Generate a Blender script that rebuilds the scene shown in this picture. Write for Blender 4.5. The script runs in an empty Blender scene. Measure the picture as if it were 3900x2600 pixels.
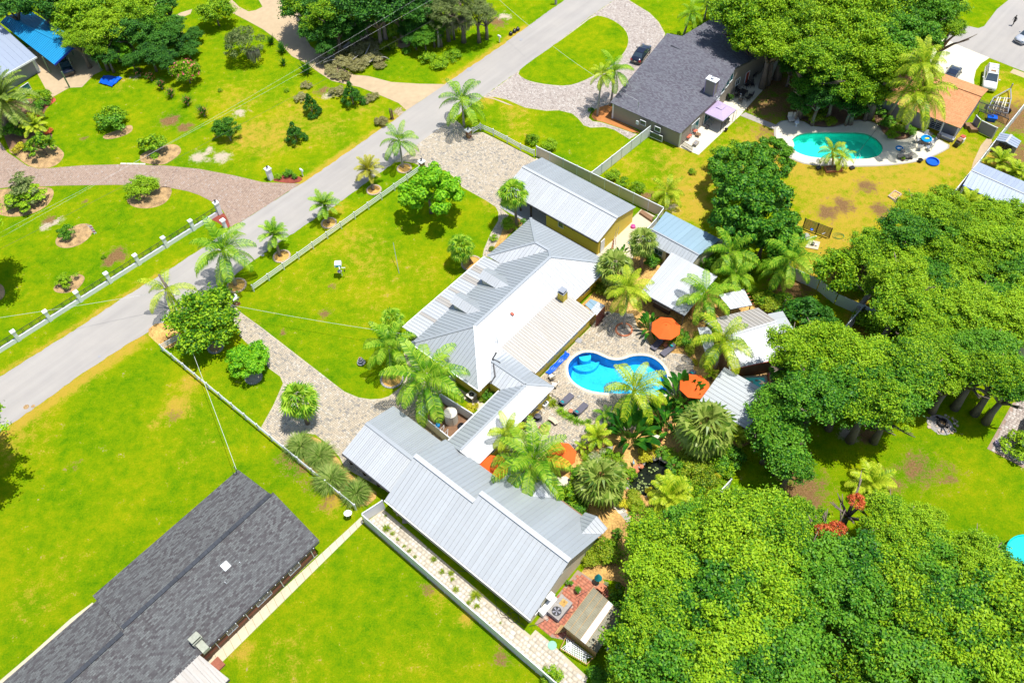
import bpy,bmesh,math,random
import numpy as np
from mathutils import Vector,Matrix,noise
from mathutils.geometry import tessellate_polygon

random.seed(7); np.random.seed(7)
R = math.radians
sc = bpy.context.scene
col = sc.collection

def ZV(z): return Vector((0,0,z))
# ---------------------------------------------------------------- camera
FOC,PITCH,ROLL,CAMH = 3300.0,R(52.2),R(3.3),80.0      # focal length in photo pixels
cam_d = bpy.data.cameras.new('camera'); cam = bpy.data.objects.new('camera',cam_d); col.objects.link(cam)
cam_d.sensor_width = 36.0; cam_d.lens = 36.0*FOC/3900.0
cam_d.clip_start = 1.0; cam_d.clip_end = 3000.0
_cr,_sr,_cp,_sp = math.cos(ROLL),math.sin(ROLL),math.cos(PITCH),math.sin(PITCH)
_r = Vector((_cr,-_sr*_sp,-_sr*_cp)); _u = Vector((_sr,_cr*_sp,_cr*_cp)); _b = Vector((0,-_cp,_sp))
cam.matrix_world = Matrix(((_r.x,_u.x,_b.x,0),(_r.y,_u.y,_b.y,0),(_r.z,_u.z,_b.z,CAMH),(0,0,0,1)))
sc.camera = cam

# ---------------------------------------------------------------- sky, sun, exposure
SUNV = Vector((0.24,-0.02,1.0)).normalized()
sun_el = math.asin(SUNV.z)
world = bpy.data.worlds.new('World'); sc.world = world; world.use_nodes = True
wn = world.node_tree; wn.nodes.clear()
sky = wn.nodes.new('ShaderNodeTexSky'); sky.sky_type = 'NISHITA'; sky.sun_disc = False
sky.sun_elevation = sun_el; sky.sun_rotation = math.atan2(SUNV.x,SUNV.y)
bg = wn.nodes.new('ShaderNodeBackground'); bg.inputs[1].default_value = 0.13
wo = wn.nodes.new('ShaderNodeOutputWorld')
wn.links.new(sky.outputs[0],bg.inputs[0]); wn.links.new(bg.outputs[0],wo.inputs[0])
sd = bpy.data.lights.new('sun','SUN'); sd.energy = 4.8; sd.angle = R(0.53); sd.color = (1.0,0.97,0.91)
sun = bpy.data.objects.new('sun',sd); col.objects.link(sun)
sun.rotation_euler = SUNV.to_track_quat('Z','Y').to_euler(); sun.location = (0,60,120)
sc.view_settings.view_transform = 'Standard'; sc.view_settings.look = 'None'
sc.view_settings.gamma = 1.0; sc.view_settings.use_curve_mapping = False
sc.view_settings.exposure = 0.35
try:
    sc.cycles.max_bounces = 6; sc.cycles.diffuse_bounces = 3; sc.cycles.transparent_max_bounces = 12
except Exception: pass

# ---------------------------------------------------------------- survey helpers
OX = {'0': 0,'1': 1000,'2': 2000,'3': 2900}; OY = {'A': 0,'B': 600,'C': 1250,'D': 1900}
def q(c,x,y):
    """tile name + tile position -> survey pixel"""
    s = 1.28 if c in ('D2','D3') else 2.24
    return (OX[c[1]]+x/s,OY[c[0]]+y/s)
def W(p,z=0.0):
    """survey pixel -> point at height z of the place (metres)"""
    if isinstance(p[0],str): p = q(*p)
    a,b = p[0]-1950.0,p[1]-1300.0
    x,y = _cr*a-_sr*b,_sr*a+_cr*b
    dx,dy,dz = x,FOC*_cp-y*_sp,-FOC*_sp-y*_cp
    k = (CAMH-z)/-dz
    return Vector((dx*k,dy*k,z))
LA = R(-43.0); LO = Vector((3.356,79.72,0))
def U(u,v,z=0.0,ang=LA,o=LO):
    """lot frame: u runs south-east, v runs south-west"""
    return Vector((o.x+u*math.cos(ang)+v*math.sin(ang),o.y+u*math.sin(ang)-v*math.cos(ang),z))
def frame(pix,z,deg):
    o = W(pix,z); a = R(deg)
    return lambda u,v,zz=0.0: U(u,v,zz,a,o)

# ---------------------------------------------------------------- materials
MATS = {}
def _noise(nt,vec,scale,detail=3.0,rough=0.6):
    n = nt.nodes.new('ShaderNodeTexNoise'); n.inputs['Scale'].default_value = scale
    n.inputs['Detail'].default_value = detail; n.inputs['Roughness'].default_value = rough
    nt.links.new(vec,n.inputs['Vector']); return n.outputs['Fac']
def _math(nt,op,a,b=None,c=None,clamp=False):
    m = nt.nodes.new('ShaderNodeMath'); m.operation = op; m.use_clamp = clamp
    for i,x in enumerate((a,b,c)):
        if x is None: continue
        if isinstance(x,(int,float)): m.inputs[i].default_value = x
        else: nt.links.new(x,m.inputs[i])
    return m.outputs[0]
def _mix(nt,f,a,b,kind='MIX'):
    m = nt.nodes.new('ShaderNodeMix'); m.data_type = 'RGBA'; m.blend_type = kind
    for i,x in ((0,f),(6,a),(7,b)):
        if isinstance(x,(int,float)): m.inputs[i].default_value = x
        elif isinstance(x,tuple): m.inputs[i].default_value = (*x[:3],1)
        else: nt.links.new(x,m.inputs[i])
    return m.outputs[2]
def _ramp(nt,fac,stops):
    r = nt.nodes.new('ShaderNodeValToRGB'); e = r.color_ramp.elements
    while len(e) < len(stops): e.new(0.5)
    for k,(p,c) in enumerate(stops): e[k].position = p; e[k].color = (*c,1) if len(c) == 3 else c
    nt.links.new(fac,r.inputs[0]); return r.outputs[0]
def new_mat(name):
    m = bpy.data.materials.new(name); m.use_nodes = True; nt = m.node_tree; nt.nodes.clear()
    o = nt.nodes.new('ShaderNodeOutputMaterial'); p = nt.nodes.new('ShaderNodeBsdfPrincipled')
    nt.links.new(p.outputs[0],o.inputs[0]); MATS[name] = m
    return m,nt,p,o
def pos(nt): return nt.nodes.new('ShaderNodeNewGeometry').outputs['Position']
def aniso(nt,P,deg,sx,sy):
    v = nt.nodes.new('ShaderNodeVectorRotate'); v.rotation_type = 'Z_AXIS'; v.inputs['Angle'].default_value = math.radians(deg); nt.links.new(P,v.inputs['Vector'])
    m = nt.nodes.new('ShaderNodeVectorMath'); m.operation = 'MULTIPLY'; m.inputs[1].default_value = (sx,sy,1); nt.links.new(v.outputs[0],m.inputs[0]); return m.outputs[0]
def _bump(nt,p,h,dist,strength=1.0):
    b = nt.nodes.new('ShaderNodeBump'); b.inputs['Distance'].default_value = dist; b.inputs['Strength'].default_value = strength
    nt.links.new(h,b.inputs['Height']); nt.links.new(b.outputs[0],p.inputs['Normal'])
def mat(name,c,rough=0.8,var=0.12,scale=6.0,metal=0.0,bump=0.0,c2=None,spec=0.5,coat=0.0):
    """plain surface with two scales of mottling between c and c2"""
    if name in MATS: return MATS[name]
    m,nt,p,o = new_mat(name); P = pos(nt)
    lo = tuple(x*(1-var) for x in c); hi = tuple(min(1,x*(1+var)) for x in (c2 or c))
    f = _math(nt,'ADD',_math(nt,'MULTIPLY',_noise(nt,P,scale),0.6),_math(nt,'MULTIPLY',_noise(nt,P,scale*0.13),0.6))
    f = _math(nt,'MULTIPLY_ADD',f,2.2,-0.8,clamp=True)
    nt.links.new(_mix(nt,f,lo,hi),p.inputs['Base Color'])
    p.inputs['Roughness'].default_value = rough; p.inputs['Metallic'].default_value = metal
    p.inputs['Specular IOR Level'].default_value = spec
    p.inputs['Coat Weight'].default_value = coat
    if bump: _bump(nt,p,_noise(nt,P,scale*4),bump)
    return m

def leaf_mat(name,dark,mid,light,trans=0.22,rough=0.55,clump=0.45):
    m,nt,p,o = new_mat(name); P = pos(nt)
    g = nt.nodes.new('ShaderNodeNewGeometry'); oi = nt.nodes.new('ShaderNodeObjectInfo')
    f = _math(nt,'ADD',_math(nt,'MULTIPLY_ADD',g.outputs['Random Per Island'],0.85,-.18),_math(nt,'MULTIPLY',_noise(nt,P,clump),0.85))
    f = _math(nt,'ADD',f,_math(nt,'MULTIPLY_ADD',oi.outputs['Random'],0.34,-0.2))
    c = _ramp(nt,f,[(0.12,dark),(0.45,mid),(0.85,light)])
    nt.links.new(c,p.inputs['Base Color']); p.inputs['Roughness'].default_value = rough
    p.inputs['Specular IOR Level'].default_value = 0.2
    t = nt.nodes.new('ShaderNodeBsdfTranslucent'); nt.links.new(_mix(nt,0.5,c,(light[0]*1.5,light[1]*1.4,light[2])),t.inputs[0])
    mx = nt.nodes.new('ShaderNodeMixShader'); mx.inputs[0].default_value = trans
    nt.links.new(p.outputs[0],mx.inputs[1]); nt.links.new(t.outputs[0],mx.inputs[2]); nt.links.new(mx.outputs[0],o.inputs[0])
    return m

def grass_mat(name='lawn',attr=True):
    m,nt,p,o = new_mat(name); P = pos(nt)
    big = _noise(nt,P,0.16,3); med = _noise(nt,P,0.9,4,.65); fine = _noise(nt,P,5.5,4,.7); hi = _noise(nt,P,22,2)
    f = _math(nt,'ADD',_math(nt,'MULTIPLY',big,0.55),_math(nt,'MULTIPLY',med,0.55))
    f = _math(nt,'ADD',f,_math(nt,'MULTIPLY',fine,0.5)); f = _math(nt,'ADD',f,_math(nt,'MULTIPLY_ADD',hi,0.45,-.2))
    if attr:
        a = nt.nodes.new('ShaderNodeAttribute'); a.attribute_name = 'wear'
        s = nt.nodes.new('ShaderNodeSeparateColor'); nt.links.new(a.outputs['Color'],s.inputs[0])
        f = _math(nt,'ADD',f,_math(nt,'MULTIPLY',s.outputs[0],0.22))
    f = _math(nt,'MULTIPLY_ADD',f,1.9,-1.05)
    c = _ramp(nt,f,[(0.0,(0.045,0.17,0.003)),(0.3,(0.12,0.27,0.003)),(0.6,(0.225,0.335,0.003)),(1.0,(0.40,0.39,0.006))])
    if attr:
        n1 = _math(nt,'MULTIPLY_ADD',_math(nt,'ADD',med,_math(nt,'MULTIPLY',fine,0.8)),1.0,-0.9)
        def patch(ch,lo,gain):
            return _math(nt,'MULTIPLY_ADD',_math(nt,'ADD',s.outputs[ch],_math(nt,'MULTIPLY',n1,1.6)),gain,lo,clamp=True)
        c = _mix(nt,_math(nt,'MULTIPLY',patch(0,-0.75,2.0),0.85),c,(0.56,0.37,0.05))
        c = _mix(nt,patch(1,-1.0,3.0),c,_ramp(nt,fine,[(0.3,(0.16,0.085,0.03)),(0.7,(0.38,0.23,0.10))]))
        c = _mix(nt,patch(2,-1.0,3.0),c,(0.60,0.50,0.36))
    nt.links.new(c,p.inputs['Base Color']); p.inputs['Roughness'].default_value = 0.9
    p.inputs['Specular IOR Level'].default_value = 0.0
    _bump(nt,p,_math(nt,'ADD',fine,hi),0.12,0.9)
    return m

def paver_mat(name,stops,joint=False):
    m,nt,p,o = new_mat(name)
    a = nt.nodes.new('ShaderNodeAttribute'); a.attribute_name = 'tone'; P = pos(nt)
    f = _math(nt,'ADD',a.outputs['Fac'],_math(nt,'MULTIPLY_ADD',_noise(nt,P,0.35),0.5,-0.25))
    c = _ramp(nt,f,stops)
    c = _mix(nt,_math(nt,'MULTIPLY_ADD',_noise(nt,P,9,3),0.5,-0.1,clamp=True),c,(0.30,0.26,0.20))
    nt.links.new(c,p.inputs['Base Color']); p.inputs['Roughness'].default_value = 0.85
    return m

def shingle_mat(name,a,b,c3,rot,sx=0.33,sy=0.145):
    """asphalt shingle tabs: colour per tab, fine relief at the courses"""
    m,nt,p,o = new_mat(name); P = pos(nt)
    mp = nt.nodes.new('ShaderNodeMapping'); mp.inputs['Rotation'].default_value = (0,0,rot); nt.links.new(P,mp.inputs['Vector'])
    br = nt.nodes.new('ShaderNodeTexBrick'); nt.links.new(mp.outputs[0],br.inputs['Vector'])
    br.inputs['Scale'].default_value = 1.0; br.inputs['Brick Width'].default_value = sx; br.inputs['Row Height'].default_value = sy
    br.inputs['Mortar Size'].default_value = 0.010; br.inputs['Bias'].default_value = 0.0
    br.inputs['Color1'].default_value = (*a,1); br.inputs['Color2'].default_value = (*b,1); br.inputs['Mortar'].default_value = (*[x*0.45 for x in a],1)
    f = _math(nt,'MULTIPLY_ADD',_noise(nt,P,0.45,3),1.6,-0.5,clamp=True)
    cc = _mix(nt,_math(nt,'MULTIPLY',f,0.45),br.outputs['Color'],c3)
    f2 = _math(nt,'MULTIPLY_ADD',_noise(nt,P,5,2),2.4,-0.8,clamp=True)
    cc = _mix(nt,_math(nt,'MULTIPLY',f2,0.35),cc,tuple(x*1.7 for x in b))
    nt.links.new(cc,p.inputs['Base Color']); p.inputs['Roughness'].default_value = 0.95; p.inputs['Specular IOR Level'].default_value = 0.2
    _bump(nt,p,br.outputs['Fac'],-0.012)
    return m

def metal_roof_mat(name,c,rough=0.42,metal=0.35,var=0.05,stain=0.0,stainc=(0.35,0.30,0.24)):
    m,nt,p,o = new_mat(name); P = pos(nt)
    oi = nt.nodes.new('ShaderNodeObjectInfo')
    k = _math(nt,'MULTIPLY_ADD',oi.outputs['Random'],2*var,1-var)
    vm = nt.nodes.new('ShaderNodeVectorMath'); vm.operation = 'SCALE'; vm.inputs[0].default_value = c; nt.links.new(k,vm.inputs['Scale'])
    cc = vm.outputs[0]
    f = _math(nt,'MULTIPLY_ADD',_noise(nt,P,0.5,4),1.8,-0.75,clamp=True)
    cc = _mix(nt,_math(nt,'MULTIPLY',f,0.18),cc,tuple(x*0.7 for x in c))
    if stain:
        f = _math(nt,'MULTIPLY_ADD',_noise(nt,aniso(nt,P,43,.22,2.4),1.6,5,.7),3.0,-1.1,clamp=True)
        cc = _mix(nt,_math(nt,'MULTIPLY',f,stain),cc,stainc)
    nt.links.new(cc,p.inputs['Base Color']); p.inputs['Roughness'].default_value = rough; p.inputs['Metallic'].default_value = metal
    return m

def water_mat(name,tint,rough=0.04,ripple=0.02,scale=6.0):
    m,nt,p,o = new_mat(name); nt.nodes.remove(p); P = pos(nt)
    t = nt.nodes.new('ShaderNodeBsdfTransparent'); t.inputs[0].default_value = (*tint,1)
    g = nt.nodes.new('ShaderNodeBsdfGlossy'); g.inputs['Roughness'].default_value = rough
    b = nt.nodes.new('ShaderNodeBump'); b.inputs['Distance'].default_value = ripple
    nt.links.new(_noise(nt,P,scale,3),b.inputs['Height']); nt.links.new(b.outputs[0],g.inputs['Normal'])
    fr = nt.nodes.new('ShaderNodeFresnel'); fr.inputs['IOR'].default_value = 1.33; nt.links.new(b.outputs[0],fr.inputs['Normal'])
    mx = nt.nodes.new('ShaderNodeMixShader'); nt.links.new(fr.outputs[0],mx.inputs[0]); nt.links.new(t.outputs[0],mx.inputs[1]); nt.links.new(g.outputs[0],mx.inputs[2])
    nt.links.new(mx.outputs[0],o.inputs[0]); return m

grass_mat('lawn',True); grass_mat('lawn_plain',False)
metal_roof_mat('galvalume',(0.41,0.44,0.455),stain=.10); metal_roof_mat('white_sunlit_metal',(0.46,0.48,0.495),rough=0.5,metal=0.1,stain=.12)  # second is a paler copy, sunlight painted onto sunny slopes; also plain white roofs
metal_roof_mat('weathered_metal',(0.42,0.40,0.37),rough=0.55,metal=0.15,stain=0.6)
metal_roof_mat('stained_metal',(0.42,0.45,0.46),rough=0.42,metal=0.2,stain=0.25)
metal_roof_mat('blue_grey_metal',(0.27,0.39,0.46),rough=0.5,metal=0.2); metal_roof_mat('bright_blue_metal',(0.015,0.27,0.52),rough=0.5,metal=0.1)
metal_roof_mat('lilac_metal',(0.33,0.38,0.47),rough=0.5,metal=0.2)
shingle_mat('dark_shingle',(0.165,0.175,0.17),(0.06,0.052,0.055),(0.11,0.115,0.12),R(-47),.36,.16)
shingle_mat('grey_shingle',(0.17,0.18,0.20),(0.085,0.075,0.095),(0.13,0.135,0.16),R(41.7),0.33,0.16)
shingle_mat('orange_shingle',(0.45,0.20,0.085),(0.53,0.26,0.12),(0.40,0.17,0.09),R(41),1.0,0.30)
shingle_mat('brown_shingle',(0.17,0.13,0.10),(0.21,0.16,0.13),(0.14,0.11,0.10),R(41),0.33,0.16)
mat('white_paint',(0.75,0.76,0.77),0.5,0.04); mat('white_vinyl',(0.68,0.70,0.71),0.4,0.03)
mat('beige_vinyl',(0.56,0.50,0.38),0.5,0.04); mat('yellow_siding',(0.70,0.53,0.055),0.6,0.05)
mat('cream_stucco',(0.62,0.58,0.42),0.8,0.06); mat('taupe_siding',(0.27,0.235,0.20),0.7,0.05)
mat('grey_wall',(0.25,0.25,0.29),0.8,0.06); mat('dark_metal',(0.025,0.025,0.03),0.45,0.2)
mat('dark_wood',(0.06,0.035,0.025),0.7,0.2); mat('brown_wood',(0.22,0.12,0.06),0.75,0.25); mat('gold_wood',(0.42,0.25,0.09),0.7,0.2)
mat('red_wood',(0.20,0.045,0.035),0.7,0.2); mat('window_glass',(0.03,0.05,0.07),0.08,0.3,spec=0.8); mat('teal_glass',(0.03,0.14,0.16),0.1,0.3,spec=0.8)
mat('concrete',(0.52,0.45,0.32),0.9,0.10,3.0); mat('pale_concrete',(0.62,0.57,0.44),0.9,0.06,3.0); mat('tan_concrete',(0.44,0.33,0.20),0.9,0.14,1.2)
mat('grey_concrete',(0.34,0.31,0.27),0.9,0.15,2.0); mat('cool_grey_concrete',(0.30,0.30,0.32),0.9,0.1,2.0)  # last one is an even bluish mid grey for floor, lids and furniture
mat('mulch',(0.20,0.12,0.06),0.95,0.55,9.0,c2=(0.42,0.27,0.12),bump=0.03); mat('red_mulch',(0.24,0.05,0.03),0.95,0.4,9.0,bump=0.03)
mat('orange_mulch',(0.42,0.16,0.04),0.95,0.25,9.0,bump=0.02); mat('leaf_litter',(0.26,0.13,0.03),0.95,0.6,5.0,c2=(0.55,0.33,0.10),bump=0.05)
mat('curb_stone',(0.45,0.34,0.25),0.9,0.2,9.0); mat('brick',(0.30,0.10,0.06),0.9,0.3,9.0); mat('terracotta',(0.50,0.17,0.08),0.8,0.15)
mat('soil',(0.20,0.11,0.06),0.95,0.35,5.0,bump=0.03); mat('bark',(0.20,0.155,0.12),0.95,0.35,7.0,bump=0.03); mat('pale_bark',(0.34,0.31,0.28),0.9,0.3,5.0)
mat('orange_cloth',(0.80,0.11,0.008),0.85,0.05); mat('coral_cloth',(0.65,0.13,0.07),0.85,0.1); mat('teal_cloth',(0.0,0.25,0.27),0.85,0.1)
mat('sling_grey',(0.10,0.095,0.12),0.8,0.1); mat('blue_plastic',(0.0,0.09,0.55),0.4,0.15); mat('lilac_cloth',(0.42,0.33,0.50),0.85,0.08)
mat('black_plastic',(0.012,0.012,0.015),0.35,0.2); mat('galv',(0.45,0.47,0.5),0.4,0.1,metal=0.6); mat('navy_paint',(0.006,0.008,0.022),0.16,0.1,coat=0.8)
mat('pearl_paint',(0.72,0.70,0.66),0.25,0.03,coat=0.7); mat('silver_paint',(0.5,0.52,0.56),0.3,0.03,metal=0.3,coat=0.5); mat('chrome',(0.7,0.7,0.72),0.15,0.05,metal=1.0)
mat('red_lens',(0.5,0.01,0.01),0.2,0.05); mat('pink',(0.55,0.05,0.25),0.6,0.1); mat('skin',(0.32,0.18,0.12),0.6,0.05)
mat('rust_red',(0.45,0.08,0.04),0.6,0.2); mat('green_paint',(0.03,0.25,0.06),0.5,0.3); mat('river_stone',(0.40,0.33,0.26),0.85,0.3,3.0)
mat('grey_stone',(0.30,0.28,0.26),0.85,0.3,5.0); mat('white_sand',(0.66,0.58,0.45),0.95,0.1); mat('yellow_cloth',(0.75,0.62,0.03),0.8,0.1)
mat('pond_floor',(0.022,0.03,0.022),0.9,0.5,3.0); mat('cable_white',(0.7,0.7,0.68),0.5,0.02); mat('cable_dark',(0.05,0.05,0.05),0.6,0.1)
mat('moss',(0.33,0.34,0.27),0.95,0.25,4.0); mat('fiberglass',(0.13,0.10,0.02),0.45,0.3,2.0,c2=(0.15,0.14,0.08)); mat('water_tank',(0.66,0.60,0.50),0.6,0.08)

# ---------------------------------------------------------------- objects
XF = {}
def tag(o,label=None,cat=None,group=None,kind=None):
    if label: o['label'] = label
    if cat: o['category'] = cat
    if group: o['group'] = group
    if kind: o['kind'] = kind
    return o
def thing(name,label,cat,loc=(0,0,0),rz=0.0,group=None):
    o = bpy.data.objects.new(name,None); col.objects.link(o); o.empty_display_size = 0.2
    o.location = loc; o.rotation_euler = (0,0,rz)
    XF[o.name] = Matrix.Translation(Vector(loc)) @ Matrix.Rotation(rz,4,'Z')
    return tag(o,label,cat,group)
def link(name,me,parent=None,m=None):
    o = bpy.data.objects.new(name,me); col.objects.link(o)
    if m is not None:
        me.materials.clear(); me.materials.append(MATS[m])
    if parent is not None:
        o.parent = parent; XF[o.name] = XF[parent.name]
    else: XF[o.name] = Matrix.Identity(4)
    return o
def copy_tree(o,parent=None):
    c = o.copy(); col.objects.link(c)
    if parent is not None: c.parent = parent
    for ch in list(o.children): copy_tree(ch,c)
    return c
def place(proto,used,loc,rz=0.0,sc_=1.0,label=None,group=None):
    """first use moves the prototype itself, later ones copy it with its parts"""
    r = proto if not used.get(proto.name) else copy_tree(proto)
    used[proto.name] = 1
    r.location = loc; r.rotation_euler = (0,0,rz); r.scale = (sc_,sc_,sc_) if not isinstance(sc_,tuple) else sc_
    if label: r['label'] = label
    if group: r['group'] = group
    elif 'group'in r.keys() and group == '': del r['group']
    return r
USED = {}

class MB:
    def __init__(s): s.v = []; s.f = []
    def add(s,vs,fs):
        b = len(s.v); s.v += [tuple(x) for x in vs]; s.f += [tuple(b+i for i in f) for f in fs]; return s
    def hexa(s,lo,hi):
        """two quads (same winding) -> closed block"""
        return s.add(list(lo)+list(hi),[(3,2,1,0),(4,5,6,7),(0,1,5,4),(1,2,6,5),(2,3,7,6),(3,0,4,7)])
    def box(s,x0,x1,y0,y1,z0,z1):
        return s.hexa([(x0,y0,z0),(x1,y0,z0),(x1,y1,z0),(x0,y1,z0)],[(x0,y0,z1),(x1,y0,z1),(x1,y1,z1),(x0,y1,z1)])
    def prism(s,poly,z0,z1,cap0=False):
        n = len(poly); a = sum(poly[i][0]*poly[(i+1) % n][1]-poly[(i+1) % n][0]*poly[i][1] for i in range(n))
        if a < 0: poly = poly[::-1]
        vs = [(p[0],p[1],z0) for p in poly]+[(p[0],p[1],z1) for p in poly]
        fs = [(i,(i+1) % n,n+(i+1) % n,n+i) for i in range(n)]+[tuple(range(n,2*n))]
        if cap0: fs.append(tuple(range(n-1,-1,-1)))
        return s.add(vs,fs)
    def bar(s,a,b,w,h=None,up=(0,0,1)):
        a,b = Vector(a),Vector(b); h = h or w; d = (b-a)
        if d.length < 1e-6: return s
        d.normalize(); up = Vector(up)
        if abs(d.dot(up)) > 0.98: up = Vector((1,0,0))
        sd_ = d.cross(up).normalized(); u = sd_.cross(d).normalized()
        c = [sd_*(-w/2)+u*(-h/2),sd_*(w/2)+u*(-h/2),sd_*(w/2)+u*(h/2),sd_*(-w/2)+u*(h/2)]
        return s.hexa([a+k for k in c][::-1],[b+k for k in c][::-1])
    def tube(s,pts,r,n=6,cap=True):
        pts = [Vector(p) for p in pts]; rs = r if isinstance(r,(list,tuple)) else [r]*len(pts); b = len(s.v)
        ref = Vector((0.3,0.9,0.1))
        for i,p in enumerate(pts):
            d = (pts[min(i+1,len(pts)-1)]-pts[max(i-1,0)]).normalized()
            x = d.cross(ref if abs(d.dot(ref)) < 0.95 else Vector((1,0,0))).normalized(); y = d.cross(x)
            for k in range(n):
                t = 2*math.pi*k/n; s.v.append(tuple(p+(x*math.cos(t)+y*math.sin(t))*rs[i]))
        for i in range(len(pts)-1):
            for k in range(n):
                s.f.append((b+i*n+k,b+i*n+(k+1) % n,b+(i+1)*n+(k+1) % n,b+(i+1)*n+k))
        if cap:
            s.f.append(tuple(b+k for k in range(n-1,-1,-1))); s.f.append(tuple(b+(len(pts)-1)*n+k for k in range(n)))
        return s
    def lathe(s,prof,n=12,c=(0,0,0),sx=1.0,sy=1.0):
        b = len(s.v)
        for r,z in prof:
            for k in range(n):
                t = 2*math.pi*(k+0.5)/n; s.v.append((c[0]+r*sx*math.cos(t),c[1]+r*sy*math.sin(t),c[2]+z))
        for i in range(len(prof)-1):
            for k in range(n): s.f.append((b+i*n+k,b+i*n+(k+1) % n,b+(i+1)*n+(k+1) % n,b+(i+1)*n+k))
        s.f.append(tuple(b+(len(prof)-1)*n+k for k in range(n))); return s
    def ball(s,c,r,n=8,m=5,sq=(1,1,1)):
        prof = [(r*math.sin(math.pi*i/m)+1e-4,-r*math.cos(math.pi*i/m)*sq[2]) for i in range(m+1)]
        return s.lathe(prof,n,c,sq[0],sq[1])
    def mesh(s,name,m=None,mtx=None,smooth=False):
        vs = s.v
        if mtx is not None: vs = [tuple(mtx @ Vector(v)) for v in vs]
        me = bpy.data.meshes.new(name); me.from_pydata(vs,[],s.f)
        if m: me.materials.append(MATS[m])
        if smooth: me.polygons.foreach_set('use_smooth',[True]*len(me.polygons))
        me.update(); return me
    def build(s,name,m,parent=None,world=True,label=None,cat=None,group=None,kind=None,smooth=False):
        mtx = None
        if parent is not None and world: mtx = XF[parent.name].inverted()
        o = link(name,s.mesh(name,m,mtx,smooth),parent)
        return tag(o,label,cat,group,kind)

def chaikin(pts,k=2,closed=True):
    pts = [Vector(p) for p in pts]
    for _ in range(k):
        out = []; n = len(pts)
        for i in range(n if closed else n-1):
            a,b = pts[i],pts[(i+1) % n]; out += [a.lerp(b,.25),a.lerp(b,.75)]
        if not closed: out = [pts[0]]+out+[pts[-1]]
        pts = out
    return pts
def sheet(name,poly,z,m,holes=(),thick=0.0,kind='structure',parent=None,label=None):
    """flat ground surface with optional holes"""
    loops = [[Vector((p[0],p[1],0)) for p in poly]]+[[Vector((p[0],p[1],0)) for p in h] for h in holes]
    flat = [p for l in loops for p in l]; tris = tessellate_polygon(loops)
    b = MB(); vs = [(p.x,p.y,z) for p in flat]; fs = []
    for t in tris:
        a,c,d = (flat[i] for i in t)
        fs.append(t if (c-a).cross(d-a).z > 0 else (t[0],t[2],t[1]))
    b.add(vs,fs)
    if thick:
        for l in loops:
            n = len(l)
            for i in range(n):
                p,r_ = l[i],l[(i+1) % n]
                b.add([(p.x,p.y,z-thick),(r_.x,r_.y,z-thick),(r_.x,r_.y,z),(p.x,p.y,z)],[(0,1,2,3)])
    return b.build(name,m,parent,kind=kind,label=label)
def inside(P,poly):
    """numpy point in polygon; P (n,2)"""
    x,y = P[:,0],P[:,1]; r_ = np.zeros(len(P),bool); n = len(poly)
    for i in range(n):
        x1,y1 = poly[i][0],poly[i][1]; x2,y2 = poly[(i+1) % n][0],poly[(i+1) % n][1]
        if y1 == y2: continue
        c = ((y1 > y) != (y2 > y)) & (x < (x2-x1)*(y-y1)/(y2-y1)+x1); r_ ^= c
    return r_
def raw_mesh(name,V,F,m,tone=None,smooth=False):
    """fast numpy mesh: V (n,3), F (m,4) quads"""
    me = bpy.data.meshes.new(name); k = F.shape[1]
    me.vertices.add(len(V)); me.vertices.foreach_set('co',V.astype(np.float32).ravel())
    me.loops.add(F.size); me.loops.foreach_set('vertex_index',F.astype(np.int32).ravel())
    me.polygons.add(len(F)); me.polygons.foreach_set('loop_start',np.arange(0,F.size,k,dtype=np.int32))
    if tone is not None:
        a = me.attributes.new('tone','FLOAT','POINT'); a.data.foreach_set('value',tone.astype(np.float32))
    me.materials.append(MATS[m]); me.update(calc_edges=True); me.validate(); return me
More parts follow.
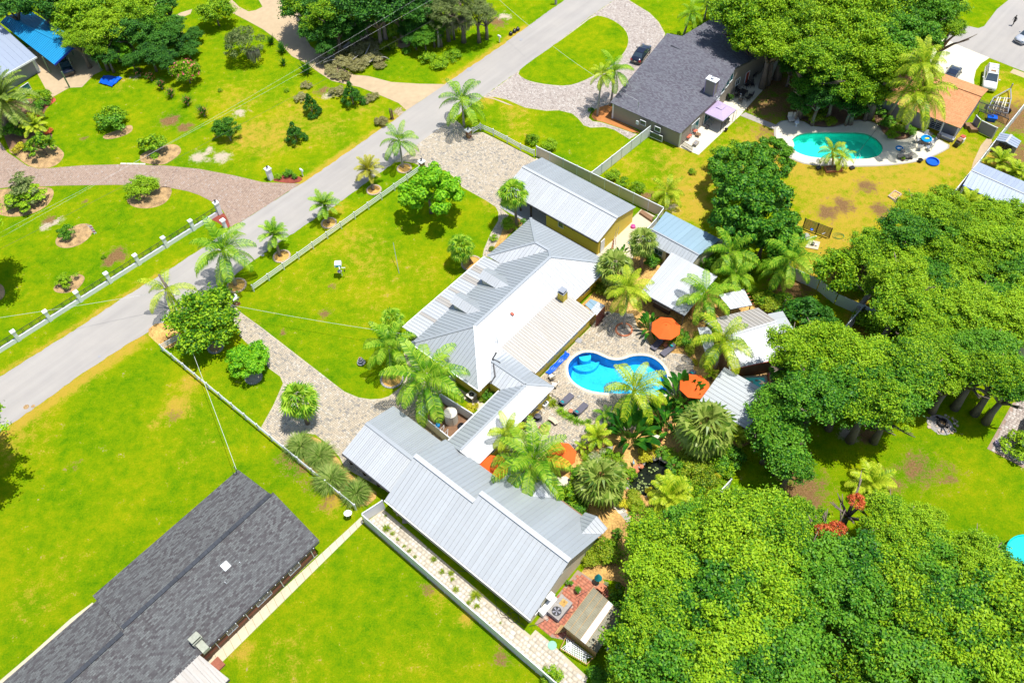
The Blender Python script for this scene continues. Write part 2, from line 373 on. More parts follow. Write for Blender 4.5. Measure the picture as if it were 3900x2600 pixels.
def pavers(name,poly,z,m,parent,ang=LA,row=0.21,lens=(0.16,0.24,0.32),holes=(),gap=0.012,h=0.02,pick=0):
    """field of real paving stones in running rows, cut to the polygon"""
    rng = np.random.RandomState(len(poly)*7+int(abs(poly[0][0])*10))
    ca,sa = math.cos(ang),math.sin(ang); P = np.array([(p[0],p[1]) for p in poly])
    L = np.stack([P[:,0]*ca+P[:,1]*sa,-P[:,0]*sa+P[:,1]*ca],1); lo,hi = L.min(0),L.max(0)
    X0,X1,Y0,Y1 = [],[],[],[]; nr = int((hi[1]-lo[1])/row)+1
    for r_ in range(nr):
        n = int((hi[0]-lo[0])/np.mean(lens))+3; w = rng.choice(lens,n); x = lo[0]-rng.rand()*0.3+np.cumsum(w)
        X0.append(x-w+gap/2); X1.append(x-gap/2); y = lo[1]+r_*row
        Y0.append(np.full(n,y+gap/2)); Y1.append(np.full(n,y+row-gap/2))
    X0,X1,Y0,Y1 = map(np.concatenate,(X0,X1,Y0,Y1))
    cs = [np.stack([a*ca-b*sa,a*sa+b*ca],1) for a,b in ((X0,Y0),(X1,Y0),(X1,Y1),(X0,Y1))]
    ok = np.ones(len(X0),bool)
    for c in cs:
        ok &= inside(c,poly)
        for hh in holes: ok &= ~inside(c,hh)
    cs = [c[ok] for c in cs]; n = ok.sum()
    if n == 0: return None
    dz = rng.rand(n)*0.004; V = np.zeros((n,8,3))
    for k in range(4):
        V[:,k,:2] = cs[k]; V[:,k,2] = z-h; V[:,k+4,:2] = cs[k]; V[:,k+4,2] = z+dz
    base = np.array([(4,5,6,7),(0,1,5,4),(1,2,6,5),(2,3,7,6),(3,0,4,7)])
    tone = np.repeat(np.clip(rng.normal(.5,.23,n),0,1),8)
    if pick:       # the largest-showing ones as single stones
        cen = V[:,4:,:].mean(1); order = np.argsort(cen[:,1])[:pick]; msk = np.zeros(n,bool); msk[order] = True
        for i in order:
            me = raw_mesh('paver',V[i],base,m,tone[i*8:i*8+8]); o = link('paver',me,parent)
        V = V[~msk]; tone = tone.reshape(-1,8)[~msk].ravel(); n = len(V)
        if n == 0: return None
    F = (base[None]+(np.arange(n)*8)[:,None,None]).reshape(-1,4)
    o = link('paver_field',raw_mesh('paver_field',V.reshape(-1,3),F,m,tone),parent); o['kind'] = 'stuff'; return o

# ---------------------------------------------------------------- roofs made of panels
def clip(poly,p,n):
    out = []
    for i in range(len(poly)):
        a,b = poly[i],poly[(i+1) % len(poly)]; da,db = (a-p).dot(n),(b-p).dot(n)
        if da >= 0: out.append(a)
        if (da >= 0) != (db >= 0): out.append(a.lerp(b,da/(da-db)))
    return out
def metal_slope(parent,pts,down,m,width=0.45,ribs=1,rib=0.045,name='roof_panel',alt=None,thick=0.04):
    """sheet-metal slope: one object per sheet, ribs standing proud; down = direction of water flow"""
    pts = [Vector(p) for p in pts]; N = Vector((0,0,0))
    for i in range(1,len(pts)-1): N += (pts[i]-pts[0]).cross(pts[i+1]-pts[0])
    N.normalize()
    if N.z < 0: N = -N; pts = pts[::-1]
    d = Vector(down); d = (d-N*d.dot(N)).normalized(); s_ = d.cross(N).normalized()
    ts = [p.dot(s_) for p in pts]; t0,t1 = min(ts),max(ts); n = max(1,round((t1-t0)/width)); w = (t1-t0)/n
    p0 = pts[0]
    for k in range(n):
        a = t0+k*w+0.006; b = t0+(k+1)*w-0.006
        poly = clip(clip(pts,s_*a+p0-s_*p0.dot(s_),s_),s_*b+p0-s_*p0.dot(s_),-s_)
        if len(poly) < 3: continue
        mb = MB(); nn = len(poly)
        mb.add([p for p in poly]+[p-N*thick for p in poly],[tuple(range(nn)),tuple(range(2*nn-1,nn-1,-1))]+[(i,nn+i,nn+(i+1) % nn,(i+1) % nn) for i in range(nn)])
        for r_ in range(ribs):
            c = a+(b-a)*(r_+0.06)/ribs if ribs > 1 else a+0.02
            q_ = s_*c+p0-s_*p0.dot(s_); ln = []
            for i in range(nn):
                A,B = poly[i],poly[(i+1) % nn]; da,db = (A-q_).dot(s_),(B-q_).dot(s_)
                if (da >= 0) != (db >= 0): ln.append(A.lerp(B,da/(da-db)))
            if len(ln) == 2 and (ln[0]-ln[1]).length > 0.15: mb.bar(ln[0]+N*rib*.5,ln[1]+N*rib*.5,0.035,rib,up=N)
        mm = m
        if alt and (random.random() < alt[1]): mm = alt[0]
        mb.build(name,mm,parent)
def shingle_slope(parent,pts,m,name='roof_slope',thick=0.08):
    pts = [Vector(p) for p in pts]; N = (pts[1]-pts[0]).cross(pts[2]-pts[0]).normalized()
    if N.z < 0: N = -N; pts = pts[::-1]
    n = len(pts); mb = MB()
    mb.add([p for p in pts]+[p-N*thick for p in pts],[tuple(range(n)),tuple(range(2*n-1,n-1,-1))]+[(i,n+i,n+(i+1) % n,(i+1) % n) for i in range(n)])
    return mb.build(name,m,parent)
def ridge_cap(parent,a,b,m,w=0.3,name='ridge_cap',dz=0.05):
    a,b = Vector(a),Vector(b); up = Vector((0,0,dz)); return MB().bar(a+up,b+up,w,0.03).build(name,m,parent)
def wall(parent,a,b,z0,za,zb,m,t=0.12,name='wall'):
    """upright wall from a to b with sloping top"""
    a,b = Vector((a[0],a[1],0)),Vector((b[0],b[1],0)); d = (b-a).normalized(); n_ = Vector((-d.y,d.x,0))*t/2
    lo = [a-n_,b-n_,b+n_,a+n_]; mb = MB()
    mb.hexa([p+Vector((0,0,z0)) for p in lo],[lo[0]+Vector((0,0,za)),lo[1]+Vector((0,0,zb)),lo[2]+Vector((0,0,zb)),lo[3]+Vector((0,0,za))])
    return mb.build(name,m,parent)
def lap_siding(parent,a,b,z0,za,zb,m,out=1,pitch=0.2,t=0.02,name='siding_board',top=None):
    """horizontal boards proud of a wall; top(t) gives wall height along it"""
    a,b = Vector((a[0],a[1],0)),Vector((b[0],b[1],0)); d = b-a; L = d.length; d.normalize(); n_ = Vector((-d.y,d.x,0))*out
    z = z0; hmax = max(za,zb,(top(0.5) if top else 0))
    while z < hmax-0.03:
        z1 = z+pitch-0.012
        # extent along wall where the wall is tall enough
        ks = [k/60 for k in range(61) if (top(k/60) if top else za+(zb-za)*k/60) >= z1-0.01]
        if ks:
            p,r_ = a+d*L*ks[0],a+d*L*ks[-1]
            MB().hexa([p+n_*.061+Vector((0,0,z)),r_+n_*.061+Vector((0,0,z)),r_+n_*(.061+t*1.6)+Vector((0,0,z)),p+n_*(.061+t*1.6)+Vector((0,0,z))],
                      [p+n_*.061+Vector((0,0,z1)),r_+n_*.061+Vector((0,0,z1)),r_+n_*(.061+t*.5)+Vector((0,0,z1)),p+n_*(.061+t*.5)+Vector((0,0,z1))]).build(name,m,parent)
        z += pitch
def window(parent,c,along,w,z0,z1,out,frame_m='white_paint',glass='window_glass',bars=1,name='window',d=0.08):
    """frame > pane; c on the wall face, along = wall direction, out = outward normal"""
    al = Vector(along).normalized(); o_ = Vector(out).normalized(); c = Vector((c[0],c[1],0)); f = MB(); th = 0.06
    A = c-al*w/2; B = c+al*w/2
    for (p,r_) in ((A,A+al*th),(B-al*th,B)):
        f.hexa([x+Vector((0,0,z0)) for x in (p,r_,r_+o_*d,p+o_*d)],[x+Vector((0,0,z1)) for x in (p,r_,r_+o_*d,p+o_*d)])
    for za,zb in ((z0,z0+th),(z1-th,z1)):
        p,r_ = A+al*th,B-al*th
        f.hexa([x+Vector((0,0,za)) for x in (p,r_,r_+o_*d,p+o_*d)],[x+Vector((0,0,zb)) for x in (p,r_,r_+o_*d,p+o_*d)])
    for k in range(bars):
        x = A+al*(w*(k+1)/(bars+1)); f.bar(x+o_*d*.6+Vector((0,0,z0+th)),x+o_*d*.6+Vector((0,0,z1-th)),0.04)
    fo = f.build(name,frame_m,parent)
    p,r_ = A+al*th*.9,B-al*th*.9; g = MB()
    g.hexa([x+Vector((0,0,z0+th*.9)) for x in (p,r_,r_+o_*d*.4,p+o_*d*.4)],[x+Vector((0,0,z1-th*.9)) for x in (p,r_,r_+o_*d*.4,p+o_*d*.4)])
    g.build('pane',glass,fo); return fo
def gutter(parent,a,b,m='white_paint',name='gutter'):
    a,b = Vector(a),Vector(b); dz = Vector((0,0,-0.07)); MB().bar(a+dz,b+dz,0.12,0.11).build(name,m,parent)

# ================================================================ GROUND, ROADS, DRIVES, POOLS
def poly(t,*xy,z=0.0): return [W((t,x,y),z) for x,y in xy]
def S(*xy): return [W(p,0) for p in xy]

POOL = chaikin(poly('C2',(365,350),(372,300),(415,250),(470,215),(530,204),(600,212),(660,240),(725,268),(790,275),(850,262),(905,240),(980,232),(1060,240),(1130,275),(1190,340),(1217,420),(1210,520),(1185,582),(1050,572),(920,560),(760,555),(600,545),(500,515),(420,465),(377,410)),1)
TURQ = chaikin(poly('A3',(238,1235),(262,1190),(310,1150),(400,1133),(600,1130),(850,1131),(930,1155),(1000,1200),(1038,1255),(1030,1300),(985,1340),(880,1360),(600,1352),(450,1345),(350,1322),(285,1290)),1)
POND = chaikin(poly('C2',(1010,1150),(1100,1105),(1180,1110),(1215,1150),(1240,1200),(1240,1260),(1200,1300),(1190,1340),(1120,1400),(1040,1440),(960,1400),(900,1420),(870,1380),(865,1290),(940,1240),(970,1190)),2)

def axis(lo,hi,a,b,step):
    far = [lo,(lo*3+a)/4,(lo+a)/2,(lo+3*a)/4,a-20,a-8]
    return np.array(far+list(np.arange(a,b+step/2,step))+[b+8,b+20,(hi+3*b)/4,(hi+b)/2,(hi*3+b)/4,hi])
gx,gy = axis(-1500,1500,-100,100,0.7),axis(-1500,1500,5,160,0.7)
GX,GY = np.meshgrid(gx,gy); GV = np.stack([GX.ravel(),GY.ravel(),np.zeros(GX.size)],1)
ii = np.arange(len(gx)-1)[None]+np.arange(len(gy)-1)[:,None]*len(gx); ii = ii.ravel(); nx = len(gx)
GF = np.stack([ii,ii+1,ii+nx+1,ii+nx],1)
bad = np.zeros(len(GV),bool)
for pl in (POOL,TURQ,POND):
    c = sum(pl,ZV(0))/len(pl)
    big = [c+(p-c)*(1+0.75/(p-c).length) for p in pl]; bad |= inside(GV[:,:2],big)
GF = GF[~bad[GF].any(1)]
gm = raw_mesh('ground',GV,GF,'lawn')
wear = np.zeros((len(GV),4),np.float32); wear[:,3] = 1
# dry, bare and sandy patches: tile, x, y, radius (m), channel, amount
SPOTS = [('A3',1300,1450,9,0,.8),('A3',700,1500,7,0,.85),('B3',1000,200,9,0,.8),('B3',700,450,7,0,.9),('B3',500,700,6,0,.9),('A3',1650,1350,6,0,.8),('B3',450,250,5,0,.75),('B3',1400,250,6,0,.7),('B3',800,750,6,0,.8),('B3',400,950,5,0,.95),
 ('B3',560,470,1.6,1,.9),('B3',700,410,1.8,1,.8),('B3',900,250,1.6,1,.8),('B3',1020,450,1.5,1,.85),('B3',850,980,3,1,.8),('B3',950,1330,4,0,.9),('B3',250,1130,3,1,.85),('B3',2180,1000,3,1,.9),
 ('A3',2150,1000,4,1,.95),('A3',2200,850,3,0,1),('A3',2000,1300,3,0,.9),('A3',2200,1330,4,1,.75),('A3',1950,1380,3,0,.8),('A3',1650,1180,2.5,0,.8),('A3',100,1280,4,0,.8),('A3',350,1440,4,0,.9),('A3',2050,640,3,0,.5),
 ('A2',2000,1200,5,0,.75),('A2',2100,1350,4,0,.9),('A2',1750,1350,5,0,.7),('A2',1300,1350,5,0,.6),('A2',1500,1500,5,0,.8),('B2',1400,250,5,0,.8),('B2',1450,420,4,0,.9),('B2',1050,330,1.2,1,.9),('B2',1250,420,1.0,2,.7),('A2',900,1420,4,0,.5),
 ('A2',2050,900,6,1,.62),('A2',2150,1150,4,1,.6),('A2',2200,750,5,1,.7),('A3',100,900,5,1,.75),('A3',60,700,4,1,.8),('A3',330,950,4,1,.8),('A3',700,900,6,1,.8),
 ('A0',1450,1030,1.5,1,.95),('A0',1580,1090,1.1,1,.95),('A0',2040,960,1.2,2,.7),('A0',1700,1340,1.3,2,.95),('A0',1890,1340,1.3,2,.95),('A0',1780,1280,.8,2,.85),('A0',720,1180,.5,1,.9),('A0',1000,700,3,0,.5),('A0',1150,655,1.0,2,.6),
 ('A0',2150,1150,5,0,.75),('A1',300,950,6,0,.55),('A1',100,1150,6,0,.7),('A1',500,1100,6,0,.5),('A1',900,950,4,0,.45),('A0',2000,850,6,0,.5),('A1',1000,520,1.3,1,.75),('A1',1200,360,1.6,1,.9),('A1',2010,190,1.8,1,.8),('A1',2060,140,1.2,2,.8),('A1',500,780,1.3,1,.8),('A1',560,810,1.0,2,.75),('A1',1170,960,1.2,1,.75),('A1',1180,960,1.2,2,.6),
 ('A1',2150,960,3,0,.6),('A1',2180,1100,3,0,.5),('A1',1900,850,2,0,.8),('A2',100,640,2.2,1,.55),('A2',500,330,3,0,.5),('A2',600,220,3,0,.5),('A2',380,330,2,0,.4),
 ('B0',430,540,1.2,1,.9),('B0',390,590,.8,2,.9),('B0',490,540,.8,2,.8),('B0',1000,830,1.4,1,1),('B0',930,890,.9,1,1),('B0',720,380,.5,1,.8),('B0',700,1000,.5,0,.9),
 ('B1',750,700,5,0,.5),('B1',900,900,6,0,.45),('B1',1000,1150,6,0,.4),('B1',500,750,4,0,.4),('B1',580,1120,.6,1,.75),('B1',540,1330,.8,1,.75),('B1',180,1490,.6,1,.65),('B1',300,1100,5,0,.3),('B1',640,430,2,0,.6),('B1',1930,400,1.5,0,.6),('B1',1400,950,4,0,.4),
 ('C0',300,800,6,0,.5),('C0',100,950,4,0,.6),('C0',700,430,2,0,.7),('C0',1500,680,2.0,0,1),('C0',1480,740,.9,1,.7),('C0',1300,820,1.3,0,.9),('C0',1600,480,1.8,0,.8),('C0',500,950,4,0,.5),('C0',900,1000,5,0,-.4),('C0',1000,1250,4,0,-.55),('C0',1250,1500,4,0,-.5),('C0',750,850,3,0,-.4),('C0',1700,1000,4,0,.3),('C0',640,1170,.7,1,.6),
 ('C1',300,1200,1.5,1,.6),('C1',180,1120,1.2,1,.6),('C1',600,1480,1.6,0,.9),('C1',450,1350,1.2,1,.6),('D0',300,820,4,0,.4),('D0',500,600,4,0,.3),('D0',2080,1300,1.2,0,.9),
 ('D1',800,960,4,0,.35),('D1',1430,760,1.0,1,.6),('D1',1500,800,1.5,0,.8),('D1',1740,1020,1,0,.9),('D1',2050,1350,1.2,1,.6),('D1',500,700,3,0,.3),('D1',1200,1300,5,0,.35),('D1',250,1350,4,0,.4),('D1',550,40,1.0,1,.6),('D1',1000,900,4,0,-.4),('D1',900,700,3,0,-.3),('D1',950,300,3,0,-.3),('D1',1700,1450,4,0,.2),
 ('C3',1350,1200,2.5,1,.62),('C3',1600,1250,1.6,1,.62),('C3',1300,1240,1.2,1,.7),('C3',1500,1000,4,0,-.3),('C3',1100,1310,2,1,.55),('C3',740,910,1.0,2,.9),('C3',900,920,1.0,1,1),('C3',350,1380,3,1,.8),('C3',800,1000,6,0,-.5),('C3',850,40,3,0,.9),('D3',330,850,3,0,.3)]
for t,x,y,rad,ch,amt in SPOTS:
    c = W((t,x,y)); d2 = ((GV[:,0]-c.x) ** 2+(GV[:,1]-c.y) ** 2)/rad ** 2
    g_ = amt*np.exp(-d2*0.9)
    wear[:,ch] = np.where(amt < 0,wear[:,ch]+g_,np.maximum(wear[:,ch],g_))
# worn, dry fringe along the road edges
def fringe(a,b,rad,amt):
    a,b = W(a),W(b); d = (b-a); t = np.clip(((GV[:,0]-a.x)*d.x+(GV[:,1]-a.y)*d.y)/d.length_squared,0,1)
    dd = (GV[:,0]-a.x-t*d.x) ** 2+(GV[:,1]-a.y-t*d.y) ** 2
    wear[:,0] = np.maximum(wear[:,0],amt*np.exp(-dd/rad ** 2))
for a,b,r_,am in (((0,1660),(542,1285),1.3,.95),((0,1425),(612,1040),.7,.75),((612,1040),(795,925),.4,.5),((1150,697),(1340,565),1.0,.95),((1340,565),(1549,420),1.2,.7),((1700,315),(2000,105),.9,.85)): fringe(a,b,r_,am)
ca_ = gm.color_attributes.new('wear','FLOAT_COLOR','POINT'); ca_.data.foreach_set('color',wear.ravel())
ground = link('ground',gm); ground['kind'] = 'structure'

# ---- road
m,nt,p,o = new_mat('asphalt'); Pn = pos(nt)
f1 = _math(nt,'MULTIPLY_ADD',_noise(nt,aniso(nt,Pn,-46,.05,.8),1.0,3),2.2,-0.6,clamp=True); f2 = _math(nt,'MULTIPLY_ADD',_noise(nt,Pn,0.25,4),2.4,-0.8,clamp=True)
cc = _mix(nt,f1,(0.29,0.27,0.25),(0.37,0.345,0.315)); cc = _mix(nt,_math(nt,'MULTIPLY',f2,0.45),cc,(0.44,0.40,0.35))
cc = _mix(nt,_math(nt,'MULTIPLY_ADD',_noise(nt,Pn,14,3),1.2,-0.45,clamp=True),cc,(0.30,0.285,0.27)); nt.links.new(cc,p.inputs['Base Color']); p.inputs['Roughness'].default_value = 0.92
_bump(nt,p,_noise(nt,Pn,30,2),0.01)
road_l = [(0,1435),(187,1317),(223,1296),(446,1149),(612,1046),(795,930),(880,868),(1000,792),(1143,702),(1223,650),(1330,576),(1504,455),(1549,420),(1696,321),(1786,259),(1900,182),(2000,108),(2138,9)]
road_r = [(0,1643),(85,1585),(214,1495),(312,1422),(442,1337),(542,1277),(700,1180),(835,1091),(1000,967),(1107,895),(1295,770),(1446,658),(1487,630),(1603,541),(1714,460),(1839,370),(1973,272),(2107,174),(2250,63),(2339,0)]
Lw = [W(p) for p in road_l]; Rw = [W(p) for p in road_r]
Lw = [Lw[0]-(Lw[1]-Lw[0]).normalized()*60]+Lw+[Lw[-1]+(Lw[-1]-Lw[-3]).normalized()*90]
Rw = [Rw[0]-(Rw[1]-Rw[0]).normalized()*60]+Rw+[Rw[-1]+(Rw[-1]-Rw[-3]).normalized()*90]
def ragged(pts,amp=0.09,step=0.5):
    out = []
    for i in range(len(pts)-1):
        a,b = pts[i],pts[i+1]; n = max(1,min(60,int((b-a).length/step)))
        nr = Vector((-(b-a).y,(b-a).x,0)).normalized()
        for k in range(n): out.append(a.lerp(b,k/n)+nr*random.uniform(-amp,amp))
    return out+[pts[-1]]
sheet('road',ragged(Lw)+ragged(Rw)[::-1],0.006,'asphalt')
sheet('road',chaikin(poly('A3',(1680,205),(1560,330),(1700,395),(1945,495),(2240,612),(2500,720),(2700,300),(2600,-200),(2200,-120),(2110,0),(2010,80),(1900,225),(1850,243)),0),0.006,'asphalt')
pav = thing  # alias
def manhole(t,x,y,r_,m='grey_concrete'):
    c = W((t,x,y)); return MB().lathe([(r_,0.0),(r_,0.02),(r_*.93,0.024)],20,(c.x,c.y,0.002)).build('manhole_cover',m)
for k,(t,x,y,r_,lb) in enumerate([('C0',224,670,.32,'larger round grey manhole cover near the lower left end of the road'),('C0',283,664,.22,'small oval grey valve lid beside the larger manhole cover on the road'),('C0',848,240,.17,'small grey lid in the road below the grass tongue'),('A1',1765,592,.45,'grey manhole cover on the road edge behind the tall corner palm'),('A1',2203,340,.3,'grey lid in the road by the bin bags'),('B1',0,832,.22,'small lid at the road edge beside the fenced date palms')]):
    tag(manhole(t,x,y,r_,'mulch'if k in (0,1) else 'cool_grey_concrete'),lb,'manhole cover','lids in the road')

# ---- paver drives
STONE = [(0.0,(0.25,0.235,0.215)),(0.22,(0.38,0.34,0.28)),(0.5,(0.52,0.43,0.31)),(0.75,(0.57,0.48,0.36)),(1.0,(0.60,0.55,0.47))]
paver_mat('sand_paver',STONE); paver_mat('pale_paver',[(0.0,(0.30,0.25,0.22)),(0.3,(0.42,0.35,0.31)),(0.6,(0.50,0.43,0.38)),(1.0,(0.60,0.55,0.50))])
paver_mat('pink_paver',[(0.0,(0.30,0.20,0.15)),(0.4,(0.40,0.28,0.21)),(0.7,(0.45,0.31,0.23)),(1.0,(0.46,0.38,0.33))])
paver_mat('white_paver',[(0.0,(0.42,0.36,0.27)),(0.3,(0.58,0.51,0.40)),(1.0,(0.70,0.66,0.58))]); paver_mat('brick_paver',[(0.0,(0.42,0.11,0.06)),(0.6,(0.50,0.15,0.08)),(0.9,(0.50,0.22,0.12)),(1.0,(0.50,0.40,0.35))])
mat('joint_sand',(0.44,0.38,0.28),0.95,0.15); mat('joint_pink',(0.30,0.21,0.16),0.95,0.15)

pink = poly('A0',(-400,1120),(-60,1100),(0,1210),(60,1300),(130,1345),(230,1415),(330,1440),(430,1435),(700,1412),(1000,1404),(1400,1412),(1700,1442),(2000,1498),(2240,1555))+S((1143,700),(1000,793),(880,868))+poly('B0',(1968,600),(1940,520),(1900,450),(1800,372),(1700,320),(1600,287),(1480,264),(1300,242),(1000,233),(500,240),(380,247),(100,250),(-400,320))
pk = sheet('driveway',pink,0.012,'joint_pink'); pavers('paver_field',pink,0.03,'pink_paver',pk,row=0.2,lens=(0.22,0.22,0.30))
loop = S((1839,371),(1973,273),(2107,175),(2250,64),(2339,1),(2440,-75))+poly('A2',(1050,-90),(800,-60),(900,12),(960,50),(1060,110),(1140,190),(1195,290),(1150,420),(900,700),(735,885),(700,900),(600,930),(560,960),(540,1005),(575,1035),(650,1045),(760,1080),(955,1148),(890,1188),(760,1108),(680,1085),(560,1090),(500,1070),(450,1010),(400,970),(290,942),(180,947),(0,920),(-160,850),(-250,830))
isl = chaikin(poly('A2',(590,132),(680,145),(780,190),(860,260),(885,340),(868,415),(800,505),(700,585),(600,640),(480,700),(360,735),(200,725),(60,700),(-20,670),(-70,620),(30,535),(240,392),(420,262)),1)
lp = sheet('driveway',loop,0.012,'joint_sand',holes=[isl]); pavers('paver_field',loop,0.03,'pale_paver',lp,holes=[isl],row=0.22)
sheet('lawn_island',isl,0.02,'lawn_plain')
upper = S((1487,631),(1603,541),(1661,497),(1725,450))+poly('A1',(1690,1060),(1770,1150),(1830,1130),(1880,1130),(2240,1310))+poly('A2',(95,1365))+[U(-8.6,-11.0),U(-6.3,-9.0),U(-6.3,-0.9)]+poly('B1',(2030,432),(2012,470),(2016,540),(1990,640),(1940,740),(1895,815),(1875,850),(1830,840),(1880,720),(1950,560),(2012,470),(1990,420),(1900,362),(1700,252),(1660,190),(1560,110),(1380,90),(1290,47),(1200,33),(1130,42))
upper = S((1487,631),(1603,541),(1661,497),(1725,450))+poly('A1',(1690,1060),(1770,1150),(1830,1130),(1880,1130),(2240,1310))+poly('A2',(95,1365))+[U(-8.6,-11.0),U(-6.3,-9.0),U(-6.3,-0.9)]+poly('B1',(2100,490),(2060,560),(2040,640),(1985,750),(1945,812),(1930,850),(1878,838),(1890,780),(1950,640),(2010,540),(2013,470),(1990,422),(1900,362),(1700,252),(1660,190),(1560,110),(1380,90),(1290,47),(1200,33),(1130,42))
up = sheet('driveway',upper,0.012,'joint_sand'); pavers('paver_field',upper,0.03,'sand_paver',up)
lower = S((760,1140),(835,1091))+poly('B0',(1915,1190),(1990,1255),(2060,1325),(2240,1455))+poly('C1',(240,185),(480,370),(620,480),(700,540),(820,590),(920,605),(1010,600),(1080,578),(1180,500),(1235,400),(1225,280),(1200,200),(1260,190),(1330,260),(1480,360),(1640,440),(1600,480),(1450,600),(1345,720),(1600,950),(1400,1100),(1085,1400),(700,1190),(660,1100),(560,990),(450,905),(330,890),(230,950),(215,1040),(100,950),(0,872),(-10,840),(90,660),(175,470),(150,410),(60,345))+poly('C0',(2150,170),(2040,60))+poly('B0',(2060,1490),(1990,1400),(1800,1200),(1740,1150))
lw = sheet('driveway',lower,0.012,'joint_sand'); pavers('paver_field',lower,0.03,'sand_paver',lw)
# tan concrete drives at the top
tan = poly('A1',(1562,720),(1228,942),(1160,880),(1000,812),(830,745),(690,715),(590,690),(480,620),(380,545),(250,480),(110,330),(0,250),(-110,190),(-280,100),(-330,40),(-260,0),(-200,60),(-120,100),(-60,90),(0,60),(-100,-120),(250,-150),(240,30),(370,120),(320,200),(350,290),(410,395),(520,480),(660,570),(780,640),(900,650),(1100,702),(1330,716))
sheet('driveway',chaikin(tan,0),0.012,'tan_concrete')
sheet('path',poly('A0',(1215,235),(1250,290),(1330,280),(1420,220),(1520,165),(1625,120),(1640,80),(1540,110),(1400,190),(1300,240)),0.012,'tan_concrete')
sheet('driveway',chaikin(poly('A3',(1560,330),(1470,400),(1438,500),(1450,600),(1500,690),(1820,780),(1812,680),(1830,600),(1870,545),(1945,495),(1700,395)),0),0.012,'pale_concrete')
sheet('carport_floor',poly('A0',(330,650),(390,760),(450,830),(590,750),(700,745),(800,640),(880,600),(720,420),(500,300),(200,420)),0.012,'tan_concrete')
sheet('parking_pad',poly('C3',(1925,1025),(2140,640),(2500,400),(2900,900),(2240,1192)),0.012,'joint_pink')
pd_ = poly('C3',(1930,1025),(2140,648),(2500,410),(2880,900),(2240,1185)); rvpad = bpy.data.objects['parking_pad']; pavers('paver_field',pd_,0.03,'pale_paver',rvpad,ang=R(-41),row=0.3,lens=(0.35,))
sheet('path',poly('A3',(2120,620),(2150,588),(2400,680),(2380,720)),0.012,'tan_concrete')
# grey house patio and walk to the turquoise pool
gp = poly('A2',(1300,1250),(1350,1170),(1500,1000),(1780,650),(2060,400),(2240,380),(2300,420),(2225,560),(2100,690),(1830,990),(1480,1322)); sheet('patio',gp,0.012,'pale_concrete')
sheet('path',poly('A2',(1830,985),(1880,960),(2000,1010),(2150,1070),(2135,1110),(1990,1050)),0.010,'grey_concrete')
deck = chaikin(poly('A3',(118,1120),(140,1060),(200,1028),(350,1030),(430,1078),(550,1092),(640,1085),(720,1060),(800,1030),(900,1036),(980,1065),(1030,1130),(1090,1180),(1160,1198),(1240,1188),(1330,1110),(1430,1120),(1520,1200),(1612,1248),(1500,1312),(1350,1370),(1150,1400),(900,1414),(600,1412),(400,1402),(280,1362),(190,1300),(135,1220)),1)
sheet('pool_deck',deck,0.03,'pale_concrete',holes=[TURQ],thick=0.3)
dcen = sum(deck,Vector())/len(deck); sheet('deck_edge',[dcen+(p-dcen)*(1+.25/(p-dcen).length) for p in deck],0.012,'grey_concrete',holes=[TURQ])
# side yard, walks, bottom house surroundings
side = [U(13.6,39.95),U(33.2,40.3),U(33.2,39.6),U(35.0,39.6),U(39.5,39.9),U(40.5,42.5),U(34.5,42.55),U(13.0,42.3),U(13.4,39.95)]
sd_o = sheet('side_yard',side,0.012,'joint_sand'); pavers('paver_field',side,0.035,'white_paver',sd_o,row=0.40,lens=(0.40,0.40,0.62),gap=0.03,pick=280)
red = [U(32.65,32.5),U(36.9,32.2),U(39.9,33.6),U(40.2,35.0),U(37.0,38.0),U(34.8,39.2),U(32.8,39.2)]
ro = sheet('patio',red,0.012,'joint_pink'); pavers('paver_field',red,0.03,'brick_paver',ro,row=0.30,lens=(0.30,0.60))
walk = thing('walkway',None,None,W((1384,1988))); walk['kind'] = 'structure'
a,b = W(q('D1',845,150)),W(q('D1',-30,955)); a2,b2 = W(q('D1',862,200)),W(q('D1',10,1040)); nS = 15
ext = 2.3
for k in range(int(nS*ext)):
    t0,t1 = k/nS+.001,(k+1)/nS-.001
    MB().prism([a.lerp(b,t0),a.lerp(b,t1),a2.lerp(b2,t1),a2.lerp(b2,t0)],0.0,0.05+random.uniform(0,.008)).build('slab','concrete',walk)
sheet('walkway',[W(('D0',x,y)) for x,y in ((790,880),(600,1020),(300,1290),(0,1545),(-200,1720),(-170,1790),(30,1590),(330,1330),(640,1060),(830,920))],0.014,'concrete')
sheet('flower_bed',[W(p) for p in (q('D1',450,470),q('D1',0,930),q('D0',1830,1345),q('D0',1700,1230),q('D1',0,780),q('D1',420,400))],0.010,'soil')
sheet('gravel_strip',[W(p) for p in (q('D1',470,475),q('D1',200,730),q('D1',0,915),q('D0',1850,1335),q('D0',1830,1310),q('D1',0,880),q('D1',440,450))],0.014,'river_stone')
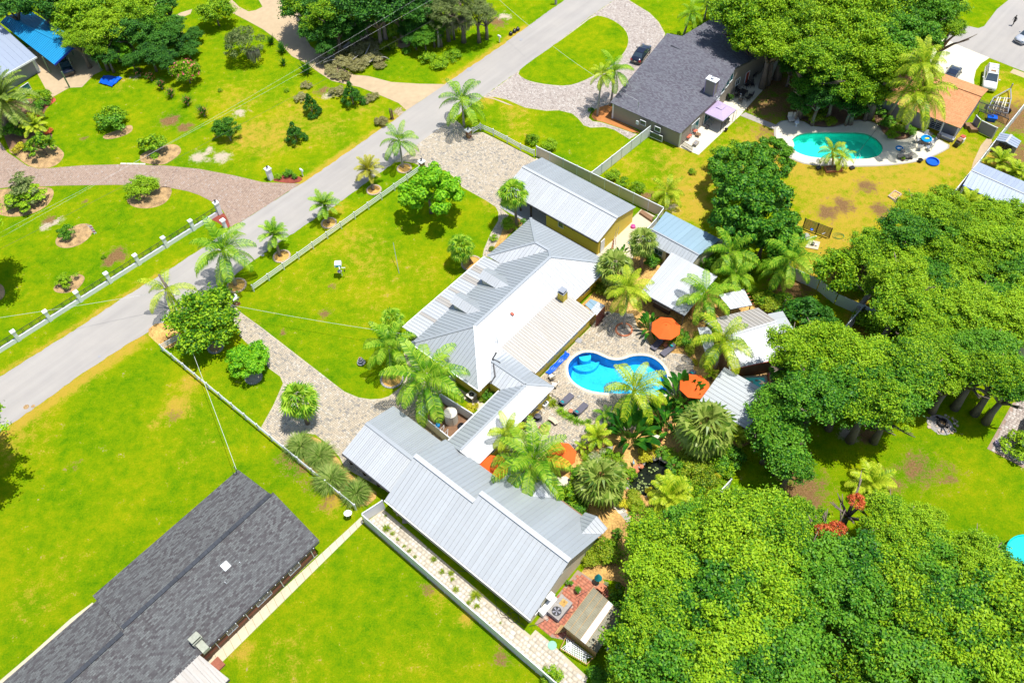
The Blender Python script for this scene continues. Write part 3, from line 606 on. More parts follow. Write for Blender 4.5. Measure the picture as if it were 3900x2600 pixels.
# courtyard
yard = [U(12.2,-11.2),U(13.2,-8.0),U(20.5,-6.0),U(24.3,-6.5),U(30,-7.5),U(37,-5),U(39.5,1),U(38.5,9),U(36,14),U(39,22),U(40.5,30),U(38,33),U(33.1,32.5),U(32.7,28.9),U(21.4,28.9),U(21.4,30.9),U(18.3,30.9),U(18.1,18.2),U(15.5,18.2),U(15.5,7.5),U(12.5,7.0),U(12.4,-1.0)]
sheet('garden_bed',yard,0.008,'leaf_litter',holes=[POOL,POND])
patio = [U(15.4,7.3),U(15.4,18.6),U(18.2,18.4),U(18.2,31),U(21.4,31),U(22.5,29.0)]+poly('C2',(60,1150),(230,1010),(300,1115),(420,1100),(440,1020),(520,990),(640,870),(700,850),(820,870),(1030,860),(1075,780),(1100,700),(1160,600),(1290,565),(1420,500),(1430,360),(1445,290),(1360,220),(1240,210),(1180,190),(1060,130),(1000,20))+poly('B2',(960,1450),(920,1330),(800,1330),(700,1310),(640,1330))
cope = []
pc = sum(POOL,Vector())/len(POOL)
for i,p_ in enumerate(POOL):
    t_ = (POOL[(i+1) % len(POOL)]-POOL[i-1]).normalized(); n_ = Vector((t_.y,-t_.x,0)); cope.append((p_,n_))
sg = 1 if (cope[0][0]+cope[0][1]-pc).length > (cope[0][0]-pc).length else -1
outer = [p_+n_*sg*0.32 for p_,n_ in cope]
po = sheet('patio',patio,0.012,'joint_sand',holes=[POOL]); pavers('paver_field',patio,0.03,'sand_paver',po,row=0.22,lens=(0.22,0.33,0.33),holes=[outer])
cp = thing('swimming_pool','blue kidney shaped swimming pool with curved corner steps','pool',pc)
sheetm = MB()
n = len(POOL)
for i in range(n):
    j = (i+1) % n; a,b,c,d = POOL[i],POOL[j],outer[j],outer[i]
    MB().prism([a.lerp(b,.02),a.lerp(b,.98),d.lerp(c,.98),d.lerp(c,.02)],-0.05,0.045).build('coping_stone','pale_concrete',cp)
def basin(parent,pts,depth,wall_m,floor_m,zt=0.0,name='basin'):
    mb = MB(); n = len(pts); c = sum(pts,Vector())/n
    rings = [(1.0,zt),(1.0,-0.22),(1.0,-depth*.75),(0.93,-depth)]; b0 = 0
    vs = []
    for k,z in rings: vs += [((c+(p-c)*k).x,(c+(p-c)*k).y,z) for p in pts]
    fs = []
    for r_ in range(len(rings)-1):
        for i in range(n): fs.append((r_*n+i,(r_+1)*n+i,(r_+1)*n+(i+1) % n,r_*n+(i+1) % n))
    mb.add(vs,fs); mb.build(name,wall_m,parent)
    fl = sheet('pool_floor',[c+(p-c)*.93 for p in pts],-depth,floor_m,kind=None,parent=None)
    fl.parent = parent; fl.matrix_parent_inverse = XF[parent.name].inverted()
mat('pool_tile',(0.02,0.20,0.48),0.3,0.4,14.0); mat('pool_blue',(0.06,0.55,0.85),0.6,0.3,5.0,c2=(0.10,0.66,0.9)); mat('turquoise_plaster',(0.10,0.72,0.60),0.6,0.12,1.5)
water_mat('pool_water',(0.42,0.84,0.98),ripple=0.012,scale=9); water_mat('turquoise_water',(0.50,0.96,0.92),ripple=0.008,scale=6); water_mat('pond_water',(0.55,0.6,0.45),ripple=0.01)
basin(cp,POOL,1.5,'pool_tile','pool_blue')
wt = sheet('water',POOL,-0.10,'pool_water',kind=None); wt.parent = cp; wt.matrix_parent_inverse = XF[cp.name].inverted()
cs = W(('C2',512,225)); 
for k,(rad,z) in enumerate(((0.7,-0.35),(1.7,-0.95))):
    pts = [cs+Vector((rad*math.cos(t),rad*math.sin(t),0)) for t in [2*math.pi*i/24 for i in range(24)]]
    pts = [p for p in pts if inside(np.array([[p.x,p.y]]),POOL)[0]] or pts
    if len(pts) > 3: MB().prism(pts,-1.5,z).build('step','pool_blue',cp)
tp = thing('swimming_pool','turquoise oval swimming pool in pale concrete deck','pool',sum(TURQ,Vector())/len(TURQ))
basin(tp,TURQ,1.4,'turquoise_plaster','turquoise_plaster',0.03)
wt = sheet('water',TURQ,-0.08,'turquoise_water',kind=None); wt.parent = tp; wt.matrix_parent_inverse = XF[tp.name].inverted()
stp = MB().prism(poly('A3',(228,1205),(268,1200),(280,1240),(262,1285),(225,1270)),-0.02,0.035); stp.build('step','pale_concrete',tp)
pn = thing('garden_pond','dark irregular garden pond with lily pads','pond',sum(POND,Vector())/len(POND))
basin(pn,POND,0.7,'pond_floor','pond_floor')
wt = sheet('water',POND,-0.06,'pond_water',kind=None); wt.parent = pn; wt.matrix_parent_inverse = XF[pn.name].inverted()
for k in range(len(POND)):
    if random.random() < .8:
        p_ = POND[k]; s_ = random.uniform(.13,.3); MB().ball((p_.x+random.uniform(-.1,.1),p_.y+random.uniform(-.1,.1),.05),s_,7,4,(1,random.uniform(.6,1),.6)).build('edge_stone',random.choice(['river_stone','grey_stone','terracotta']),pn)
# pads laid straight on the courtyard bed
for pts,mm in ((poly('C2',(1100,950),(1170,935),(1165,985),(1080,970)),'terracotta'),(poly('C2',(905,1190),(960,1160),(985,1185),(930,1215)),'terracotta'),(poly('C2',(670,1420),(740,1430),(870,1560),(800,1580)),'pale_concrete'),(poly('C2',(270,1270),(350,1260),(400,1300),(340,1360),(270,1340)),'pale_concrete'),(poly('C2',(1130,800),(1190,790),(1170,930),(1120,920)),'terracotta')):
    sheet('path',pts,0.016,mm)
sheet('path',[W(('D2',x,y)) for x,y in ((400,0),(440,0),(560,150),(545,170))],0.014,'grey_concrete')
sheet('concrete_yard',[U(8.6,-12.2),U(11.6,-12.3),U(12.3,-8),U(13.0,-3.5),U(12.3,-0.9),U(9.2,-1.0),U(8.9,-2.0)],0.014,'concrete')
sheet('garage_floor',[U(-6.3,-9.6),U(9.1,-9.9),U(9.1,-0.9),U(-6.3,-0.9)],0.012,'cool_grey_concrete')
sheet('concrete_yard',[U(-8.7,-11.6),U(-5.8,-11.5),U(-5.8,-9.5),U(-6.3,-9.0),U(-8.2,-9.0)],0.018,'concrete')
sheet('utility_yard',[U(8.7,24.6),U(13.6,24.9),U(14.1,22.3),U(12.9,22.6),U(12.9,23.8),U(9,24)],0.012,'concrete')
sheet('utility_yard',[U(9.0,26.0),U(13.9,26.1),U(13.9,29.6),U(9.0,29.5)],0.010,'soil')
# beds with mulch
def bed(pts,mm='mulch',z=0.012,k=2): return sheet('mulch_bed',chaikin(pts,k),z,mm)
bed(poly('A0',(120,1320),(60,1280),(200,1240),(330,1200),(450,1220),(540,1290),(550,1330),(500,1400),(420,1435),(330,1440),(230,1410)))
bed(poly('A0',(1190,1360),(1200,1310),(1350,1260),(1470,1225),(1540,1250),(1548,1310),(1450,1380),(1380,1412),(1210,1390)))
bed(poly('A0',(870,1160),(1000,1110),(1110,1060),(1140,1090),(1110,1140),(980,1185),(890,1190)))
bed(poly('B0',(-200,300),(100,260),(380,250),(455,265),(460,330),(400,420),(260,490),(100,510),(0,490),(-200,430)))
bed(poly('B0',(1065,350),(1200,290),(1370,245),(1475,255),(1450,350),(1380,410),(1250,440),(1120,420)))
bed(poly('B0',(470,700),(520,650),(620,590),(700,560),(780,570),(800,610),(770,680),(680,750),(560,778),(480,755)))
bed(poly('B0',(450,1110),(520,1050),(640,990),(710,1000),(730,1040),(660,1130),(560,1160),(470,1150)))
bed(poly('B0',(-60,1060),(20,1080),(50,1150),(20,1210),(-60,1240)))
bed(poly('B0',(1790,525),(1850,480),(1905,465),(1940,520),(1968,600),(1910,598),(1870,560)),'red_mulch',.016,1)
bed(poly('A1',(70,1540),(160,1490),(250,1490),(355,1520),(300,1566),(170,1560)),'red_mulch',.014,1)
bed(poly('A0',(0,1050),(40,1180),(80,1280),(110,1310),(250,1300),(440,1180),(450,1140),(380,1090),(340,1030),(370,980),(400,920),(480,860),(470,840),(440,820),(300,840),(150,850),(0,900)),'soil',.010,1)
bed(poly('A0',(380,925),(470,870),(480,850),(460,830),(430,850),(440,880),(385,900)),'rust_red',.016,1)
bed(poly('A2',(560,985),(610,925),(740,880),(755,1010),(980,1120),(960,1145),(760,1075),(640,1035),(585,1025)),'orange_mulch',.014,1)
bed(poly('A1',(1880,830),(1960,835),(2060,870),(2140,905),(2080,890),(1980,850)),'curb_stone',.016,0)
bed(poly('B1',(2110,500),(2180,520),(2240,560),(2110,640),(2060,720),(1990,800),(1945,812),(1990,740),(2045,640),(2060,560)),'leaf_litter',.016,1)
bed(poly('A3',(1010,1085),(1040,1140),(1110,1188),(1200,1195),(1260,1180),(1330,1105),(1250,1090),(1130,1020),(1030,900),(950,1010)),'soil',.04,1)
bed(poly('A3',(340,1000),(430,1070),(550,1085),(640,1080),(790,1010),(900,900),(700,800),(400,850),(250,900)),'soil',.014,1)
bed(poly('C0',(1240,30),(1350,140),(1420,180),(1540,130),(1560,60),(1500,0),(1350,-60)),'leaf_litter',.012,1)
bed(poly('C1',(230,930),(450,905),(640,1100),(690,1180),(780,1260),(900,1340),(1000,1420),(860,1540),(700,1450),(560,1350),(430,1230),(300,1110),(210,1030)),'leaf_litter',.014,1)
bed(poly('A1',(1090,330),(1150,300),(1270,340),(1260,400),(1160,420)),'tan_concrete',.010,2)
bed(poly('A3',(1900,1180),(1985,1190),(1900,1330),(1820,1450),(1780,1440)),'tan_concrete',.01,1)

# ================================================================ BUILDINGS
def uvd(du,dv): return U(du,dv)-U(0,0)
NW,SE,SW_,NE = uvd(-1,0),uvd(1,0),uvd(0,1),uvd(0,-1)
# ---- main house
H = thing('main_house','long pale metal roofed yellow house with two small dormers and a flat rear addition','house',U(0,0),0)
k4 = 0.4; ez = 2.5
RT = U(7.35,5.25,4.6); RB = U(7.35,18.75,4.6)
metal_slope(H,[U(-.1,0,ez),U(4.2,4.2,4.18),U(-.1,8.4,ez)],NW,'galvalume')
metal_slope(H,[U(-.1,8.4,ez),U(4.2,4.2,4.18),U(6.3,4.2,4.18),U(2.1,8.4,ez)],SW_,'white_sunlit_metal')
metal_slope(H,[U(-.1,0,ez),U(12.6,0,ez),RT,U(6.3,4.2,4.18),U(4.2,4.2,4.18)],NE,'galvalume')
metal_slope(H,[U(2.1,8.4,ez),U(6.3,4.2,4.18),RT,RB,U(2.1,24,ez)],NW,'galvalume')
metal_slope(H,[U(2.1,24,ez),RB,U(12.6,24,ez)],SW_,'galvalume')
metal_slope(H,[U(12.6,0,ez),U(12.6,24,ez),RB,RT],SE,'white_sunlit_metal')  # sun-facing slope of the same roof, painted brighter
metal_slope(H,[U(-.45,8.45,2.2),U(2.25,8.45,2.54),U(2.45,22.9,2.56),U(-.45,22.8,2.2)],NW,'white_sunlit_metal',name='porch_panel',alt=('weathered_metal',.18))
metal_slope(H,[U(10.9,7.6,3.22),U(15.6,7.5,2.42),U(15.6,18.35,2.42),U(10.9,19.3,3.22)],SE,'weathered_metal',width=.36,name='addition_panel')
for a,b in ((RT,RB),(RT,U(12.6,0,ez)),(RB,U(12.6,24,ez)),(RB,U(2.1,24,ez)),(U(-.1,0,ez),U(4.2,4.2,4.18)),(U(4.2,4.2,4.18),U(6.3,4.2,4.18)),(U(6.3,4.2,4.18),RT),(U(-.1,8.4,ez),U(4.2,4.2,4.18))): ridge_cap(H,a,b,'galvalume',.34)
for (a,b,z) in ((U(.4,.5),U(12.1,.5),2.42),(U(12.1,.5),U(12.1,7.7),2.42),(U(15.2,7.8),U(15.2,18.2),2.35),(U(12.1,7.8),U(15.2,7.8),2.5),(U(12.2,18.2),U(12.2,23.5),2.42),(U(12.2,23.5),U(2.6,23.5),2.42),(U(2.6,23.5),U(2.6,8.4),2.42),(U(2.6,8.0),U(.4,8.0),2.42),(U(.4,8.0),U(.4,.5),2.42)): wall(H,a,b,0,z,z,'yellow_siding')
for v in (8.6,11.4,14.2,17,19.8,22.5): MB().bar(U(-.2,v,0),U(-.2,v,2.15),.14).build('porch_post','white_paint',H)
for v in (9.2,10.7,12.2,13.7,15.2,16.7): window(H,U(15.27,v),uvd(0,1),1.15,1.15,2.05,SE,bars=1)
window(H,U(12.17,4.6),uvd(0,1),1.6,1.0,2.0,SE); window(H,U(12.27,20.9),uvd(0,1),1.2,1.0,2.0,SE)
for a,b in ((U(12.66,0,ez),U(12.66,7.4,ez)),(U(15.68,7.5,2.42),U(15.68,18.3,2.42)),(U(2.1,24.06,ez),U(12.6,24.06,ez)),(U(-.52,8.5,2.2),U(-.52,22.8,2.2))): gutter(H,a,b)
def dormer(v,side_m='cream_stucco'):
    u0,u1 = 2.15,6.3; zr = 4.12; hw = .98; ze = 3.62; ue = u0+.35
    rf,rb = U(u0,v,zr),U(2.1+(zr-ez)/k4,v,zr); ul = 2.1+(ze-ez)/k4
    for s_,m_ in ((1,'white_sunlit_metal'),(-1,'galvalume')): metal_slope(H,[rf,rb,U(ul,v+s_*hw,ze),U(u0,v+s_*hw,ze)],SW_*s_,m_,width=1.3,ribs=4,name='dormer_panel')  # sunny side gets the paler copy, its light painted in
    d = MB(); uf = u0+.45; z0 = ez+k4*(uf-2.1)
    d.hexa([U(uf,v-.8,z0-.1),U(uf+.08,v-.8,z0-.1),U(uf+.08,v+.8,z0-.1),U(uf,v+.8,z0-.1)],[U(uf,v-.8,ze+.08),U(uf+.08,v-.8,ze+.08),U(uf+.08,v+.8,ze+.08),U(uf,v+.8,ze+.08)])
    d.add([U(uf,v-.8,ze+.08),U(uf,v+.8,ze+.08),U(uf,v,zr-.05)],[(0,1,2)])
    for s_ in (-1,1):
        vv = v+s_*.8; d.add([U(uf,vv,z0-.1),U(uf,vv,ze+.05),U(ul,vv,ze+.05),U(ul,vv,ze-.1)],[(0,1,2,3)])
    d.build('dormer_wall',side_m,H); window(H,U(uf,v),uvd(0,1),.9,z0+.1,ze-.05,NW,bars=1)
dormer(11.5); dormer(16.45)
def chimney(parent,c,w,d,z0,z1,ang,m,capm,flue=True,trim='white_paint',name='chimney'):
    ca,sa = math.cos(ang),math.sin(ang); e1 = Vector((ca,sa,0))*w/2; e2 = Vector((-sa,ca,0))*d/2; c = Vector((c[0],c[1],0))
    q4 = lambda k,z: [c-e1*k-e2*k+ZV(z),c+e1*k-e2*k+ZV(z),c+e1*k+e2*k+ZV(z),c-e1*k+e2*k+ZV(z)]
    ch = MB().hexa(q4(1,z0),q4(1,z1)).build(name,m,parent)
    MB().hexa(q4(1.14,z1),q4(1.14,z1+.08)).build('cap',capm,ch)
    if flue: MB().lathe([(.16,0),(.16,.2),(.24,.2),(.24,.28),(.05,.34)],12,(c.x,c.y,z1+.08)).build('flue','galv',ch)
    else: MB().hexa(q4(.8,z1+.08),q4(.8,z1+.35)).build('spark_screen','dark_metal',ch); MB().hexa(q4(1.05,z1+.35),q4(1.05,z1+.42)).build('flue_cap',capm,ch)
    for s1 in (-1,1):
        for s2 in (-1,1):
            p = c+e1*s1*1.01+e2*s2*1.01; MB().bar(p+Vector((0,0,z0)),p+Vector((0,0,z1-.005)),.09).build('corner_trim',trim,ch)
    return ch
chimney(H,U(11.75,8.5),.75,.75,3.0,4.3,LA,'yellow_siding','galv',flue=False,trim='yellow_siding')
MB().hexa([U(9.0,14.3,4.0),U(9.35,14.3,3.87),U(9.35,14.6,3.87),U(9.0,14.6,4.0)],[U(9.0,14.3,4.15),U(9.35,14.3,4.02),U(9.35,14.6,4.02),U(9.0,14.6,4.15)]).build('roof_vent','rust_red',H)
MB().tube([U(10.3,18.3,3.5),U(10.2,18.3,4.3)],.04).build('vent_pipe','galv',H)
MB().tube([U(11.0,19.4,3.35),U(11.2,20.2,3.25),U(12.75,21.6,2.75),U(12.85,22.6,2.55)],[.10,.10,.11,.12]).build('roof_flashing','dark_metal',H)
MB().tube([U(11.3,20.2,3.2),U(11.9,20.1,3.18),U(12.2,20.1,3.2)],.06).build('roof_flashing','dark_metal',H)
MB().tube([U(2.0,23.0,2.2),U(2.0,23.0,2.65),U(2.0,23.7,2.7),U(2.0,23.7,2.3)],.03).build('gutter_pipe','dark_metal',H)
# breezeway wing
Bz = thing('breezeway_wing','narrow pale gabled wing linking the main house to the big hall','building',U(16.3,25))
rz,e2 = 3.2,2.42
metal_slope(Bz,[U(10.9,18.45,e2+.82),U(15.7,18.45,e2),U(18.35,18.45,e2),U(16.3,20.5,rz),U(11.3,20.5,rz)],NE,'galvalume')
metal_slope(Bz,[U(12.8,22.4,e2),U(14.2,22.4,e2),U(16.3,20.5,rz),U(11.3,20.5,rz)],SW_,'white_sunlit_metal')
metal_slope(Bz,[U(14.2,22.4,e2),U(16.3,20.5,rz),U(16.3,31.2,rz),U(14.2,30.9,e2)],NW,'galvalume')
metal_slope(Bz,[U(18.4,18.45,e2),U(18.4,30.9,e2),U(16.3,31.2,rz),U(16.3,20.5,rz)],SE,'white_sunlit_metal')
for a,b in ((U(16.3,20.5,rz),U(16.3,31,rz)),(U(11.3,20.5,rz),U(16.3,20.5,rz)),(U(16.3,20.5,rz),U(18.4,18.4,e2))): ridge_cap(Bz,a,b,'galvalume',.25)
for a,b in ((U(18.05,18.8),U(18.05,30.9)),(U(14.5,22.6),U(14.5,30.9)),(U(15.4,18.8),U(18.05,18.8)),(U(12.4,22.2),U(14.5,22.2))): wall(Bz,a,b,0,2.35,2.35,'yellow_siding')
for v in (19.9,21.5,23.1,24.7,26.3,27.9,29.5): window(Bz,U(18.11,v),uvd(0,1),1.2,1.1,1.95,SE,bars=1)
gutter(Bz,U(18.46,18.5,e2),U(18.46,30.7,e2)); gutter(Bz,U(14.1,22.6,e2),U(14.1,30.7,e2))
# carport wing
Cw = thing('carport','open pale metal carport wing with dark posts beside the pampas clumps','carport',U(10,35))
metal_slope(Cw,[U(6.65,31.3,2.5),U(13.95,31.3,2.5),U(13.95,35.1,3.75),U(6.65,35.1,3.75)],NE,'galvalume',width=.5,ribs=2)
metal_slope(Cw,[U(6.65,38.85,2.5),U(13.95,38.85,2.5),U(13.95,35.1,3.75),U(6.65,35.1,3.75)],SW_,'white_sunlit_metal',width=.5,ribs=2)
ridge_cap(Cw,U(6.65,35.1,3.75),U(13.9,35.1,3.75),'galvalume',.4)
for u in (7.0,9.0,11.1,13.0): MB().bar(U(u,38.4,0),U(u,38.4,2.45),.24).build('post','dark_wood',Cw)
for v in (31.7,35.1): MB().bar(U(7.0,v,0),U(7.0,v,2.45 if v < 34 else 3.6),.24).build('post','dark_wood',Cw)
MB().bar(U(6.9,38.4,2.42),U(13.6,38.4,2.42),.12,.2).build('beam','dark_wood',Cw); MB().bar(U(7.0,31.6,2.42),U(7.0,38.5,2.42),.12,.2).build('beam','dark_wood',Cw)
wall(Cw,U(7.2,31.6),U(13.8,31.6),0,2.4,2.4,'yellow_siding'); wall(Cw,U(13.8,31.6),U(13.8,38.7),0,2.4,2.4,'yellow_siding')
gutter(Cw,U(6.7,38.92,2.5),U(13.6,38.92,2.5),'dark_metal')
# big hall
Bh = thing('hall','largest white metal roofed building with two offset ridges behind the white yard fence','house',U(23,35))
zl = lambda v: 2.6+.52*(39.8-v)
z1,z2 = zl(35.1),zl(34.2)
metal_slope(Bh,[U(14.0,39.8,2.6),U(22.0,39.8,2.6),U(22.0,35.1,z1),U(14.0,35.1,z1)],SW_,'white_sunlit_metal',width=.5)
metal_slope(Bh,[U(22.0,39.8,2.6),U(32.9,39.8,2.6),U(32.9,34.2,z2),U(22.0,34.2,z2)],SW_,'white_sunlit_metal',width=.5)
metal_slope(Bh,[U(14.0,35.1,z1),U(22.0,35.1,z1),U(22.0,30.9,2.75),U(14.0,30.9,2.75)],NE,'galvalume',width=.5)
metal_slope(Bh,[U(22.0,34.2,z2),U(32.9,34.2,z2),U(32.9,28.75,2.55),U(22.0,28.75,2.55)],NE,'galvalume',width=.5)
ridge_cap(Bh,U(14,35.1,z1),U(22,35.1,z1),'white_sunlit_metal',.5); ridge_cap(Bh,U(22,34.2,z2),U(32.9,34.2,z2),'white_sunlit_metal',.5)
for (a,b) in ((25.4,1.5),(31.6,1.35)):   # small gables over the garden side
    zt = 3.6; vb = 34.2-(z2-zt)/.54
    for s_,m_ in ((1,'white_sunlit_metal'),(-1,'galvalume')): metal_slope(Bh,[U(a,28.3,zt),U(a,vb,zt),U(a+s_*b,34.2-(z2-2.75)/.54,2.78),U(a+s_*b,28.3,2.72)],SE*s_,m_,width=2.0,ribs=6,name='gable_panel')
    MB().add([U(a-b*.9,28.6,2.5),U(a+b*.9,28.6,2.5),U(a,28.6,zt-.1)],[(0,1,2),(2,1,0)]).build('gable_wall','cream_stucco',Bh)
wall(Bh,U(14.3,39.4),U(32.4,39.4),0,2.6,2.6,'cream_stucco'); wall(Bh,U(14.3,31.2),U(14.3,39.4),0,2.6,2.6,'cream_stucco'); wall(Bh,U(14.3,31.2),U(21.6,31.2),0,2.6,2.6,'cream_stucco'); wall(Bh,U(21.6,31.2),U(21.6,29.1),0,2.6,2.6,'cream_stucco')
wall(Bh,U(21.6,29.1),U(32.4,29.1),0,2.5,2.5,'cream_stucco'); wall(Bh,U(32.4,29.1),U(32.4,34.2),0,2.5,z2-.1,'cream_stucco'); wall(Bh,U(32.4,34.2),U(32.4,39.4),0,z2-.1,2.6,'cream_stucco')
MB().add([U(22.0,39.8,2.55),U(22.0,34.2,z2),U(22.0,35.1,z1)],[(0,1,2),(2,1,0)]).build('gable_wall','cream_stucco',Bh)
wall(Bh,U(14.05,31.5),U(14.05,35.1),2.4,2.8,z1-.1,'cream_stucco'); wall(Bh,U(14.05,35.1),U(14.05,39.4),2.4,z1-.1,2.7,'cream_stucco')
gutter(Bh,U(14.0,39.9,2.6),U(32.9,39.9,2.6)); gutter(Bh,U(22,28.68,2.55),U(32.9,28.68,2.55),'brown_wood')
window(Bh,U(32.47,38.4),uvd(0,1),1.0,.9,1.9,SE); window(Bh,U(32.47,34.9),uvd(0,1),.5,3.3,3.9,SE,glass='galv'); MB().prism([U(32.5,36.4),U(33.0,36.4),U(33.0,37.2),U(32.5,37.2)],1.9,2.0).build('door_hood','white_paint',Bh)
# ---- yellow garage
Gg = thing('garage','yellow lap sided garage with long white metal roof beside the beige fence','garage',U(2,-5.8))
gz,gr = 2.6,3.75
metal_slope(Gg,[U(-6.2,-1.75,gz),U(9.25,-1.75,gz),U(9.25,-5.75,gr),U(-6.2,-5.75,gr)],SW_,'white_sunlit_metal',width=.45,ribs=2)
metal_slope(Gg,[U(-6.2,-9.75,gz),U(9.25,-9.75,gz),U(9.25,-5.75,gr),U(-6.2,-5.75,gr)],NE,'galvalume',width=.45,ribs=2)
ridge_cap(Gg,U(-6.2,-5.75,gr),U(9.25,-5.75,gr),'white_sunlit_metal',.4)
wall(Gg,U(.75,-2.15),U(9.0,-2.15),0,2.55,2.55,'yellow_siding'); wall(Gg,U(.75,-9.5),U(9.0,-9.5),0,2.55,2.55,'yellow_siding'); wall(Gg,U(.75,-2.15),U(.75,-9.5),0,2.55,2.55,'yellow_siding')
wall(Gg,U(9.0,-2.15),U(9.0,-5.75),0,2.6,3.68,'yellow_siding'); wall(Gg,U(9.0,-5.75),U(9.0,-9.5),0,3.68,2.6,'yellow_siding')
lap_siding(Gg,U(9.0,-2.15),U(9.0,-9.5),.02,0,0,'yellow_siding',out=1,pitch=.26,t=.045,top=lambda t: 2.6+1.08*(1-abs(t-.49)/.51))
lap_siding(Gg,U(.75,-2.15),U(9.0,-2.15),.02,2.5,2.5,'yellow_siding',out=-1,pitch=.26,t=.03)
window(Gg,U(3.2,-2.03),uvd(1,0),.85,1.25,2.1,SW_,bars=0); MB().bar(U(5.0,-2.05,1.95),U(5.15,-2.05,1.95),.1).build('wall_lamp','dark_metal',Gg)
dr = MB().hexa([U(9.1,-3.3,.02),U(9.18,-3.3,.02),U(9.18,-2.5,.02),U(9.1,-2.5,.02)],[U(9.1,-3.3,2.0),U(9.18,-3.3,2.0),U(9.18,-2.5,2.0),U(9.1,-2.5,2.0)]).build('door','white_paint',Gg); MB().ball(U(9.24,-3.15,1.0),.05,6,4).build('handle','galv',dr)
for u in (-5.6,-3.7,-1.9): MB().bar(U(u,-2.2,0),U(u,-2.2,2.5),.26).build('post','dark_wood',Gg)
for v in (-9.4,-5.8): MB().bar(U(-5.8,v,0),U(-5.8,v,2.5 if v < -8 else 3.6),.2).build('post','dark_wood',Gg)
MB().bar(U(-6.0,-2.1,2.48),U(9.1,-2.0,2.5),.14,.16).build('beam','dark_metal',Gg); gutter(Gg,U(-6.2,-1.68,gz),U(9.2,-1.68,gz),'dark_metal')
# ---- blue grey shed behind
Bs = thing('shed','blue grey standing seam shed between the dry lawn fence and the cabana','shed',U(17,-9))
metal_slope(Bs,[U(12.6,-11.55,2.45),U(20.6,-11.6,2.45),U(20.3,-7.2,3.1),U(13.4,-7.3,3.1)],NE,'blue_grey_metal',width=.75,ribs=1,rib=.05)
metal_slope(Bs,[U(12.2,-5.75,2.4),U(20.2,-5.75,2.4),U(20.3,-7.2,3.1),U(12.9,-7.3,3.1)],SW_,'galvalume',width=.42,ribs=1,rib=.05)
ridge_cap(Bs,U(13.2,-7.25,3.1),U(20.3,-7.2,3.1),'galvalume',.22)
for a,b in ((U(13,-11.2),U(20.2,-11.2)),(U(13,-6.1),U(20.0,-6.1)),(U(13,-11.2),U(13,-6.1)),(U(20.1,-11.2),U(20.1,-6.1))): wall(Bs,a,b,0,2.4,2.4,'cream_stucco')
for k in range(18): MB().bar(U(16.6+k*.2,-6.0,0),U(16.6+k*.2,-6.0,2.25),.17,.04,up=uvd(0,1)).build('board','bark',Bs)
window(Bs,U(15.4,-6.03),uvd(1,0),1.3,1.0,1.9,SW_)
# ---- cabana
Cb = thing('cabana','white corrugated cabana roof with open bar front above the orange umbrella','cabana',U(21,-2))
def ca_(u,v,z): return U(u,v,z)
metal_slope(Cb,[U(17.4,-5.65,2.95),U(23.8,-5.75,2.95),U(23.95,1.3,2.45),U(17.95,1.45,2.45)],SW_,'white_sunlit_metal',width=.45,ribs=2)
for u,v in ((18.3,1.0),(23.6,.9),(18.0,-5.2),(23.5,-5.3)): MB().bar(U(u,v,0),U(u,v,2.5 if v > 0 else 2.9),.14).build('post','bark',Cb)
wall(Cb,U(18.0,-5.2),U(23.5,-5.3),0,2.8,2.8,'bark'); wall(Cb,U(18.1,-5.2),U(18.2,.9),0,2.8,2.4,'bark'); wall(Cb,U(23.5,-5.2),U(23.6,-1.0),0,2.8,2.5,'gold_wood')
MB().hexa([U(19.2,.1,.95),U(21.6,.1,.95),U(21.6,.7,.95),U(19.2,.7,.95)],[U(19.2,.1,1.02),U(21.6,.1,1.02),U(21.6,.7,1.02),U(19.2,.7,1.02)]).build('bar_top','grey_stone',Cb)
MB().hexa([U(19.3,.2,0),U(21.5,.2,0),U(21.5,.6,0),U(19.3,.6,0)],[U(19.3,.2,.95),U(21.5,.2,.95),U(21.5,.6,.95),U(19.3,.6,.95)]).build('counter','dark_wood',Cb)
gutter(Cb,U(17.95,1.5,2.45),U(23.95,1.35,2.45),'dark_metal')
# ---- small lean-to roof
x6 = lambda x,y: (2550+x/2.239,1050+y/2.239)
Sm = thing('lean_to','small square white metal lean to roof behind the courtyard palms','shelter',W(x6(560,200)))
pts = [W(x6(420,165),2.5),W(x6(635,112),2.5),W(x6(705,250),2.2),W(x6(520,285),2.2)]
metal_slope(Sm,pts,pts[3]-pts[0],'white_sunlit_metal',width=.42,ribs=1,rib=.05)
for p in pts: p2 = p.lerp(sum(pts,Vector())/4,.1); MB().bar((p2.x,p2.y,0),(p2.x,p2.y,p.z-.05),.1).build('post','bark',Sm)
for k in range(5): c = pts[1].lerp(pts[2],(k+.5)/5); dd = (pts[1]-pts[0]).normalized(); MB().bar(c-dd*.2+ZV(-.08),c+dd*.35+ZV(-.08),.05,.08).build('rafter','terracotta',Sm)
MB().tube([pts[3]+ZV(-.05),pts[2]+ZV(-.05)],.05).build('gutter','dark_metal',Sm)
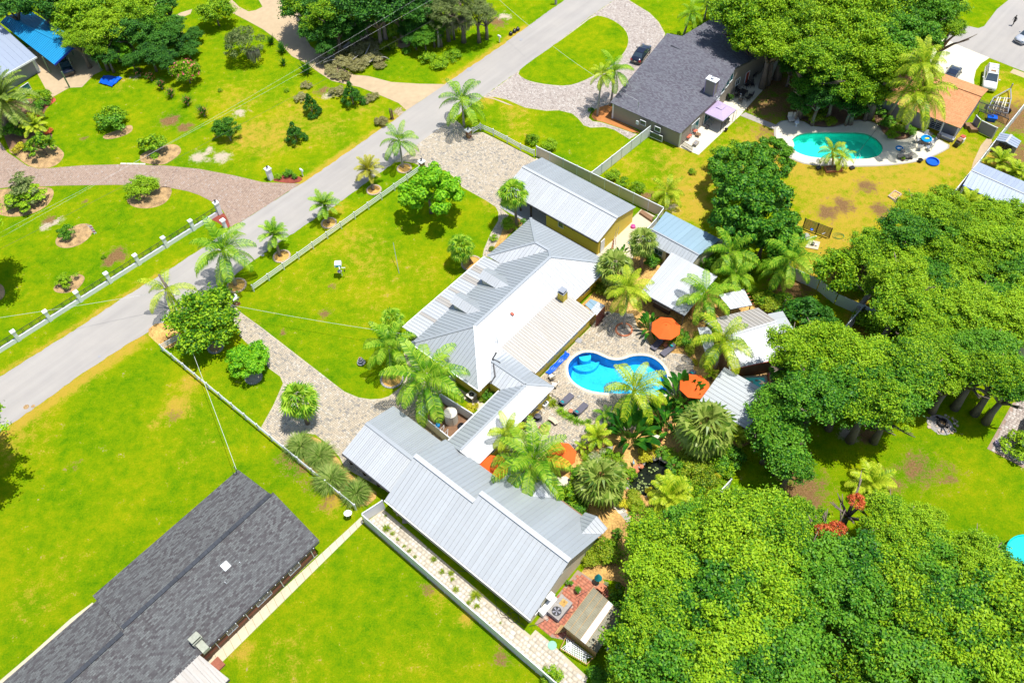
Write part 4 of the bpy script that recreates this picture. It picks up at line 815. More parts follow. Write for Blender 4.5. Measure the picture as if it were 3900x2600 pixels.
# ---- white gabled shed
Wg = thing('pool_house','white ribbed gabled pool house with flat side roof beneath drooping palms','building',W(x6(650,500)))
A0,A1,A2 = W(x6(285,385),2.6),W(x6(755,272),2.6),W(x6(915,388),3.5)
B0,B1,B2 = W(x6(480,520),3.5),W(x6(1015,690),2.5),W(x6(510,800),2.5)
metal_slope(Wg,[A0,A1,A2,B0],(A0-B0),'weathered_metal',width=.45,ribs=1,rib=.05); metal_slope(Wg,[B0,A2,B1,B2],(B1-A2),'white_sunlit_metal',width=.45,ribs=1,rib=.05)
ridge_cap(Wg,B0,A2,'white_sunlit_metal',.25)
ft = [A0,A1,A2,B1,B2,B0]; cen = sum(ft,Vector())/6
F4 = [p.lerp(cen,.08) for p in (A0,A1,B1,B2)]
for i in range(4): wall(Wg,F4[i],F4[(i+1) % 4],0,2.4,2.4,'brown_wood'if i else 'cream_stucco')
metal_slope(Wg,[W(x6(837,325),2.75),W(x6(965,300),2.5),W(x6(1112,545),2.3),W(x6(985,567),2.55)],W(x6(965,300),2.4)-W(x6(837,322),2.7),'stained_metal',width=.9,ribs=0,name='side_roof_panel')
for p in (W(x6(955,310)),W(x6(1095,540))): MB().bar(p,p+ZV(2.3),.1).build('post','bark',Wg)
metal_slope(Wg,[W(x6(240,440),2.3),W(x6(350,435),2.5),W(x6(400,690),2.3),W(x6(310,680),2.1)],SW_,'stained_metal',width=.6,ribs=1,name='side_roof_panel')
gutter(Wg,B2,B1,'rust_red')
# ---- silver patio roof
x8 = lambda x,y: (2640+x/3.2,1380+y/3.2)
Si = thing('patio_cover','square silver patio cover with shaded corner beside the orange umbrella and hot tub','shelter',U(34.4,7.4))
metal_slope(Si,[U(31.35,4.75,2.55),U(37.3,4.6,2.45),U(37.4,10.05,2.45),U(31.7,10.2,2.55)],SE,'stained_metal',width=.55,ribs=1,rib=.05)
for u,v in ((31.7,5.1),(37.0,5.0),(37.0,9.7),(32,9.8)): MB().bar(U(u,v,0),U(u,v,2.4),.12).build('post','bark',Si)
for a,b in ((U(31.4,4.8,2.4),U(37.3,4.65,2.36)),(U(31.7,10.1,2.4),U(37.3,10,2.36)),(U(31.5,7.5,2.42),U(37.3,7.3,2.34))): MB().bar(a,b,.08,.14).build('beam','brown_wood',Si)
# ---- wooden shed with translucent roof and lattice
d2 = lambda x,y: q('D2',x,y)
Ws = thing('garden_shed','small wooden shed with translucent brown ribbed roof and white lattice side','shed',U(37.2,35.8))
rf = [W(d2(333,428),2.25),W(d2(188,620),2.25),W(d2(350,750),1.95),W(d2(480,560),1.95)]
ns = 6
for k in range(ns):
    t0,t1 = k/ns,(k+1)/ns-.005
    pp = [rf[0].lerp(rf[3],t0),rf[1].lerp(rf[2],t0),rf[1].lerp(rf[2],t1),rf[0].lerp(rf[3],t1)]
    metal_slope(Ws,pp,pp[3]-pp[0],'white_sunlit_metal'if k == 3 else 'fiberglass',width=9,ribs=0)
    MB().bar(pp[0]+ZV(.03),pp[1]+ZV(.03),.04,.03).build('batten','gold_wood',Ws)
    for j in range(24): t = (j+.5)/24; MB().bar(pp[0].lerp(pp[1],t)+ZV(.015),pp[3].lerp(pp[2],t)+ZV(.015),.035,.02).build('corrugation','white_sunlit_metal'if k == 3 else 'fiberglass',Ws)
fl = [p.lerp(sum(rf,Vector())/4,.1) for p in rf]
for i in (0,1,3): 
    a,b = fl[i],fl[(i+1) % 4]; n_ = 14
    for k in range(n_):
        p_ = a.lerp(b,(k+.5)/n_); MB().bar((p_.x,p_.y,0),(p_.x,p_.y,1.9),(b-a).length/n_*.93,.03,up=(b-a).cross(ZV(1))).build('board','gold_wood',Ws)
a,b = W(d2(200,678)),W(d2(332,778)); c,d = W(d2(300,812)),W(d2(172,735))
la = thing('lattice_cover','white lattice panel lying over a frame at the shed foot','lattice',a)
z_ = .5
for k in range(15):
    t = (k+.5)/15; MB().bar(a.lerp(b,t)+Vector((0,0,z_)),d.lerp(c,max(0,t-.45)+.2)+Vector((0,0,z_)),.04,.02).build('slat','white_paint',la)
    MB().bar(d.lerp(c,t)+Vector((0,0,z_+.02)),a.lerp(b,max(0,t-.45)+.2)+Vector((0,0,z_+.02)),.04,.02).build('slat','white_paint',la)
for p,r_ in ((a,b),(b,c),(c,d),(d,a)): MB().bar(p+Vector((0,0,z_)),r_+Vector((0,0,z_)),.07,.05).build('frame','gold_wood',la)
for p in (a,b,c,d): MB().bar(p,p+Vector((0,0,z_)),.07).build('leg','gold_wood',la)
st = W(d2(150,640)); dk = thing('deck_step','orange wooden deck step beside the brown roofed garden shed','step',st)
for k in range(6): MB().bar(W(d2(147+k*8,655-k*2),.25),W(d2(178+k*6,612+k*2 ),.25),.13,.04).build('board','gold_wood',dk)
# ---- small shed at the end of the addition, with red timber
Rd = thing('entry_porch','tiny blue and white metal porch roof on red timber by the house end','porch',U(15.5,5.6))
q1 = [W(('B2',*p),2.2) for p in ((510,1255),(560,1205),(680,1262),(610,1345))]
m1,m2 = W(('B2',620,1230),2.35),W(('B2',560,1300),2.35)
metal_slope(Rd,[q1[0],q1[1],m1,m2],q1[0]-m2,'blue_grey_metal',width=.6,ribs=1); metal_slope(Rd,[m2,m1,q1[2],q1[3]],q1[2]-m1,'white_sunlit_metal',width=.35,ribs=1)
for k in range(9): p = q1[3].lerp(q1[2],k/8); MB().bar((p.x,p.y,0),(p.x,p.y,2.1),.09).build('slat','red_wood',Rd)
for p in (q1[0],q1[1]): MB().bar((p.x,p.y,0),(p.x,p.y,2.1),.09).build('post','red_wood',Rd)
# ---- dark shingle house, bottom left
Dh = thing('shingle_house','long dark grey shingle roofed brick house in the lower left corner','house',W((907,1788)))
D = frame((907,1788),2.6,-43)
def DD(u,v,z): return D(u,v,z)
dz_ = 4.3
shingle_slope(Dh,[DD(0,0,2.6),DD(5.85,0,dz_),DD(5.85,17.3,dz_),DD(0,17.3,2.6)],'dark_shingle'); shingle_slope(Dh,[DD(5.85,-.3,dz_),DD(12.35,-.1,2.6),DD(12.35,17.3,2.6),DD(5.85,17.3,dz_)],'dark_shingle')
shingle_slope(Dh,[DD(.75,17.3,2.65),DD(6.2,17.3,dz_-.08),DD(6.2,45,dz_-.08),DD(.75,45,2.65)],'dark_shingle'); shingle_slope(Dh,[DD(6.2,17.3,dz_-.08),DD(12.3,17.3,2.6),DD(12.3,45,2.6),DD(6.2,45,dz_-.08)],'dark_shingle')
mat('ridge_shingle',(0.045,0.05,0.06),.95,.35,4)
for k in range(20): MB().bar(DD(5.85,.0+k*.86,dz_+.06),DD(5.85,.84+k*.86,dz_+.06),.42,.05).build('ridge_cap','ridge_shingle',Dh)
for k in range(14): MB().bar(DD(6.2,17.4+k*.86,dz_+.0),DD(6.2,18.22+k*.86,dz_+.0),.42,.05).build('ridge_cap','ridge_shingle',Dh)
for a,b,z in (((.5,.6),(.5,17),2.5),((1.3,17),(1.3,44),2.5),((.5,.6),(11.9,.6),2.5)): wall(Dh,D(*a),D(*b),0,z,z,'brick')
wb = thing('x',None,None) if False else None
nrow = 10
for r_ in range(nrow):      # brick courses of the visible wall, joined in long courses
    z = .05+r_*.235; MB().hexa([DD(11.9,.6,z),DD(11.99,.6,z),DD(11.99,28,z),DD(11.9,28,z)],[DD(11.9,.6,z+.2),DD(11.99,.6,z+.2),DD(11.99,28,z+.2),DD(11.9,28,z+.2)]).build('brick_course',random.choice(['brick','dark_wood','brown_wood']),Dh)
wall(Dh,D(11.88,.6),D(11.88,44),0,2.5,2.5,'dark_wood',t=.06)
gutter(Dh,DD(12.42,0,2.55),DD(12.42,13.3,2.55),'dark_metal')
for k in range(14): p = DD(12.5,.8+k*.95,2.5); MB().ball(p,.05,6,4).build('string_light','white_paint',Dh)
for k,(v,w) in enumerate(((3.2,1.4),(7.0,1.8),(10.8,1.2))): window(Dh,DD(12.0,v,0),D(0,1)-D(0,0),w,.8,2.0,D(1,0)-D(0,0),bars=1)
for v in (1.0,4.9,9.1,12.6): MB().tube([DD(12.3,v,2.5),DD(12.05,v,2.3),DD(12.05,v,.1)],.045).build('downpipe','white_paint',Dh)
sl = W(q('D0',1930,575),3.55); ax1,ax2 = (D(1,0)-D(0,0)),(D(0,1)-D(0,0))
sk = MB(); s0 = .46; zz = lambda du: -du*.26
sk.hexa([sl+ax1*i*s0+ax2*j*s0+Vector((0,0,zz(i*s0)+.0)) for i,j in ((-1,1),(1,1),(1,-1),(-1,-1))],[sl+ax1*i*s0+ax2*j*s0+Vector((0,0,zz(i*s0)+.16)) for i,j in ((-1,1),(1,1),(1,-1),(-1,-1))])
so = sk.build('skylight','cream_stucco',Dh)
MB().hexa([sl+ax1*i*.38+ax2*j*.38+Vector((0,0,zz(i*.38)+.16)) for i,j in ((-1,1),(1,1),(1,-1),(-1,-1))],[sl+ax1*i*.34+ax2*j*.34+Vector((0,0,zz(i*.34)+.23)) for i,j in ((-1,1),(1,1),(1,-1),(-1,-1))]).build('pane','white_vinyl',so)
chimney(Dh,DD(11.4,13.55,0),.62,.9,2.5,3.6,R(-43),'grey_stone','moss',flue=False,trim='grey_stone')
MB().hexa([DD(11.7,13.2,2.75),DD(12.6,13.2,2.55),DD(12.6,13.9,2.55),DD(11.7,13.9,2.75)],[DD(11.7,13.2,3.3),DD(12.6,13.2,3.0),DD(12.6,13.9,3.0),DD(11.7,13.9,3.3)]).build('chimney_shoulder','moss',Dh)
metal_slope(Dh,[DD(12.2,14.2,2.62),DD(15.9,13.8,2.3),DD(15.9,20,2.3),DD(12.2,20,2.62)],ax1,'weathered_metal',width=.6,ribs=2,name='awning_panel'); gutter(Dh,DD(15.98,13.8,2.3),DD(15.98,20,2.3),'dark_metal')
for x,y,t in ((1985,475,'D0'),(2055,550,'D0'),(1930,720,'D0')): p = W(q(t,x,y),3.4); MB().tube([p,p+ZV(.4)],.04).build('vent_pipe','white_paint',Dh)
p = W(q('C0',2015,1215),2.7); MB().tube([p,p+ZV(.9)],.03).build('service_mast','galv',Dh); MB().tube([p+Vector((-.3,-.2,.1)),p+Vector((-.1,-.5,.2)),p+Vector((.15,-.5,.15)),p+Vector((.2,-.1,.5)),p+ZV(.8)],.03).build('service_cable','dark_metal',Dh)
# brick planter end
MB().prism([D(12.5,13.2),D(13.6,13.2),D(13.6,15.4),D(12.5,15.4)],0,.25).build('brick_step','brick',Dh)
# ---- grey shingle house, top
Gh = thing('shingle_house','grey shingle roofed taupe house with white chimney behind the loop drive','house',W(q('A2',1300,1000)))
a2 = lambda x,y,z: W(q('A2',x,y),z)
SWc,Lc,Tc = a2(1325,1140,2.6),a2(725,875,2.6),a2(1210,285,4.9)
R1,R2 = a2(1660,795,3.0),a2(1825,545,4.3)
xg = lambda x,y,z: W((2600+x/2.24,200+y/2.24),z)
R1,R2 = xg(300,385,3.1),xg(455,130,4.9)
shingle_slope(Gh,[Lc,SWc,R1,Lc.lerp(Tc,.48)],'grey_shingle'); shingle_slope(Gh,[Lc.lerp(Tc,.48),R1,R2,Tc],'grey_shingle')
back = [Tc+Vector((.3,.2,-.02)),R2,a2(2080,420,3.0),a2(1900,180,2.8),a2(1680,108,3.0),a2(1340,310,3.9)]
shingle_slope(Gh,[Tc,R2,a2(2070,440,3.2),a2(1735,400,3.2)],'grey_shingle'); shingle_slope(Gh,[Tc+ZV(-.7),a2(1735,400,3.3),a2(2070,440,3.1),a2(1800,130,2.7),a2(1675,108,2.7),a2(1340,310,3.3)],'grey_shingle')
GL = [a2(752,1000,0),a2(1300,1250,0)]
wall(Gh,a2(745,1005,0),a2(1310,1252,0),0,2.55,2.55,'taupe_siding')
f3 = lambda p: Vector((p.x,p.y,0))
ins = Vector((-.25,.1,0))
wall(Gh,a2(1310,1252,0),f3(R1)+ins,0,2.55,3.0,'taupe_siding'); wall(Gh,f3(R1)+ins,f3(R2)+ins,0,3.0,4.8,'taupe_siding'); wall(Gh,f3(R2)+ins,f3(a2(2050,460,3.0)),0,4.5,2.9,'taupe_siding')
wall(Gh,a2(745,1005,0),f3(a2(1190,330,2.5)),0,2.5,2.5,'taupe_siding')
wdir = (a2(1310,1252,0)-a2(745,1005,0)).normalized(); wout = Vector((wdir.y,-wdir.x,0))
if wout.y > 0: wout = -wout
for x,y,w_,z0,z1,gl in ((1005,1040,.95,1.45,2.25,'white_paint'),(1130,1095,.95,1.45,2.25,'window_glass'),(958,1035,.4,1.5,2.1,'grey_wall')):
    p = W(q('A2',x,y+20),1.6); window(Gh,f3(p)+wout*.03,wdir,w_,z0,z1,wout,glass='window_glass'if x != 958 else 'white_paint',bars=0)
p = W(q('A2',1118,1165),.6); window(Gh,f3(p)+wout*.03,wdir,2.1,.2,1.15,wout,bars=0)
for p in (a2(745,1008,0),a2(1312,1255,0)): MB().bar(f3(p)+wout*.02,f3(p)+wout*.02+ZV(2.5),.2).build('corner_trim','white_paint',Gh)
ed = (f3(R2)-f3(SWc)).normalized(); eo = Vector((ed.y,-ed.x,0))
wA,wB = a2(1310,1252,0),f3(R1)+ins; we = (wB-wA).normalized(); wo_ = Vector((we.y,-we.x,0))
for t,w_,g_ in ((.42,2.0,'teal_glass'),(.80,1.9,'teal_glass')): window(Gh,wA.lerp(wB,t)+wo_*.06,we,w_,.1,2.1,wo_,glass=g_,bars=1,name='sliding_door')
wA,wB = f3(R1)+ins,f3(R2)+ins; we = (wB-wA).normalized(); wo_ = Vector((we.y,-we.x,0))
for t in (.12,.40,.68,.9): window(Gh,wA.lerp(wB,t)+wo_*.06,we,1.2,2.3+t*.6,3.0+t*1.4,wo_,bars=0,glass='teal_glass')
window(Gh,wA.lerp(wB,.12)+wo_*.06,we,1.3,.1,2.0,wo_,bars=0,glass='teal_glass',name='sliding_door')
wA,wB = f3(R2)+ins,f3(a2(2050,460,3.0)); we = (wB-wA).normalized(); wo_ = Vector((we.y,-we.x,0))
if wo_.y > 0: wo_ = -wo_
window(Gh,wA.lerp(wB,.2)+wo_*.06,we,1.1,1.1,2.2,wo_,bars=1); do = window(Gh,wA.lerp(wB,.5)+wo_*.06,we,.95,.05,2.1,wo_,bars=0,glass='rust_red',name='red_door')
for x,y in ((1285,412),(1452,480),(1625,547)):
    c = a2(x,y,4.55); u_ = (SWc-Lc).normalized()*.85; n_ = Vector((-u_.y,u_.x,0)).normalized()*.14
    MB().hexa([c-u_-n_,c+u_-n_,c+u_+n_,c-u_+n_],[x_+ZV(.12) for x_ in (c-u_-n_,c+u_-n_,c+u_+n_,c-u_+n_)]).build('roof_vent','dark_metal',Gh)
chimney(Gh,a2(1580,790,3.2),.95,1.5,2.9,5.4,R(48.3),'taupe_siding','white_paint',trim='lilac_cloth')
p = a2(965,920,2.9); MB().tube([p,p+ZV(1.1)],.05).build('service_mast','galv',Gh)
# ---- orange shingle house, right
Oh = thing('shingle_house','orange shingle roofed grey house behind the feathery palms on the right','house',W(q('A3',1500,900)))
Of = frame(q('A3',1700,1095),2.6,-41)
OO = lambda u,v,z: Of(u,v,z)
shingle_slope(Oh,[OO(-11.6,0,2.6),OO(0,0,2.6),OO(0,-6.3,4.0),OO(-11.6,-6.3,4.0)],'orange_shingle'); shingle_slope(Oh,[OO(-11.6,-6.3,4.0),OO(0,-6.3,4.0),OO(0,-9.9,3.0),OO(-11.6,-9.9,3.0)],'orange_shingle')
MB().bar(OO(-11.6,-6.3,4.06),OO(0,-6.3,4.06),.35,.04).build('ridge_cap','orange_shingle',Oh)
for a,b,za,zb in (((-11.2,-.4),(-4.2,-.4),2.5,2.5),((-4.2,-.4),(-4.2,-1.5),2.5,2.5),((-4.2,-1.5),(-.4,-1.5),2.6,2.6),((-.4,-1.5),(-.4,-9.4),2.6,2.9),((-11.2,-.4),(-11.2,-9.4),2.5,2.9)): wall(Oh,Of(*a),Of(*b),0,za,zb,'grey_wall')
o1,o2 = Of(1,0)-Of(0,0),Of(0,1)-Of(0,0)
fd = window(Oh,Of(-3.6+.25,-1.42),o1,1.6,.05,2.15,o2,bars=1,name='french_door')
for r_ in range(6): MB().bar(Of(-4.05,-1.3,.35+r_*.3),Of(-2.6,-1.3,.35+r_*.3),.03).build('glazing_bar','white_paint',fd)
for u in (-4.25,-2.3,-.3): MB().bar(Of(u,-.3,0),Of(u,-.3,2.5),.13).build('post','white_paint',Oh)
MB().hexa([OO(-7.2,-5.3,3.85),OO(-5.9,-5.3,3.85),OO(-5.9,-5.0,3.78),OO(-7.2,-5.0,3.78)],[OO(-7.2,-5.3,3.97),OO(-5.9,-5.3,3.97),OO(-5.9,-5.0,3.9),OO(-7.2,-5.0,3.9)]).build('roof_vent','dark_wood',Oh)
MB().prism([Of(-11.3,0),Of(-11.0,0),Of(-11.0,-.3),Of(-11.3,-.3)],0,2.5).build('corner_trim','white_paint',Oh)
# ---- right hand sheds
xr = lambda x,y,z=0.0: W((3700+x/2.24,400+y/2.24),z)
Gs = thing('shed','small grey garden shed with white ridge and dark double door behind the right fence','shed',xr(290,400))
g0,g1,g2,g3,g4,g5 = xr(205,300,1.8),xr(245,235,1.8),xr(295,318,2.25),xr(342,255,2.25),xr(388,368,1.8),xr(425,308,1.8)
metal_slope(Gs,[g0,g1,g3,g2],g0-g2,'lilac_metal',width=.5,ribs=1); metal_slope(Gs,[g2,g3,g5,g4],g4-g2,'lilac_metal',width=.5,ribs=1); ridge_cap(Gs,g2,g3,'white_sunlit_metal',.3)
ww = [p.lerp((g0+g1+g4+g5)/4,.07) for p in (g0,g4,g5,g1)]
for i in range(4): wall(Gs,ww[i],ww[(i+1) % 4],0,1.75,1.75,'taupe_siding')
al = (ww[1]-ww[0]).normalized(); ou = Vector((al.y,-al.x,0)); mid = f3(ww[0].lerp(ww[1],.5))
if ou.y > 0: ou = -ou
MB().add([f3(ww[0])+ou*.06+ZV(1.7),f3(ww[1])+ou*.06+ZV(1.7),mid+ou*.06+ZV(2.15)],[(0,1,2),(2,1,0)]).build('gable_wall','grey_wall',Gs)
for s_ in (-1,1): dd = MB().hexa([mid+al*s_*x+ou*y+ZV(.05) for x,y in ((.03,.07),(.85,.07),(.85,.12),(.03,.12))],[mid+al*s_*x+ou*y+ZV(1.7) for x,y in ((.03,.07),(.85,.07),(.85,.12),(.03,.12))]).build('door','dark_metal',Gs)
Mc = thing('carport','blue grey ribbed metal carport at the right picture edge','carport',xr(250,700))
m0,m1,m2,m3 = xr(65,488,2.5),xr(0,558,2.75),xr(560,700,2.5),xr(520,790,2.75)
low0,low1 = xr(-72,682,2.2),xr(390,910,2.2)
metal_slope(Mc,[m0,m2,m3 ,m1],m0-m1,'lilac_metal',width=.5,ribs=1); metal_slope(Mc,[m1,m3,low1 ,low0],low0-m1,'lilac_metal',width=.5,ribs=1); ridge_cap(Mc,m1,m3,'white_sunlit_metal',.2)
for p in (m0,m2,low0,low1): p2 = p.lerp((m0+m2+low0+low1)/4,.06); MB().bar(f3(p2),f3(p2)+ZV(2.15),.1).build('post','white_paint',Mc)
wall(Mc,f3(m0.lerp(low0,.1)),f3(low0.lerp(m0,.1)),0,2.1,2.1,'cream_stucco'); gutter(Mc,low0,low1,'blue_plastic')
# ---- houses under the oaks at the right
Ub = thing('shingle_house','brown shingle roof showing in gaps beneath the right hand oaks','house',W(q('B3',1700,950)))
b3 = lambda x,y,z: W(q('B3',x,y),z)
shingle_slope(Ub,[b3(1150,900,3),b3(1700,600,3),b3(2050,850,4),b3(1500,1180,4)],'brown_shingle'); shingle_slope(Ub,[b3(1500,1180,4),b3(2050,850,4),b3(2380,1060,3),b3(1850,1420,3)],'brown_shingle')
for a,b in (((1250,950),(1850,1400)),((1850,1400),(2330,1080)),((1700,650),(2300,1060)),((1250,950),(1700,650))): wall(Ub,f3(b3(*a,2.8)),f3(b3(*b,2.8)),0,2.8,2.8,'cream_stucco')
Rb = thing('shingle_house','pale walled house corner at the right edge above the long white fence','house',W(q('C3',2240,100)))
c3 = lambda x,y,z: W(q('C3',x,y),z)
shingle_slope(Rb,[c3(2180,60,3),c3(2280,-10,3.4),c3(2600,100,3.4),c3(2700,330,3)],'brown_shingle'); wall(Rb,f3(c3(2190,90,2.7)),f3(c3(2680,330,2.7)),0,2.8,2.8,'cream_stucco'); wall(Rb,f3(c3(2120,130,1.5)),f3(c3(2230,30,1.5)),0,2.3,2.3,'white_paint')
# ---- top left: house and blue carport
xc = lambda x,y,z=0.0: W((x/2.49,20+y/2.49),z)
Th = thing('metal_roof_house','grey walled house with lilac grey metal roof in the upper left','house',xc(200,600))
t0,t1,t2 = xc(350,495,2.7),xc(0,182,3.9),xc(0,695,2.7)
ex = (t2-t1)*0; dl = (xc(0,695,2.7)-t0)
metal_slope(Th,[t0,t0+(t1-t0)*1.9,t2+dl*1.2+(t1-t0)*1.9,t2+dl*1.2],t0-t1,'lilac_metal',width=.9)
fas = MB().bar(t0,t2+dl*1.2,.1,.25); fas.build('fascia','white_paint',Th)
wa,wb_ = xc(420,812),xc(255,870)
aa,bb = f3(t0.lerp(t1,.05)),f3(t2)
dv = (bb-aa).normalized(); inn = Vector((-dv.y,dv.x,0)) 
if (f3(t1)-aa).dot(inn) < 0: inn = -inn
wall(Th,aa+inn*.5+dv*.5,bb+dv*9+inn*.5,0,2.6,2.6,'grey_wall',t=.2); wall(Th,aa+inn*.5+dv*.5,aa+inn*9+dv*.5,0,2.6,2.6,'white_paint',t=.2)
for k in range(1): window(Th,f3(W(q('A0',215,755),1.3)) ,dv,1.7,.7,1.9,-inn,glass='teal_glass',bars=0)
pc0 = xc(285,560); MB().bar(aa+inn*.42+dv*.45,aa+inn*.42+dv*.45+ZV(2.6),.45,.45).build('corner_pilaster','white_paint',Th)
MB().bar(f3(xc(130,640,2.0))+ZV(2.15),f3(xc(130,640,2.0))+dv*.9+ZV(2.15),.3).build('vent_box','taupe_siding',Th)
Tb = thing('carport','bright blue metal carport roof on green posts in the upper left','carport',xc(500,450))
p0,p1,p2,p3,p4,p5 = xc(515,565,2.9),xc(680,410,3.7),xc(820,370,2.9),xc(0,165,2.9),xc(65,100,3.7),xc(275,52,2.9)
metal_slope(Tb,[p0,p1,p4,p3],p0-p1,'bright_blue_metal',width=.45,ribs=1); metal_slope(Tb,[p1,p2,p5,p4],p2-p1,'bright_blue_metal',width=.45,ribs=1)
mat('royal_blue',(0.0,0.03,0.40),.5,.05)
MB().bar(p0+ZV(-.08),p1+ZV(-.08),.06,.26).build('fascia','royal_blue',Tb); MB().bar(p1+ZV(-.08),p2+ZV(-.08),.06,.26).build('fascia','royal_blue',Tb)
mat('green_post',(0.16,0.22,0.13),.8,.15)
for x,y in ((660,780),(965,620),(480,640),(350,620),(700,470)): p = xc(x,y); MB().bar(p,p+ZV(2.85),.17).build('post','green_post',Tb)
ridge_cap(Tb,p1,p4,'bright_blue_metal',.25)

# ================================================================ VEGETATION
leaf_mat('oak_leaf',(0.012,0.09,0.003),(0.10,0.26,0.004),(0.32,0.50,0.012)); leaf_mat('lime_oak_leaf',(0.02,0.10,0.003),(0.12,0.28,0.004),(0.35,0.52,0.012)); leaf_mat('bright_leaf',(0.02,0.15,0.002),(0.09,0.34,0.004),(0.26,0.54,0.012))
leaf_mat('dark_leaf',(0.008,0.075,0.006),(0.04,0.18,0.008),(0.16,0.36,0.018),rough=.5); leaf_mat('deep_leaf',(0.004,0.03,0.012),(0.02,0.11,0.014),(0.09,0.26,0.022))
leaf_mat('olive_leaf',(0.03,0.07,0.015),(0.10,0.16,0.035),(0.22,0.27,0.08)); leaf_mat('cedar_leaf',(0.006,0.05,0.006),(0.02,0.11,0.008),(0.07,0.22,0.015))
leaf_mat('yellow_leaf',(0.20,0.20,0.005),(0.42,0.40,0.01),(0.62,0.58,0.03)); leaf_mat('lime_leaf',(0.05,0.13,0.004),(0.16,0.28,0.006),(0.34,0.40,0.02))
leaf_mat('palm_leaf',(0.02,0.13,0.004),(0.11,0.30,0.006),(0.33,0.50,0.03),rough=.45); leaf_mat('lime_palm_leaf',(0.06,0.18,0.003),(0.24,0.38,0.006),(0.48,0.56,0.03),rough=.45)
leaf_mat('gold_palm_leaf',(0.12,0.14,0.005),(0.28,0.30,0.015),(0.45,0.42,0.04)); leaf_mat('fan_leaf',(0.04,0.10,0.01),(0.13,0.22,0.02),(0.30,0.38,0.07),rough=.35)
leaf_mat('banana_leaf',(0.01,0.07,0.006),(0.03,0.15,0.012),(0.10,0.28,0.02),rough=.3); leaf_mat('pampas',(0.05,0.13,0.01),(0.15,0.27,0.03),(0.34,0.42,0.10))
leaf_mat('moss_hang',(0.10,0.10,0.07),(0.20,0.19,0.13),(0.33,0.32,0.24)); leaf_mat('red_leaf',(0.25,0.02,0.01),(0.50,0.07,0.02),(0.65,0.18,0.05)); leaf_mat('pink_flower',(0.5,0.03,0.08),(0.6,0.08,0.12),(0.7,0.2,0.2))
leaf_mat('dead_leaf',(0.12,0.10,0.03),(0.25,0.24,0.07),(0.38,0.36,0.16)); leaf_mat('pale_leaf',(0.12,0.18,0.06),(0.27,0.33,0.14),(0.42,0.46,0.25))
ORD = ['first','second','third','fourth','fifth','sixth','seventh','eighth','ninth','tenth','eleventh','twelfth']+['further']*30
rng = np.random.RandomState(11)
def unit(n):
    v = rng.normal(size=(n,3)); return v/np.linalg.norm(v,axis=1,keepdims=True)
def leaves(C,Nn,L,Wd,m,name,tip=0.0):
    """one bent leaf per point: C centres, Nn normals"""
    n = len(C); t = np.cross(Nn,unit(n)); t /= np.linalg.norm(t,axis=1,keepdims=True)+1e-9; b = np.cross(Nn,t)
    l = (L*(0.6+0.8*rng.rand(n)))[:,None]; w = (Wd*(0.6+0.8*rng.rand(n)))[:,None]
    V = np.stack([C-t*l*.5,C+b*w*.5+Nn*w*.15,C+t*l*.5-Nn*l*tip,C-b*w*.5+Nn*w*.15],1)
    F = np.arange(4*n).reshape(n,4); return raw_mesh(name,V.reshape(-1,3),F,m)
def cloud(name,lobes,n,L,Wd,m,up=0.35,shell=0.75,tip=0.2,cut=None):
    lobes = np.array(lobes); w = lobes[:,3] ** 2; idx = rng.choice(len(lobes),n,p=w/w.sum()); d = unit(n)
    d[:,2] = np.where(d[:,2] < -.3,-d[:,2],d[:,2]); r_ = lobes[idx,3]*(shell+(1-shell)*rng.rand(n))*(0.7+.45*rng.rand(n))
    C = lobes[idx,:3]+d*r_[:,None]*np.array([1,1,.85])
    Nn = d*1.1+unit(n)*.6+np.array([0,0,up]); Nn /= np.linalg.norm(Nn,axis=1,keepdims=True)
    return leaves(C,Nn,L,Wd,m,name,tip)
def crown_lobes(k,r0=.2,r1=.36,zlo=-.5,flat=.9,fill=.15,irr=.15):
    out = []
    for i in range(k):
        z = rng.uniform(zlo,1); ph = rng.uniform(0,2*math.pi) ; rr = math.sqrt(max(0,1-z*z))*(1 if z > 0 else 1.0)
        r_ = rng.uniform(r0,r1); rad = (1-r_)*(1.12-irr*rng.rand())*(1 if rng.rand() > fill else rng.rand())
        out.append((math.cos(ph)*rr*rad,math.sin(ph)*rr*rad,z*flat*rad,r_))
    return out
def limb_lobes(big,small,flat=.8,r=.12,zlo=-.25):
    out = []
    for i in range(big):
        z = zlo+(1-zlo)*(i+.5)/big*.97; ph = i*2.4+rng.uniform(-.5,.5); rr = math.sqrt(max(.05,1-z*z)); k = rng.uniform(.5,.84); cx,cy,cz = math.cos(ph)*rr*k,math.sin(ph)*rr*k,z*k*flat
        rb = rng.uniform(.15,.30)
        for j in range(rng.randint(small // 2,small+1)):
            d = unit(1)[0]*rb*rng.uniform(.5,1.15); out.append((cx+d[0]*1.15,cy+d[1]*1.15,cz+d[2]*.7,r*rng.uniform(.5,1.4)))
    return out
def fluffy(name,lobes,n,L,Wd,m,up=.8):
    lobes = np.array(lobes); w = lobes[:,3] ** 1.6; idx = rng.choice(len(lobes),n,p=w/w.sum()); g = rng.normal(size=(n,3)); C = lobes[idx,:3]+g*lobes[idx,3:4]*np.array([.62,.62,.36])
    Nn = unit(n)*.75+g*.25+np.array([0,0,up]); Nn /= np.linalg.norm(Nn,axis=1,keepdims=True); return leaves(C,Nn,L,Wd,m,name,.2)
CROWN = {}
def crown_set(key,k,n,L,Wd,m,num=3,**kw):
    lk = {a: kw.pop(a) for a in ('r0','r1','zlo','flat','fill','irr') if a in kw}
    CROWN[key] = [cloud('crown',crown_lobes(k,**lk),n,L,Wd,m,**kw) for _ in range(num)]
CROWN['oak'] = [fluffy('crown',limb_lobes(26,11),22000,.060,.040,'oak_leaf') for _ in range(5)]
